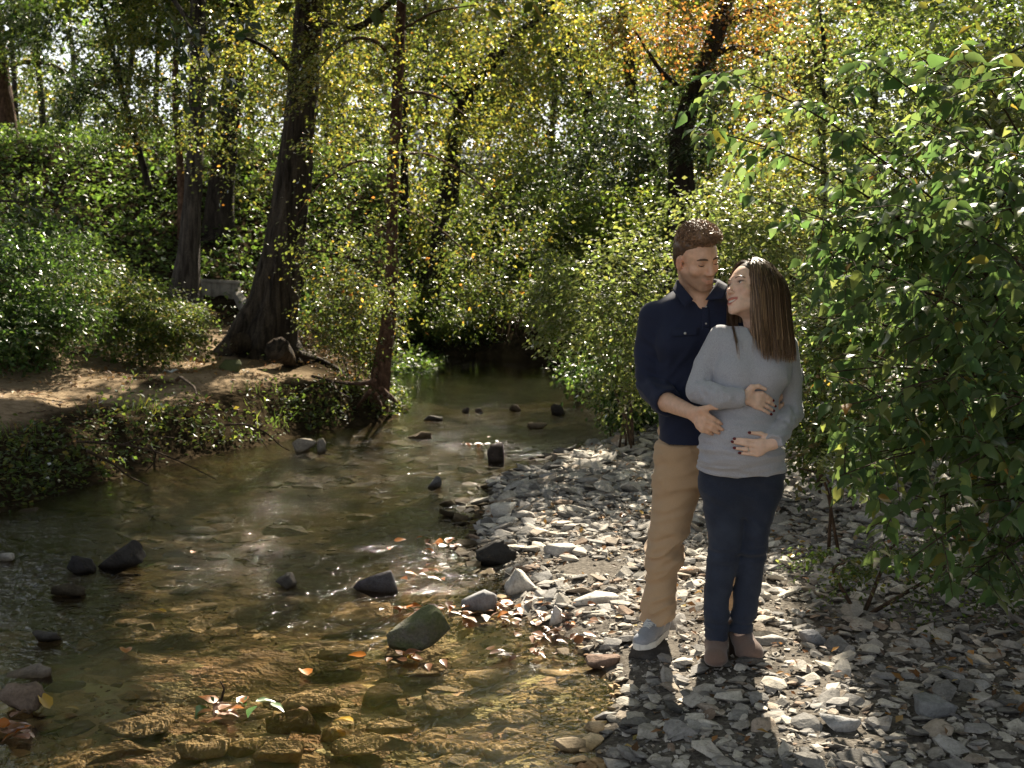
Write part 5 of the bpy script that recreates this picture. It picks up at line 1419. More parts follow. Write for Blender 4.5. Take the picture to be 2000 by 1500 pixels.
        for e0 in range(8):
            for bit in (1, 2, 4):
                e1 = e0 | bit
                if e1 == e0: continue
                m = (val[:, e0] < 0) != (val[:, e1] < 0)
                t = val[m, e0] / (val[m, e0] - val[m, e1])
                acc[m] += pos[m, e0] + t[:, None] * (pos[m, e1] - pos[m, e0]); n[m] += 1
        V = acc / n[:, None]
        Fs = []
        def quads(d, flip):
            o = [0, 1, 2]; a, b = [q for q in o if q != d]
            sl0 = [slice(1, -1)] * 3; sl1 = [slice(1, -1)] * 3
            sl0[d] = slice(0, -1); sl1[d] = slice(1, None)
            s0, s1 = S[tuple(sl0)], S[tuple(sl1)]
            e = np.argwhere(s0 != s1)
            if not len(e): return
            p = e.copy(); p[:, a] += 1; p[:, b] += 1
            def cell(da, db):
                q = p.copy(); q[:, a] -= da; q[:, b] -= db; return ids[q[:, 0], q[:, 1], q[:, 2]]
            Q = np.stack([cell(1, 1), cell(0, 1), cell(0, 0), cell(1, 0)], 1)
            ins = s0[e[:, 0], e[:, 1], e[:, 2]]
            if flip: ins = ~ins
            Q[~ins] = Q[~ins][:, ::-1]; Fs.append(Q)
        quads(0, False); quads(1, True); quads(2, False)
        F = np.concatenate(Fs); F = F[(F >= 0).all(1)]
        return V, F
def smooth_mesh(V, F, it=2, lam=.5):
    e = np.concatenate([F[:, [0, 1]], F[:, [1, 2]], F[:, [2, 3]], F[:, [3, 0]]])
    for _ in range(it):
        a = np.zeros_like(V); n = np.zeros(len(V))
        np.add.at(a, e[:, 0], V[e[:, 1]]); np.add.at(a, e[:, 1], V[e[:, 0]])
        np.add.at(n, e[:, 0], 1); np.add.at(n, e[:, 1], 1)
        V = V + lam * (a / np.maximum(n, 1)[:, None] - V)
    return V
def rot_head(yaw, pitch, roll):
    yaw, pitch, roll = [math.radians(a) for a in (yaw, pitch, roll)]
    fw = np.array([math.sin(yaw), -math.cos(yaw), 0]); up = np.array([0, 0, 1.]); lf = np.cross(up, fw)
    f2 = fw * math.cos(pitch) + up * math.sin(pitch); u2 = up * math.cos(pitch) - fw * math.sin(pitch)
    return np.stack([lf * math.cos(roll) + u2 * math.sin(roll), f2, u2 * math.cos(roll) - lf * math.sin(roll)], 1)

# ------------------------------------------------------------------ materials
def skin_mat():
    t = NT('skin'); v = t.coord('Object'); n = t.noise(v, 60, 4, .6); b = t.noise(v, 14, 3)
    c = t.mix(t.attr('Col').outputs['Color'], t.ramp(n, [(.3, .88), (.7, 1.08)]), 1.0, 'MULTIPLY')
    c = t.mix(c, (.55, .24, .16), t.ramp(b, [(.5, 0.0), (.8, .18)]))
    t.set(c, .48, t.bump(n, .15, .002), .4)
    t.b.inputs['Subsurface Weight'].default_value = .12
    t.b.inputs['Subsurface Radius'].default_value = (.012, .005, .003); t.b.inputs['Subsurface Scale'].default_value = 1
    return t.m
def cloth_mat(name, c0, c1, weave=420, rough=.9, big=None, bump=.25, sheen=.2):
    t = NT(name); v = t.coord('Object'); n = t.noise(v, weave, 2, .6); b = t.noise(v, 5, 4, .6)
    c = t.ramp(n, [(.35, c0), (.65, c1)])
    if big: c = t.mix(c, big, t.ramp(b, [(.45, 0.0), (.75, .6)]))
    t.set(c, rough, t.bump(n, bump, .002), .25)
    t.b.inputs['Sheen Weight'].default_value = sheen
    return t.m
M_SKIN = skin_mat()
M_SHIRT = cloth_mat('navy_cotton', (.010, .014, .034), (.016, .022, .050), 600, .82, None, .12, .08)
M_SWEAT = cloth_mat('grey_knit', (.28, .285, .32), (.47, .475, .515), 520, .95, None, .35, .3)
M_JEANS = cloth_mat('dark_denim', (.014, .019, .034), (.028, .037, .062), 500, .85, (.055, .070, .105), .3, .1)
M_CHINO = cloth_mat('tan_chino', (.42, .29, .175), (.50, .35, .215), 600, .88, None, .15, .15)
M_BOOT = cloth_mat('brown_suede', (.14, .09, .07), (.19, .125, .098), 260, .95, (.19, .13, .10), .3, .3)
M_SNEAK = cloth_mat('grey_leather', (.27, .285, .32), (.31, .325, .36), 160, .45, None, .1, 0)
M_WHITE = cloth_mat('white_rubber', (.62, .62, .60), (.72, .72, .70), 60, .6, (.5, .47, .42), .1, 0)
def hair_mat(name, rough=.42):
    t = NT(name); t.set(t.attr('Col').outputs['Color'], rough, None, .45); return t.m
M_HAIR = hair_mat('hair')
def flat_mat(name, c, rough=.5, **kw):
    t = NT(name); t.set(c, rough, None, .4, **kw); return t.m
M_NAIL = flat_mat('dark_red_nail', (.11, .006, .010), .2)
M_TEETH = flat_mat('teeth', (.75, .72, .66), .3)
M_BUTTON = flat_mat('button', (.45, .45, .44), .4)
M_RING = flat_mat('silver_ring', (.8, .8, .78), .2, Metallic=1.0)
M_SOCK = flat_mat('shoe_sole_dark', (.05, .035, .028), .8)

LIP, BLUSH = np.array([.42, .10, .085]), np.array([.52, .22, .15])
def head(fd, c, Rm, s, male):
    """adds a head to the field; returns the local-coordinate function"""
    W = lambda p: c + s * (Rm @ np.asarray(p, float))
    E = lambda p, r, k=.01, op='add': fd.ellipsoid(W(p), np.asarray(r) * s, k * s, op, Rm)
    C = lambda a, b, ra, rb, k=.01, op='add': fd.capsule(W(a), W(b), ra * s, rb * s, k * s, op)
    w = 1.0 if male else .94
    E((0, -.018, .045), (.074 * w, .096, .080))
    E((0, .026, .004), (.062 * w, .068, .072), .03)
    E((0, .026, -.055), (.050 * w, .056, .058), .03)
    for q in (-1, 1):
        C((q * .052 * w, -.002, -.050), (q * .020, .066, -.102), .020, .016 if male else .012, .022)
        E((q * .041 * w, .057, -.032), (.023, .021, .021), .018)
    E((0, .071, -.104), (.022 if male else .017, .018, .016), .014)
    C((-.030, .078, .021), (.030, .078, .021), .010, .010, .014)
    for q in (-1, 1):
        E((q * .032, .097, .001), (.019, .016, .012), .010, 'cut')
        E((q * .032, .0715, .001), (.0165, .0155, .0135), .005)
        if not male: E((q * .032, .0885, .0005), (.0115, .0085, .0046), .002, 'cut')
    nw = 1.0 if male else .74
    C((0, .083, .012), (0, .106 if male else .1035, -.032), .0072 * nw, .0105 * nw, .010)
    E((0, .1075 if male else .1055, -.037), (.0108 * nw, .0105, .0095), .006)
    for q in (-1, 1): E((q * .0128 * nw, .0955, -.041), (.0085 * nw, .0115 * nw, .0078 * nw), .006)
    for q in (-1, 1): E((q * .006, .103, -.0475), (.0035, .005, .003), .003, 'cut')
    E((0, .062, -.072), (.034, .030, .024), .020)
    zc = -.066                                         # smiling corners
    if male:
        for q in (-1, 1):
            C((q * .031, .0775, -.0590), (q * .010, .0925, -.0675), .0028, .0044, .005)
            C((q * .030, .0770, -.0610), (q * .009, .0915, -.0775), .0028, .0052, .005)
            C((q * .032, .0800, -.0585), (q * .008, .0980, -.0722), .0018, .0020, .003, 'cut')
        C((-.010, .0930, -.0675), (.010, .0930, -.0675), .0044, .0044, .005); C((-.010, .0915, -.078), (.010, .0915, -.078), .0052, .0052, .005)
        C((-.009, .0980, -.0722), (.009, .0980, -.0722), .0020, .0020, .003, 'cut')
    else:
        for q in (-1, 1):
            C((q * .029, .0780, -.0615), (q * .010, .0925, -.0655), .0028, .0042, .004)
            C((q * .028, .0770, -.0640), (q * .010, .0900, -.0850), .0028, .0050, .004)
        C((-.010, .0925, -.0655), (.010, .0925, -.0655), .0043, .0043, .004); C((-.010, .0900, -.0855), (.010, .0900, -.0855), .0052, .0052, .004)
        C((-.010, .0945, -.0750), (.010, .0945, -.0750), .0062, .0062, .002, 'cut')
        for q in (-1, 1): C((q * .010, .0945, -.0750), (q * .025, .0840, -.0660), .0060, .0025, .002, 'cut')
    for q in (-1, 1):                                  # smile folds beside the mouth
        C((q * .020, .0985, -.044), (q * .037, .0830, -.070), .0035, .0030, .008, 'cut')
        E((q * .076 * w, -.012, -.014), (.010, .019, .031), .006)
        E((q * .087 * w, -.006, -.012), (.006, .010, .019), .005, 'cut')
    return W, (lambda p: ((p - c) / s) @ Rm)
def skin_colors(V, L, male, base):
    col = np.repeat(np.asarray(base)[None], len(V), 0); q = L(V)
    a = np.abs(q[:, 0]); y, z = q[:, 1], q[:, 2]
    on = (np.abs(q) < .17).all(1)
    def blend(m, c): 
        nonlocal col
        m = np.clip(m, 0, 1)[:, None] * on[:, None]; col = col * (1 - m) + np.asarray(c) * m
    blend((.18 if male else .35) * np.exp(-((a - .044) / .018) ** 2 - ((z + .030) / .018) ** 2) * (y > .02), BLUSH)
    blend((.3 if male else .2) * np.exp(-(a / .016) ** 2 - ((z + .038) / .012) ** 2) * (y > .08), BLUSH)
    blend(.6 * np.exp(-((a - .08) / .014) ** 2 - ((z + .012) / .035) ** 2) * (y < .03), (.55, .20, .13))
    if male:
        zu, zl = np.interp(a, [0, .010, .030], [-.0675, -.0675, -.0595]), np.interp(a, [0, .010, .029], [-.0780, -.0770, -.0610]); wd = .0042
    else:
        zu, zl = np.interp(a, [0, .010, .028], [-.0652, -.0652, -.0625]), np.interp(a, [0, .010, .027], [-.0855, -.0848, -.0655]); wd = .0046
    lipm = np.maximum(np.exp(-((z - zu) / wd) ** 4), np.exp(-((z - zl) / (wd * 1.1)) ** 4)) * sstep(.031, .027, a) * (y > .074)
    blend(lipm * (.5 if male else .9), LIP if not male else (.36, .13, .10))
    if male:
        st = sstep(-.030, -.058, z + .25 * np.maximum(y - .09, 0)) * sstep(-.045, .0, y) * (1 - lipm) * sstep(-.150, -.115, z)
        st = np.maximum(st, sstep(.018, .010, np.abs(z + .055)) * sstep(.030, .022, a) * (y > .07) * (1 - lipm))
        blend(.62 * st, (.20, .125, .085))
        blend(.55 * np.exp(-((z - .004) / .010) ** 2 - ((a - .032) / .018) ** 2) * (y > .06), (.34, .17, .11))
    else:
        blend(.75 * np.exp(-((z - .0065) / .0045) ** 2 - ((a - .033) / .016) ** 2) * (y > .06), (.10, .055, .04))
        blend(.35 * np.exp(-((z + .006) / .004) ** 2 - ((a - .033) / .014) ** 2) * (y > .06), (.20, .10, .07))
    return col
def finish(name, fd, mat, parent, base, colf=None, it=1, smooth=True):
    V, F = fd.mesh()
    if it: V = smooth_mesh(V, F, it)
    o = mesh_np(name, V, F, mat, smooth, colf(V) if colf else None, parent); local(o, base); return o
def hand(fd, wrist, kn, tips, thumb, r=1.0, bulge=.006, wr=.024):
    """wrist, four knuckles, four tips, thumb (base, joint, tip) in world space"""
    w = np.asarray(wrist, float); kn = [np.asarray(p, float) for p in kn]; tips = [np.asarray(p, float) for p in tips]
    for i, p in enumerate(kn):
        fd.capsule(w + (p - w) * .12, p, .0165 * r, .0108 * r, .016)
    for i in range(3): fd.capsule(kn[i] * .75 + w * .25, kn[i + 1] * .75 + w * .25, .0125 * r, .0125 * r, .014)
    fr = [1.0, 1.04, .98, .86]
    for i, (p, t) in enumerate(zip(kn, tips)):
        d = t - p; tow = np.array([0, -1, .15])
        m1, m2 = p + d * .45 + tow * bulge, p + d * .75 + tow * bulge * .6
        f = fr[i] * r
        for a, b, ra, rb in ((p, m1, .0100, .0088), (m1, m2, .0090, .0080), (m2, t, .0082, .0066)): fd.capsule(a, b, ra * f, rb * f, .0035)
    b, j, t = [np.asarray(p, float) for p in thumb]
    fd.capsule(w + (b - w) * .3, b, .018 * r, .014 * r, .016); fd.capsule(b, j, .0125 * r, .0102 * r, .006); fd.capsule(j, t, .0102 * r, .0078 * r, .004)
def nails(parent, base, lst, size, mat):
    th = np.linspace(0, np.pi, 7); ph = np.linspace(0, 2 * np.pi, 10, endpoint=False)
    for tip, d in lst:
        d = norm(np.asarray(d, float)); n = np.array([0, -1, .25]); n = norm(n - d * (n @ d)); sd = np.cross(d, n)
        c = np.asarray(tip) + n * .0045 - d * .001
        V = np.array([c + size * (1.15 * math.cos(a) * d + .8 * math.sin(a) * math.cos(b) * sd + .5 * math.sin(a) * math.sin(b) * n) for a in th for b in ph])
        i = np.arange(70).reshape(7, 10); j = np.roll(i, -1, 1)
        F = np.stack([i[:-1], j[:-1], j[1:], i[1:]], -1).reshape(-1, 4)
        o = mesh_np('fingernail', V, F, mat, True, parent=parent); local(o, base)
def eyeball(parent, base, W, L, q, gaze, s):
    c = W((q * .032, .0718, .001)); r = .0128 * s
    th = np.linspace(0, np.pi, 17); ph = np.linspace(0, 2 * np.pi, 24, endpoint=False)
    g = norm(np.asarray(gaze, float)); a = norm(np.cross(g, [.1, .2, 1])); b = np.cross(g, a)
    V = np.array([c + r * (math.cos(t) * g + math.sin(t) * (math.cos(p) * a + math.sin(p) * b)) for t in th for p in ph])
    ang = np.repeat(th, 24)
    col = np.where((ang < .22)[:, None], (.01, .008, .006), np.where((ang < .56)[:, None], (.09, .05, .025), (.62, .60, .57)))
    i = np.arange(17 * 24).reshape(17, 24); j = np.roll(i, -1, 1)
    F = np.stack([i[:-1], j[:-1], j[1:], i[1:]], -1).reshape(-1, 4)
    t = NT('eye'); t.set(t.attr('Col').outputs['Color'], .12, None, .5)
    o = mesh_np('eye', V, F, t.m, True, col, parent); local(o, base)
def strip_tube(parent, base, name, paths, rads, col, mat, seg=6, res=10):
    T = [tube(p, r, seg, res) for p, r in zip(paths, rads)]
    V, F = join_tubes(T); o = mesh_np(name, V, F, mat, True, np.repeat(np.asarray(col)[None], len(V), 0), parent); local(o, base); return o
def patch(name, c4, bulge, thick, mat, parent, base, n=7, bow=(0, -1, 0)):
    """thin cloth flap: corners (tl, tr, br, bl), bowed outward, with thickness"""
    tl, tr, br, bl = [np.asarray(p, float) for p in c4]; u = np.linspace(0, 1, n)
    U, Vv = np.meshgrid(u, u); U, Vv = U[..., None], Vv[..., None]
    p = (tl * (1 - U) + tr * U) * (1 - Vv) + (bl * (1 - U) + br * U) * Vv + np.asarray(bow) * bulge * np.sin(U * np.pi) * (1 - .0 * Vv)
    q = p - np.asarray(bow) * thick
    V = np.concatenate([p.reshape(-1, 3), q.reshape(-1, 3)]); i = np.arange(n * n).reshape(n, n); m = n * n
    F = [np.stack([i[:-1, :-1], i[1:, :-1], i[1:, 1:], i[:-1, 1:]], -1).reshape(-1, 4), np.stack([i[:-1, :-1], i[:-1, 1:], i[1:, 1:], i[1:, :-1]], -1).reshape(-1, 4) + m]
    ed = np.concatenate([i[0, :], i[1:, -1], i[-1, -2::-1], i[-2:0:-1, 0]]); e2 = np.roll(ed, -1)
    F.append(np.stack([ed, e2, e2 + m, ed + m], 1))
    o = mesh_np(name, V, [np.concatenate(F)], mat, True, parent=parent); local(o, base); return o
def rowsp(rows, Y, dep, sh=None):
    """silhouette rows (py, xl, xr[, depth, shift]) -> loft rows in metres"""
    out = []
    for r in rows:
        y = r[4] if len(r) > 4 else 0.0; Yc = (Y(r[0]) if callable(Y) else Y) + y
        a, b = P(r[1], r[0], Yc), P(r[2], r[0], Yc)
        out.append((a[2], (a[0] + b[0]) / 2, Yc, (b[0] - a[0]) / 2, r[3] if len(r) > 3 else dep))
    return out
grid = lambda a, b, d: np.arange(a, b + d, d)
def zgrid(*seg):
    out = []
    for a, b, d in seg: out.append(np.arange(a, b - d * .5, d))
    return np.concatenate(out)
def folds(p, sx, sy, sz, seed, sharp=1.0):
    n = fbm(np.stack([p[:, 0] * sx, p[:, 1] * sy, p[:, 2] * sz], 1), 2, seed)
    return (1 - np.abs(n - .5) * 4) * sharp

# ================================================================== THE WOMAN
def make_woman():
    WY = 4.90
    base = P(1425, 1318, 4.92); base[2] = height(base[0], base[1])
    me = thing('person', 'woman in grey knit sweater and dark jeans holding her pregnant belly', 'person', base)
    hc = P(1466, 569, 4.96); HR = rot_head(-64, 19, 15); hs = 1.05
    neck0 = hc + hs * HR @ np.array([0, -.022, -.050]); neckb = P(1490, 655, 4.945)
    torso = [(638, 1420, 1526, .070, .03), (646, 1402, 1538, .085, .02), (660, 1393, 1546, .10, .01), (690, 1394, 1546, .112, 0), (715, 1396, 1544, .118, -.01),
             (745, 1392, 1537, .120, -.015), (775, 1391, 1520, .114, -.02), (800, 1387, 1514, .120, -.03), (830, 1373, 1519, .135, -.04), (860, 1367, 1523, .142, -.045), (890, 1364, 1529, .140, -.04), (918, 1365, 1532, .128, -.02)]
    trows = rowsp(torso, WY, .12)
    # --- sweater torso first: hands rest on it
    sw = Field(grid(.62, 1.32, .0058), grid(4.55, 5.10, .0058), zgrid((.90, 1.62, .0058)))
    sw.loft(trows, .02, 0, 2.25, 4)
    for px in (1437, 1500): sw.ellipsoid(P(px, 733, 4.815), (.060, .055, .062), .05)
    sw.ellipsoid(P(1442, 862, 4.80), (.130, .085, .120), .06)
    def on(px, py, off=0.0):
        Y = 4.72
        for _ in range(4):
            q = P(px, py, Y); f = sw.front(q[0], q[2])
            if f is None: break
            Y = f - off
        return P(px, py, Y)
    global W_ON; W_ON = on
    bellyon = on
    # arms: sleeve chains
    e1, c1 = P(1364, 762, 4.86), on(1447, 776, .034)
    c1m = P(1404, 776, 4.74)
    s1 = P(1408, 658, 4.92)
    armR = [s1, P(1378, 712, 4.90), e1, c1m, c1]; rR = [.051, .048, .049, .044, .036]
    s2 = P(1534, 674, 4.93); e2 = P(1544, 806, 4.90); c2 = on(1513, 862, .040)
    armL = [s2, P(1545, 740, 4.93), e2, c2]; rL = [.051, .046, .046, .036]
    surf_on = on
    # hands are placed on the belly before sleeves are added
    kn1 = [on(1489, 769, .011), on(1491, 779, .011), on(1489, 789, .011), on(1484, 797, .011)]
    tp1 = [on(1509, 782, .007), on(1513, 793, .007), on(1510, 802, .007), on(1505, 809, .007)]
    th1 = [on(1468, 757, .016), on(1481, 754, .013), on(1495, 760, .009)]
    kn2 = [on(1478, 862, .012), on(1475, 871, .012), on(1476, 880, .012), on(1479, 888, .012)]
    tp2 = [on(1434, 857, .008), on(1430, 863, .008), on(1434, 875, .008), on(1444, 885, .008)]
    th2 = [on(1497, 853, .016), on(1486, 847, .013), on(1463, 845, .009)]
    w1, w2 = on(1452, 777, .022), on(1512, 865, .026)
    global MAN_SIDE
    MAN_SIDE = {'kn': [on(1379, 809, .016), on(1376, 820, .016), on(1374, 831, .016), on(1371, 840, .016)],
                'tp': [on(1409, 828, .009), on(1411, 839, .009), on(1404, 846, .009), on(1391, 848, .009)],
                'th': [on(1374, 800, .022), on(1386, 795, .018), on(1400, 797, .012)]}
    sw.chain(armR[:2], rR[:2], .012); sw.chain(armR[1:], rR[1:], .006); sw.chain(armL[:2], rL[:2], .010); sw.chain(armL[1:], rL[1:], .005)
    # clean cuff ends and neckline
    d1 = norm(c1 - c1m); d2 = norm(c2 - e2)
    sw.capsule(c1 + d1 * .047, c1 + d1 * .075, .046, .046, .004, 'cut'); 
    sw.capsule(c2 + d2 * .047, c2 + d2 * .075, .046, .046, .004, 'cut')
    sw.ellipsoid(P(1496, 646, 4.885), (.078, .115, .070), .01, 'cut'); sw.capsule(neckb, neck0, .068, .06, .008, 'cut')
    # hem opened from below is hidden by the jeans; folds across the belly and in the elbows
    zb = P(1440, 850, WY)[2]
    def fold(p):
        pr = PX(p); px, py = pr[:, 0], pr[:, 1]
        a = (folds(p, 5, 5, 30, 3) - .7) * .0095 * sstep(795, 830, py) + folds(p + np.stack([p[:, 2] * .35, p[:, 2] * 0, p[:, 0] * .25], 1), 6, 6, 26, 8) * .0060 * sstep(780, 800, py)
        g = np.exp(-((px - 1366) / 26) ** 2 - ((py - 762) / 28) ** 2) + np.exp(-((px - 1546) / 22) ** 2 - ((py - 812) / 26) ** 2) + .8 * np.exp(-((px - 1420) / 30) ** 2 - ((py - 776) / 18) ** 2)
        a = a + folds(p, 34, 12, 16, 5) * .013 * g
        arm = np.exp(-((px - 1402) / 14) ** 2 - ((py - 722) / 26) ** 2) + np.exp(-((px - 1538) / 9) ** 2 - ((py - 740) / 30) ** 2)
        a = a + folds(p + np.stack([p[:, 2] * .6, p[:, 1] * 0, p[:, 0] * 0], 1), 22, 8, 14, 6) * .009 * arm
        hem = np.exp(-((py - 912) / 3.0) ** 2); 
        return -a + .002 * np.exp(-((py - 903) / 1.6) ** 2)
    sw.displace(fold)
    finish('sweater', sw, M_SWEAT, me, base, None, 1)
    # --- body: one continuous skin
    bd = Field(grid(.66, 1.30, .0036), grid(4.58, 5.16, .0036), zgrid((.09, .30, .008), (.30, 1.00, .016), (1.00, 1.36, .0036), (1.36, 1.50, .006), (1.50, 1.80, .0030)))
    bd.loft(trows[:-1], .02, .03, 2.2, 2)
    bd.loft(rowsp([(905, 1368, 1530), (950, 1371, 1527), (985, 1374, 1520)], 4.92, .10), .03, .02)
    LLEG = [(935, 1368, 1454, .095), (980, 1373, 1455, .092), (1030, 1381, 1452, .085), (1075, 1388, 1446, .068), (1097, 1383, 1442, .064), (1140, 1377, 1430, .062), (1180, 1376, 1421, .054), (1217, 1379, 1419, .046), (1245, 1381, 1417, .042)]
    RLEG = [(935, 1446, 1527, .095), (980, 1447, 1516, .092), (1035, 1447, 1501, .085), (1077, 1444, 1493, .068), (1100, 1441, 1489, .064), (1150, 1434, 1485, .062), (1200, 1432, 1474, .052), (1230, 1431, 1465, .042)]
    legY = lambda py: 4.925 + .05 * np.clip((py - 980) / 200., 0, 1)
    for lr in (LLEG, RLEG): bd.loft(rowsp(lr, legY, .06), .01, .014, 2.1, 2)
    for px, py in ((1399, 1272), (1448, 1260)): bd.capsule(P(px, py - 22, 4.97), P(px + (px > 1420) * 4, py + 12, 4.965), .032, .024, .02)
    bd.chain(armR[:-1] + [w1], [.040, .040, .036, .032, .025], .015); bd.chain(armL[:-1] + [w2], [.040, .038, .035, .025], .015)
    bd.capsule(neckb + np.array([0, .015, -.05]), neck0, .060, .053, .03)
    hand(bd, w1, kn1, tp1, th1, .92); hand(bd, w2, kn2, tp2, th2, .92)
    Wf, Lf = head(bd, hc, HR, hs, False)
    def colf(V): return skin_colors(V, Lf, False, (.76, .52, .395))
    finish('body', bd, M_SKIN, me, base, colf, 1)
    tips = list(zip(tp1, [t - k for t, k in zip(tp1, kn1)])) + list(zip(tp2, [t - k for t, k in zip(tp2, kn2)])) + [(th2[2], th2[2] - th2[1])]
    nails(me, base, tips, .0072, M_NAIL)
    # ring on the lower hand
    a, b = kn2[2], tp2[2]; cc = a + (b - a) * .36 + np.array([0, -.003, 0]); dr = norm(b - a); u = norm(np.cross(dr, [0, 1, .2])); v = np.cross(dr, u)
    ring = [cc + .0098 * (math.cos(t) * u + math.sin(t) * v) for t in np.linspace(0, 2 * np.pi, 17)]
    T = [tube(ring, [.0016] * 17, 6, 34)]; st = cc + np.array([0, -.0115, 0])
    T.append(tube([st + (0, .002, 0), st, st - (0, .004, 0)], [.0038, .0042, .002], 8, 6))
    o = mesh_np('ring', *join_tubes(T), M_RING, True, parent=me); local(o, base)
    gz = norm(norm(P(1385, 525, 5.03) - hc) + .55 * norm(CAM0 - hc))
    for q in (-1, 1): eyeball(me, base, Wf, Lf, q, gz, hs)
    # teeth
    x = np.linspace(-.021, .021, 9); top = [Wf((a, .0905 - 16 * a * a, -.0670 + 5 * a * a)) for a in x]; bot = [Wf((a, .0905 - 16 * a * a, -.0790 + 22 * a * a)) for a in x]
    bk = [Wf((a, .083 - 16 * a * a, -.0735)) for a in x]
    V = np.array(top + bot + bk); i = np.arange(9)
    F = np.concatenate([np.stack([i[:-1], i[1:], i[1:] + 9, i[:-1] + 9], 1), np.stack([i[:-1] + 9, i[1:] + 9, i[1:] + 18, i[:-1] + 18], 1), np.stack([i[:-1] + 18, i[1:] + 18, i[1:], i[:-1]], 1)])
    o = mesh_np('teeth', V, F, M_TEETH, True, parent=me); local(o, base)
    for q in (-1, 1):
        strip_tube(me, base, 'eyebrow', [[Wf((q * .013, .0925, .0195)), Wf((q * .030, .0915, .0250)), Wf((q * .042, .0835, .0240)), Wf((q * .051, .0725, .0185))]], [[.0018, .0027, .0022, .0008]], (.11, .066, .042), M_HAIR)
        strip_tube(me, base, 'eyelashes', [[Wf((q * .020, .0850, .0030)), Wf((q * .032, .0885, .0062)), Wf((q * .044, .0815, .0040)), Wf((q * .049, .0770, .0055))]], [[.0008, .0014, .0016, .0006]], (.012, .008, .006), M_HAIR)
    # --- jeans
    jn = Field(grid(.72, 1.26, .0072), grid(4.72, 5.14, .0072), zgrid((.15, 1.08, .0072)))
    jn.loft(rowsp([(890, 1368, 1529, .125), (920, 1367, 1531, .122), (950, 1370, 1527, .108), (975, 1374, 1517, .094), (988, 1384, 1502, .080), (1006, 1415, 1475, .060)], 4.92, .10), .04, .003, 2.3, 4)
    for lr in (LLEG, RLEG): jn.loft(rowsp(lr, legY, .06), .014, 0, 2.15, 3)
    def jf(p):
        pr = PX(p); px, py = pr[:, 0], pr[:, 1]
        kn = np.exp(-((py - 1085) / 22) ** 2); th = np.exp(-((py - 965) / 40) ** 2); an = sstep(1170, 1210, py)
        return -(folds(p, 6, 6, 42, 21) * (.011 * kn + .010 * an) + folds(p + np.stack([p[:, 2] * .7, p[:, 1] * 0, p[:, 0] * .6], 1), 9, 5, 15, 22) * (.0055 * th + .004))
    jn.displace(jf)
    finish('jeans', jn, M_JEANS, me, base, None, 1)
    # --- ankle boots with block heels
    for px, top, toe, heel, rows in ((1399, 1262, (1397, 1313, 4.885), (1402, 1300, 5.03), [(1252, 1378, 1419, .050), (1262, 1377, 1418, .050), (1285, 1377, 1419, .056), (1300, 1375, 1420, .060)]),
                                     (1449, 1250, (1468, 1300, 4.90), (1436, 1288, 5.05), [(1241, 1430, 1467, .050), (1252, 1431, 1468, .050), (1275, 1435, 1474, .056), (1290, 1438, 1478, .060)])):
        bf = Field(grid(.76, 1.13, .0058), grid(4.74, 5.16, .0058), zgrid((.03, .34, .0058)))
        bf.loft(rowsp(rows, 4.985, .05), .01, -.003, 2.1, 2)
        tq, hq = P(*toe), P(*heel); ank = P(px, top + 44, 4.97)
        gz0 = float(height(tq[0], tq[1])) + .028
        tq[2] = gz0 + .030; hq2 = hq.copy(); hq2[2] = gz0 + .085
        bf.chain([ank, tq * .55 + ank * .45 + np.array([0, 0, .004]), tq], [.047, .042, .036], .03); bf.capsule(hq2, tq, .042, .040, .02)
        bf.ellipsoid(tq + (0, -.010, -.004), (.041, .050, .031), .02)
        bf.put(lambda X, Y, Z: (Z - (gz0 + np.clip((Y - tq[1] - .03) * .55, 0, .06)) + 0 * X), (.76, 4.74, .0), (1.13, 5.16, gz0 + .09), .004, 'cut')
        bf.capsule(P(px, top - 50, 4.985), P(px, top - 20, 4.985), .046, .036, .006, 'cut')
        bf.displace(lambda p: -(folds(p, 8, 30, 30, int(px)) * .002 * np.exp(-((PX(p)[:, 1] - 1288) / 14) ** 2)))
        o = finish('boot', bf, M_BOOT, me, base, None, 1)
        hb = hq.copy()
        V, F = tube([(hb[0], hb[1] + .005, gz0 - .05), (hb[0], hb[1] - .005, gz0 + .03), (hb[0], hb[1] - .01, gz0 + .075)], [.026, .030, .038], 12, 8)
        o2 = mesh_np('heel', V, F, M_SOCK, True, parent=o)
        V, F = tube([tq + (0, .05, -.036), tq + (0, -.01, -.034)], [.036, .036], 12, 4)
        # elastic band round the opening
        zt = P(px, top - 4, 4.985)[2]; cx = P(px, top, 4.985)[0]
        rg_ = [np.array([cx + .0425 * math.cos(a), 4.985 + .0505 * math.sin(a), zt + .004 * math.cos(2 * a)]) for a in np.linspace(0, 2 * np.pi, 25)]
        mesh_np('collar', *tube(rg_, [.0042] * 25, 6, 50), M_BOOT, True, parent=o)
    # --- long straight hair
    rg = R(600); N = 9500
    th = rg.uniform(0, 2 * np.pi, N); el = np.arcsin(rg.uniform(-.12, .99, N))
    q = np.stack([.074 * np.cos(el) * np.sin(th), -.018 + .097 * np.cos(el) * np.cos(th), .045 + .082 * np.sin(el)], 1)
    fr = (q[:, 1] > .052 + .30 * np.maximum(.072 - q[:, 2], 0)) | ((q[:, 2] < .052) & (q[:, 1] > .022)) | ((q[:, 2] < .0) & (q[:, 1] > -.01))
    q = q[~fr]; N = len(q)
    side = np.where(q[:, 0] + rg.normal(0, .004, N) > .006, 1., -1.)
    p = hc + hs * q @ HR.T * 1.03
    ex, fy, uz = HR.T[0], HR.T[1], HR.T[2]
    steps = 34; path = np.zeros((N, steps, 3)); path[:, 0] = p
    d = norm(ex[None] * side[:, None] * .9 + uz * .25 - fy * (.25 + 1.2 * np.clip(-q[:, 1:2] * 8, -.2, .8)) + rg.normal(0, .06, (N, 3)))
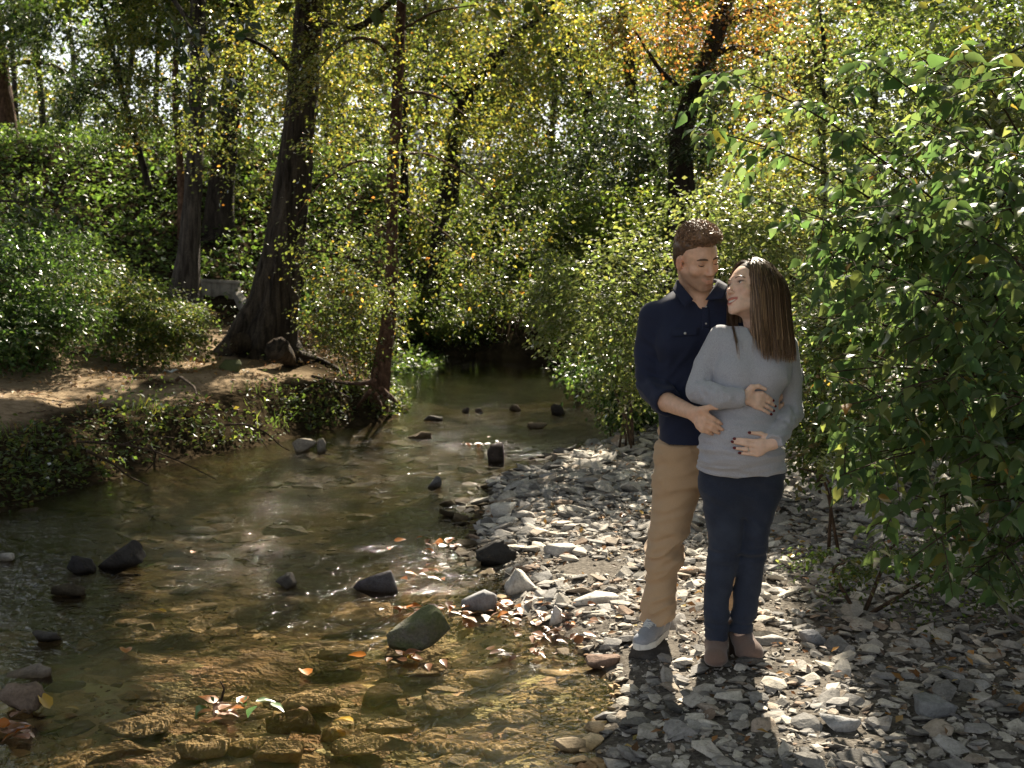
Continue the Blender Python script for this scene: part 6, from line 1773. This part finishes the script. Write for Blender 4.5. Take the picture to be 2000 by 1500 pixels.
    zend = P(1500, 684, 4.82)[2] + rg.uniform(-.02, .045, N) + .02 * np.clip(rg.normal(0, 1, N), -1, 1)
    inf = rg.uniform(1.04, 1.16, N)[:, None]
    hr = np.array([.078, .100, .086]) * hs
    off = rg.uniform(.002, .018, N); DX = P(1498, 650, 4.85)[0]; DZ = [P(1500, q, 4.85)[2] for q in (692, 667, 650, 622, 592, 565, 540, 515)]
    jit = rg.normal(0, .0035, (N, 3))
    for k in range(1, steps):
        d = norm(d * .62 + np.array([0, 0, -.50]) + rg.normal(0, .014, (N, 3)))
        p = p + d * .0135
        L = ((p - hc) / hs) @ HR; e = (L - np.array([0, -.018, .045])) / (hr / hs * inf); m = np.linalg.norm(e, axis=1)
        out = m < 1
        Lp = np.where(out[:, None], np.array([0, -.018, .045]) + e / np.maximum(m, 1e-6)[:, None] * (hr / hs * inf), L); p = hc + hs * Lp @ HR.T
        # cheeks and jaw keep the locks outside
        L = ((p - hc) / hs) @ HR; e = (L - np.array([0, .012, -.035])) / (np.array([.066, .074, .085]) * inf); m = np.linalg.norm(e, axis=1)
        Lp = np.where((m < 1)[:, None], np.array([0, .012, -.035]) + e / np.maximum(m, 1e-6)[:, None] * (np.array([.066, .074, .085]) * inf), L); p = hc + hs * Lp @ HR.T
        # the near locks drape over the shoulder, the far ones fall in front of the other shoulder
        yd = np.interp(p[:, 2], DZ, [4.772, 4.800, 4.822, 4.850, 4.872, 4.892, 4.935, 5.1]) + np.clip((p[:, 0] - DX) / .13, -1.2, 1.2) ** 2 * .055
        yf = np.interp(p[:, 2], DZ, [4.765, 4.800, 4.850, 4.930, 4.970, 5.0, 5.1, 5.2])
        tgt = np.where(side > 0, yd, yf) - off
        p[:, 1] = np.where((p[:, 1] < 5.02), np.minimum(p[:, 1], tgt), p[:, 1])
        stop = path[:, k - 1, 2] <= zend
        p = np.where(stop[:, None], path[:, k - 1], p)
        path[:, k] = p
    path += jit[:, None] * np.linspace(0, 1, steps)[None, :, None]
    # keep the face open
    Lall = ((path - hc) / hs) @ HR
    bad = ((Lall[:, :, 1] > .060) & (Lall[:, :, 2] < .055) & (Lall[:, :, 2] > -.13) & (np.abs(Lall[:, :, 0]) < .070)).any(1)
    path = path[~bad]; N = len(path)
    path = path[:, ::2]; steps = path.shape[1]
    w = rg.uniform(.0006, .0013, N)
    t = norm(np.gradient(path, axis=1)); outw = norm(path - (hc + HR @ np.array([0, -.02, -.05])))
    sd = norm(np.cross(t, outw + rg.normal(0, .35, (N, 1, 3))))
    wk = (w[:, None] * np.interp(np.arange(steps), [0, 1, steps - 4, steps - 1], [.8, 1, .9, .2])[None])[..., None]
    ring3 = np.stack([path + sd * wk, path - sd * wk], 2)
    i = np.arange(N * steps * 2).reshape(N, steps, 2)
    F = np.stack([i[:, :-1, 0], i[:, :-1, 1], i[:, 1:, 1], i[:, 1:, 0]], -1).reshape(-1, 4)
    hcol = np.where((rg.random(N) < .22)[:, None], (.27, .172, .098), (.115, .069, .040)) * rg.uniform(.65, 1.25, (N, 1))
    hcol = hcol[:, None, None] * np.interp(np.arange(steps), [0, steps * .35, steps], [.70, 1.0, 1.6])[None, :, None, None] * np.ones((1, 1, 2, 1))
    hair = mesh_np('hair', ring3.reshape(-1, 3), F, M_HAIR, True, hcol.reshape(-1, 3), me); local(hair, base); hair['kind'] = 'stuff'
    sc = Field(grid(hc[0] - .16, hc[0] + .16, .004), grid(hc[1] - .16, hc[1] + .16, .004), grid(hc[2] - .28, hc[2] + .18, .005))
    sc.ellipsoid(hc + hs * HR @ np.array([0, -.020, .046]), np.array([.078, .098, .084]) * hs, .005, 'add', HR)
    Wc = lambda v: hc + hs * HR @ np.asarray(v, float)
    sc.ellipsoid(Wc((0, -.045, -.02)), np.array([.072, .070, .090]) * hs, .03, 'add', HR)
    sc.ellipsoid(Wc((0, .125, .015)), np.array([.085, .085, .075]) * hs, .012, 'cut', HR)
    LK = [P(1505, 585, 4.950), P(1506, 625, 4.912), P(1505, 655, 4.868), P(1503, 680, 4.830)]
    sc.chain(LK, [.028, .034, .028, .014], .02)
    for q in (-1, 1): sc.ellipsoid(Wc((q * .05, .085, -.06)), np.array([.06, .075, .08]) * hs, .012, 'cut', HR)
    o = finish('scalp_hair', sc, M_HAIR, me, base, lambda V: np.repeat(np.array([[.038, .022, .013]]), len(V), 0), 1)

# ================================================================== THE MAN
def make_man():
    MY = 5.17
    base = P(1350, 1250, 5.25); base[2] = height(base[0], base[1])
    me = thing('person', 'man in navy shirt and tan chinos embracing the woman from behind', 'person', base)
    hc = P(1361, 504.5, 5.06); HR = rot_head(27, -16, 8); hs = 1.048
    neck0 = hc + hs * HR @ np.array([0, -.026, -.055]); neckb = P(1368, 590, 5.15)
    torso = [(560, 1332, 1412, .070, .02), (574, 1310, 1434, .085, .01), (588, 1285, 1455, .10, .0), (604, 1270, 1468, .11, 0), (640, 1268, 1475, .122, 0), (700, 1276, 1478, .128, 0), (760, 1284, 1472, .125, 0),
             (810, 1287, 1464, .122, 0), (850, 1288, 1458, .124, 0), (890, 1288, 1452, .126, 0)]
    tr = rowsp(torso, MY, .12)
    st = Field(grid(.52, 1.32, .0065), grid(4.72, 5.38, .0065), zgrid((1.00, 1.76, .0065)))
    st.loft(tr, .02, 0, 2.3, 4)
    st.ellipsoid(P(1335, 668, 5.08), (.10, .05, .07), .05); st.ellipsoid(P(1420, 668, 5.08), (.10, .05, .07), .05)
    stf = lambda px, py, off=0.0: P(px, py, (lambda q: (st.front(q[0], q[2]) or 5.05) - off)(P(px, py, 5.05)))
    s1 = P(1278, 618, 5.16); e1 = P(1273, 752, 5.17); c1 = P(1300, 784, 5.03); w1 = P(1352, 806, 4.80)
    m1 = P(1269, 690, 5.18)
    s2 = P(1462, 618, 5.18); e2 = P(1540, 735, 5.22); w2 = P(1531, 768, 4.985); c2 = e2 * .5 + w2 * .5
    st.chain([s1, m1], [.066, .064], .018); st.chain([m1, e1, c1], [.064, .062, .056], .008)
    st.chain([s2, P(1508, 680, 5.22), e2, c2], [.064, .060, .054, .048], .025)
    # rolled cuff: a thicker ring at the end of the sleeve
    dd = norm(w1 - c1); st.capsule(c1 - dd * .012, c1 + dd * .002, .060, .059, .004)
    st.capsule(c1 + dd * .062, c1 + dd * .12, .066, .066, .004, 'cut')
    # open V at the neck
    st.capsule(neckb + (0, .0, -.03), neck0, .070, .068, .008, 'cut'); st.ellipsoid(P(1376, 560, 5.04), (.034, .075, .038), .008, 'cut'); st.ellipsoid(P(1377, 578, 5.03), (.013, .06, .026), .008, 'cut')
    def sf(p):
        pr = PX(p); px, py = pr[:, 0], pr[:, 1]
        el = np.exp(-((px - 1268) / 34) ** 2 - ((py - 752) / 34) ** 2); up = np.exp(-((px - 1262) / 26) ** 2 - ((py - 690) / 60) ** 2)
        ar = np.exp(-((px - 1302) / 18) ** 2 - ((py - 690) / 70) ** 2); bo = sstep(1285, 1310, px)
        sk = np.stack([p[:, 2] * .55, p[:, 1] * 0, p[:, 0] * .5], 1)
        return -(folds(p + sk, 9, 9, 22, 31) * (.014 * el + .011 * up) + folds(p - sk, 14, 6, 7, 33) * (.010 * ar + .0065 * bo))
    st.displace(sf)
    # shirt tail: curved hem
    def hem(X, Y, Z):
        hz0, hz1 = P(1292, 862, 5.1)[2], P(1365, 886, 5.1)[2]; x0, x1 = P(1284, 870, 5.1)[0], P(1350, 870, 5.1)[0]
        t = np.clip((X - x0) / (x1 - x0), 0, 1); t = t * t * (3 - 2 * t)
        return Z - (hz0 + (hz1 - hz0) * t) + 0 * Y
    st.put(hem, (.5, 4.7, 1.0), (1.32, 5.4, 1.2), .004, 'cut')
    # placket and yoke seam as shallow lines
    for a, b in ((1378, 600), (1376, 700)): pass
    finish('shirt', st, M_SHIRT, me, base, None, 1)
    # collar
    f = lambda px, py, Y: P(px, py, Y)
    patch('collar', (f(1322, 546, 5.12), f(1354, 584, 5.02), f(1339, 602, 5.00), f(1313, 566, 5.07)), .010, .004, M_SHIRT, me, base, bow=(-.3, -1, .2))
    patch('collar', (f(1403, 545, 5.09), f(1378, 586, 5.02), f(1413, 583, 5.00), f(1421, 556, 5.06)), .008, .004, M_SHIRT, me, base, bow=(.3, -1, .2))
    # collar stand round the neck
    cs = [f(1324, 550, 5.11), f(1326, 550, 5.19), f(1345, 548, 5.24), f(1385, 548, 5.24), f(1404, 550, 5.18), f(1401, 551, 5.09)]
    o = mesh_np('collar_stand', *tube(cs, [.007, .009, .010, .010, .009, .007], 8, 36), M_SHIRT, True, parent=me); local(o, base)
    # pocket flap with a pale button, shirt buttons
    pk = patch('pocket_flap', (stf(1314, 640, .006), stf(1366, 640, .006), stf(1364, 654, .010), stf(1312, 657, .010)), .002, .003, M_SHIRT, me, base)
    def button(px, py, r, off=.011):
        c = stf(px, py, off); V, F = tube([c + (0, .002, 0), c, c - (0, .0016, 0)], [r, r, r * .75], 12, 5)
        o = mesh_np('button', V, F, M_BUTTON, True, parent=me); local(o, base)
    button(1338, 651, .0055, .014); button(1379, 599, .004)
    for a, b in ((600, 640), (640, 690)):
        patch('placket', (stf(1371, a, .004), stf(1385, a, .004), stf(1386, b, .004), stf(1372, b, .004)), .001, .003, M_SHIRT, me, base)
    button(1379, 632, .004); button(1379, 676, .004)
    # --- body
    bd = Field(grid(.52, 1.32, .0042), grid(4.66, 5.60, .0046), zgrid((.10, .28, .008), (.28, 1.02, .016), (1.02, 1.30, .0042), (1.30, 1.56, .009), (1.56, 1.98, .0034)))
    bd.loft(tr, .02, .05, 2.3, 2)
    RL = [(868, 1286, 1378, .115), (930, 1280, 1372, .112), (970, 1277, 1362, .105), (1000, 1276, 1350, .098), (1037, 1275, 1338, .088), (1063, 1270, 1332, .082), (1090, 1267, 1327, .080), (1130, 1265, 1320, .078), (1172, 1260, 1314, .076), (1206, 1257, 1312, .076)]
    LL = [(868, 1360, 1452, .115), (930, 1368, 1452, .112), (1000, 1384, 1450, .098), (1090, 1400, 1448, .080), (1170, 1408, 1450, .072), (1212, 1410, 1450, .072)]
    yR = lambda py: 5.19 + .06 * (py - 870) / 330.; yL = lambda py: 5.22 + .26 * (py - 870) / 330.
    bd.loft(rowsp([(850, 1292, 1446), (910, 1288, 1448)], 5.20, .10), .03, .035)
    bd.loft(rowsp(RL[:-2], yR, .08), .01, .022, 2.1, 2); bd.loft(rowsp(LL[:-1], yL, .08), .01, .022, 2.1, 2)
    ankR = P(1286, 1200, 5.25)
    bd.capsule(P(1290, 1150, 5.24), P(1284, 1222, 5.24), .045, .035, .02); bd.capsule(P(1430, 1150, 5.46), P(1432, 1222, 5.48), .045, .035, .02)
    bd.chain([s1, m1, e1, c1, w1], [.050, .050, .046, .042, .029], .015); bd.chain([s2, P(1508, 680, 5.22), e2, w2], [.048, .046, .042, .027], .015)
    bd.capsule(neckb + np.array([0, .01, -.05]), neck0, .068, .064, .03)
    bd.capsule(P(1352, 588, 5.15), P(1368, 600, 5.10), .05, .04, .04)
    hand(bd, w1, MAN_SIDE['kn'], MAN_SIDE['tp'], MAN_SIDE['th'], 1.10)
    g = lambda px, py, Y: P(px, py, Y)
    k2 = [g(1536, 786, 4.90), g(1534, 796, 4.895), g(1531, 807, 4.895), g(1528, 817, 4.90)]
    t2 = [g(1511, 801, 4.845), g(1511, 809, 4.845), g(1516, 819, 4.85), g(1521, 826, 4.855)]
    hand(bd, w2, k2, t2, [g(1524, 775, 4.90), g(1516, 786, 4.865), g(1512, 793, 4.85)], 1.05, .010)
    Wf, Lf = head(bd, hc, HR, hs, True)
    finish('body', bd, M_SKIN, me, base, lambda V: skin_colors(V, Lf, True, (.70, .44, .305)), 1)
    MN = flat_mat('natural_nail', (.52, .30, .22), .35)
    nails(me, base, list(zip(MAN_SIDE['tp'], [t - k for t, k in zip(MAN_SIDE['tp'], MAN_SIDE['kn'])])), .0062, MN)
    for q in (-1, 1):
        strip_tube(me, base, 'eyebrow', [[Wf((q * .012, .0930, .0185)), Wf((q * .028, .0925, .0230)), Wf((q * .042, .0845, .0220)), Wf((q * .051, .0740, .0165))]], [[.0034, .0046, .0042, .0018]], (.10, .060, .038), M_HAIR)
        strip_tube(me, base, 'eyelashes', [[Wf((q * .019, .0835, -.0030)), Wf((q * .026, .0872, -.0052)), Wf((q * .033, .0880, -.0060)), Wf((q * .041, .0850, -.0048)), Wf((q * .047, .0790, -.0015))]], [[.0008, .0013, .0015, .0014, .0007]], (.025, .015, .010), M_HAIR)
    # --- short curly hair
    hf = Field(grid(hc[0] - .15, hc[0] + .15, .003), grid(hc[1] - .18, hc[1] + .16, .003), grid(hc[2] - .10, hc[2] + .20, .003))
    Wc = lambda v: hc + hs * HR @ np.asarray(v, float)
    hf.ellipsoid(Wc((0, -.022, .046)), np.array([.0775, .098, .084]) * hs, .005, 'add', HR)
    hf.ellipsoid(Wc((0, .006, .098)), np.array([.068, .074, .046]) * hs, .03, 'add', HR)
    hf.ellipsoid(Wc((0, .064, .098)), np.array([.052, .022, .022]) * hs, .02, 'add', HR)
    hf.ellipsoid(Wc((0, -.055, -.012)), np.array([.066, .060, .075]) * hs, .03, 'add', HR)
    hf.ellipsoid(Wc((0, .118, .010)), np.array([.072, .060, .066]) * hs, .008, 'cut', HR)
    for q in (-1, 1):
        hf.ellipsoid(Wc((q * .075, .070, .010)), np.array([.040, .052, .060]) * hs, .008, 'cut', HR)
        hf.ellipsoid(Wc((q * .080, .0, -.045)), np.array([.040, .060, .050]) * hs, .008, 'cut', HR)
        hf.ellipsoid(Wc((q * .084, -.010, -.012)), np.array([.020, .026, .034]) * hs, .004, 'cut', HR)
    def curl(p):
        q = Lf(p); top = sstep(.04, .10, q[:, 2])
        a = fbm(p * 70, 2, 41); b = vnoise(p * 34 + a[:, None] * 1.6, 43)
        return -(np.abs(a - .5) * 2 * .006 + (b - .45) * .024) * top - (a - .5) * .003
    hf.displace(curl, .02)
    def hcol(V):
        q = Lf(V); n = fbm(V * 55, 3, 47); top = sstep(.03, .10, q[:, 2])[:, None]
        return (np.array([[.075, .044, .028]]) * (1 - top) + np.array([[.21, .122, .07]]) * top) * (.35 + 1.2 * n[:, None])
    finish('hair', hf, M_HAIR, me, base, hcol, 0)
    rg = R(610); N = 1300
    v = norm(rg.normal(0, 1, (N, 3))); v[:, 2] = np.abs(v[:, 2]); r0 = Wc((0, .0, .088))
    loc = np.array([0, .006, .088]) + v * np.array([.070, .082, .052]); loc = loc[(loc[:, 2] > .088)]; N = len(loc)
    root = np.array([Wc(a) for a in loc]); nv = norm(root - r0)
    tg = norm(np.cross(nv, rg.normal(0, 1, (N, 3)))); ph = rg.uniform(0, 6.3, N); ln = rg.uniform(.012, .040, N)
    u = np.linspace(0, 1, 8); pth = root[:, None] + nv[:, None] * (ln[:, None] * u * (1 - .35 * u))[..., None] * .9 + tg[:, None] * (ln[:, None] * .55 * np.sin(u * 3.2))[..., None]
    pth += np.cross(nv, tg)[:, None] * (ln[:, None] * .25 * np.sin(u * 5 + ph[:, None]))[..., None]
    t = norm(np.gradient(pth, axis=1)); sd = norm(np.cross(t, np.array([.2, -1, .3]))); nn = np.cross(t, sd); wk = (.0019 * (1 - .75 * u))[None, :, None]
    r3 = np.stack([pth + sd * wk, pth - sd * wk * .5 + nn * wk * .8, pth - sd * wk * .5 - nn * wk * .8], 2)
    i = np.arange(N * 24).reshape(N, 8, 3); j = np.roll(i, -1, 2); F = np.stack([i[:, :-1], j[:, :-1], j[:, 1:], i[:, 1:]], -1).reshape(-1, 4)
    cc = np.repeat(np.array([[.24, .14, .08]]) * rg.uniform(.4, 1.6, (N, 1)), 24, 0)
    o = mesh_np('hair_strands', r3.reshape(-1, 3), F, M_HAIR, True, cc, me); local(o, base); o['kind'] = 'stuff'
    # --- chinos
    ch = Field(grid(.52, 1.24, .0068), grid(4.94, 5.66, .0068), zgrid((.13, 1.14, .0068)))
    ch.loft(rowsp([(820, 1294, 1448, .108), (850, 1288, 1452, .116), (880, 1284, 1453, .119), (915, 1282, 1452, .117), (945, 1281, 1450, .110)], 5.195, .12), .045, .004, 2.3, 4)
    ch.loft(rowsp(RL, yR, .08), .02, 0, 2.15, 4); ch.loft(rowsp(LL, yL, .08), .012, 0, 2.15, 4)
    def cf(p):
        pr = PX(p); px, py = pr[:, 0], pr[:, 1]
        sk = np.stack([-p[:, 2] * .55, p[:, 1] * 0, -p[:, 0] * .35], 1)
        k = np.exp(-((py - 1075) / 55) ** 2); a = sstep(1130, 1190, py); h = sstep(990, 930, py)
        return -(folds(p + sk, 8, 6, 15, 51) * (.019 * k + .014 * a + .007) + folds(p - sk, 12, 8, 9, 52) * (.005 * k + .006 * h))
    ch.displace(cf, .04)
    # pocket slit
    ch.capsule(P(1300, 884, 5.06), P(1289, 935, 5.10), .003, .003, .004, 'cut')
    finish('chinos', ch, M_CHINO, me, base, None, 1)
    # --- sneakers
    def sneaker(heel, toe, gz):
        hq, tq = np.array(heel), np.array(toe); ax = tq - hq; ax[2] = 0; Ln = np.linalg.norm(ax); fx = ax / Ln; sx = np.array([-fx[1], fx[0], 0])
        M = np.stack([sx, fx, np.array([0, 0, 1.])], 1); o3 = np.array([hq[0], hq[1], gz])
        def foot(outset, z0, z1, rnd):
            u = np.array([0, .05, .15, .35, .55, .75, .88, .96, 1.0]); wl = np.array([.018, .028, .033, .034, .041, .046, .040, .026, .008]); cx = np.array([0, 0, 0, .002, .004, .003, -.001, -.004, -.005])
            return lambda X, Y, Z: np.maximum(np.maximum(np.abs(X - np.interp(Y / Ln, u, cx)) - np.interp(Y / Ln, u, wl) - outset, np.maximum(-Y - outset, Y - Ln - outset)), np.maximum(z0 - Z, Z - z1)) - rnd
        sf = Field(grid(-.07, .07, .003), grid(-.03, Ln + .03, .003), grid(-.01, .05, .003))
        sf.put(foot(-.002, .006, .026, .004), (-.07, -.03, -.01), (.07, Ln + .03, .05), .002)
        uf = Field(grid(-.07, .07, .003), grid(-.03, Ln + .03, .003), grid(.0, .14, .003))
        uf.chain([(0, .035, .050), (0, Ln * .45, .050), (0.002, Ln * .72, .040), (-.002, Ln - .040, .034)], [.040, .038, .038, .032], .02)
        uf.chain([(0, .048, .108), (0, Ln * .40, .080), (0, Ln * .62, .052)], [.034, .032, .030], .025)
        uf.ellipsoid((-.001, Ln - .045, .034), (.040, .044, .030), .012)
        uf.ellipsoid((0, .052, .152), (.029, .046, .036), .006, 'cut')
        uf.put(lambda X, Y, Z: Z - .024 + 0 * X + 0 * Y, (-.07, -.03, 0), (.07, Ln + .03, .03), .003, 'cut')
        def place(F3, nm, mat, it=1):
            V, F = F3.mesh(); V = smooth_mesh(V, F, it); W = o3 + V @ M.T
            o = mesh_np(nm, W, F, mat, True, parent=me); local(o, base); return o
        sn = place(uf, 'sneaker', M_SNEAK); so = mesh_np('sole', o3 + smooth_mesh(*(lambda a: (a[0], a[1]))(sf.mesh()), 1) @ M.T, sf.mesh()[1], M_WHITE, True, parent=me); local(so, base)
        # laces: crossings over the tongue and a bow
        def topz(x, y):
            i, j = int(np.argmin(abs(uf.x - x))), int(np.argmin(abs(uf.y - y))); w = np.where(uf.v[i, j] < 0)[0]
            return float(uf.z[w[-1]]) if len(w) else .07
        zt = lambda y: np.interp(y, [Ln * .40, Ln * .5, Ln * .62, Ln * .72, Ln * .8], [.108, .098, .084, .0785, .072])
        T = []
        for i in range(6):
            y0 = Ln * (.40 + .058 * i); y1 = y0 + Ln * .045; w = .024 - .0012 * i
            for q in (-1, 1):
                pts = [o3 + M @ np.array([q * w, y0, topz(q * w, y0) + .003]), o3 + M @ np.array([0, (y0 + y1) / 2, topz(0, (y0 + y1) / 2) + .0045 + .001 * q]), o3 + M @ np.array([-q * w, y1, topz(-q * w, y1) + .003])]
                T.append(tube(pts, [.0026] * 3, 6, 10))
        for q in (-1, 1):
            T.append(tube([o3 + M @ np.array(v) for v in ((0, Ln * .41, .112), (q * .025, Ln * .38, .122), (q * .046, Ln * .42, .100), (q * .038, Ln * .48, .088), (q * .012, Ln * .42, .110))], [.0026] * 5, 6, 24))
            T.append(tube([o3 + M @ np.array(v) for v in ((0, Ln * .41, .113), (q * .018, Ln * .50, .104), (q * .030, Ln * .60, .082))], [.0024] * 3, 6, 12))
        lo = mesh_np('laces', *join_tubes(T), M_WHITE, True, parent=me); local(lo, base)
    gz = .105
    h = P(1298, 1226, 5.33); t = P(1247, 1262, 5.06)
    sneaker(h, t, gz)
    h2 = P(1434, 1212, 5.56); t2_ = P(1428, 1230, 5.29)
    sneaker(h2, t2_, float(height(h2[0], h2[1])) + .01)
make_woman()
make_man()
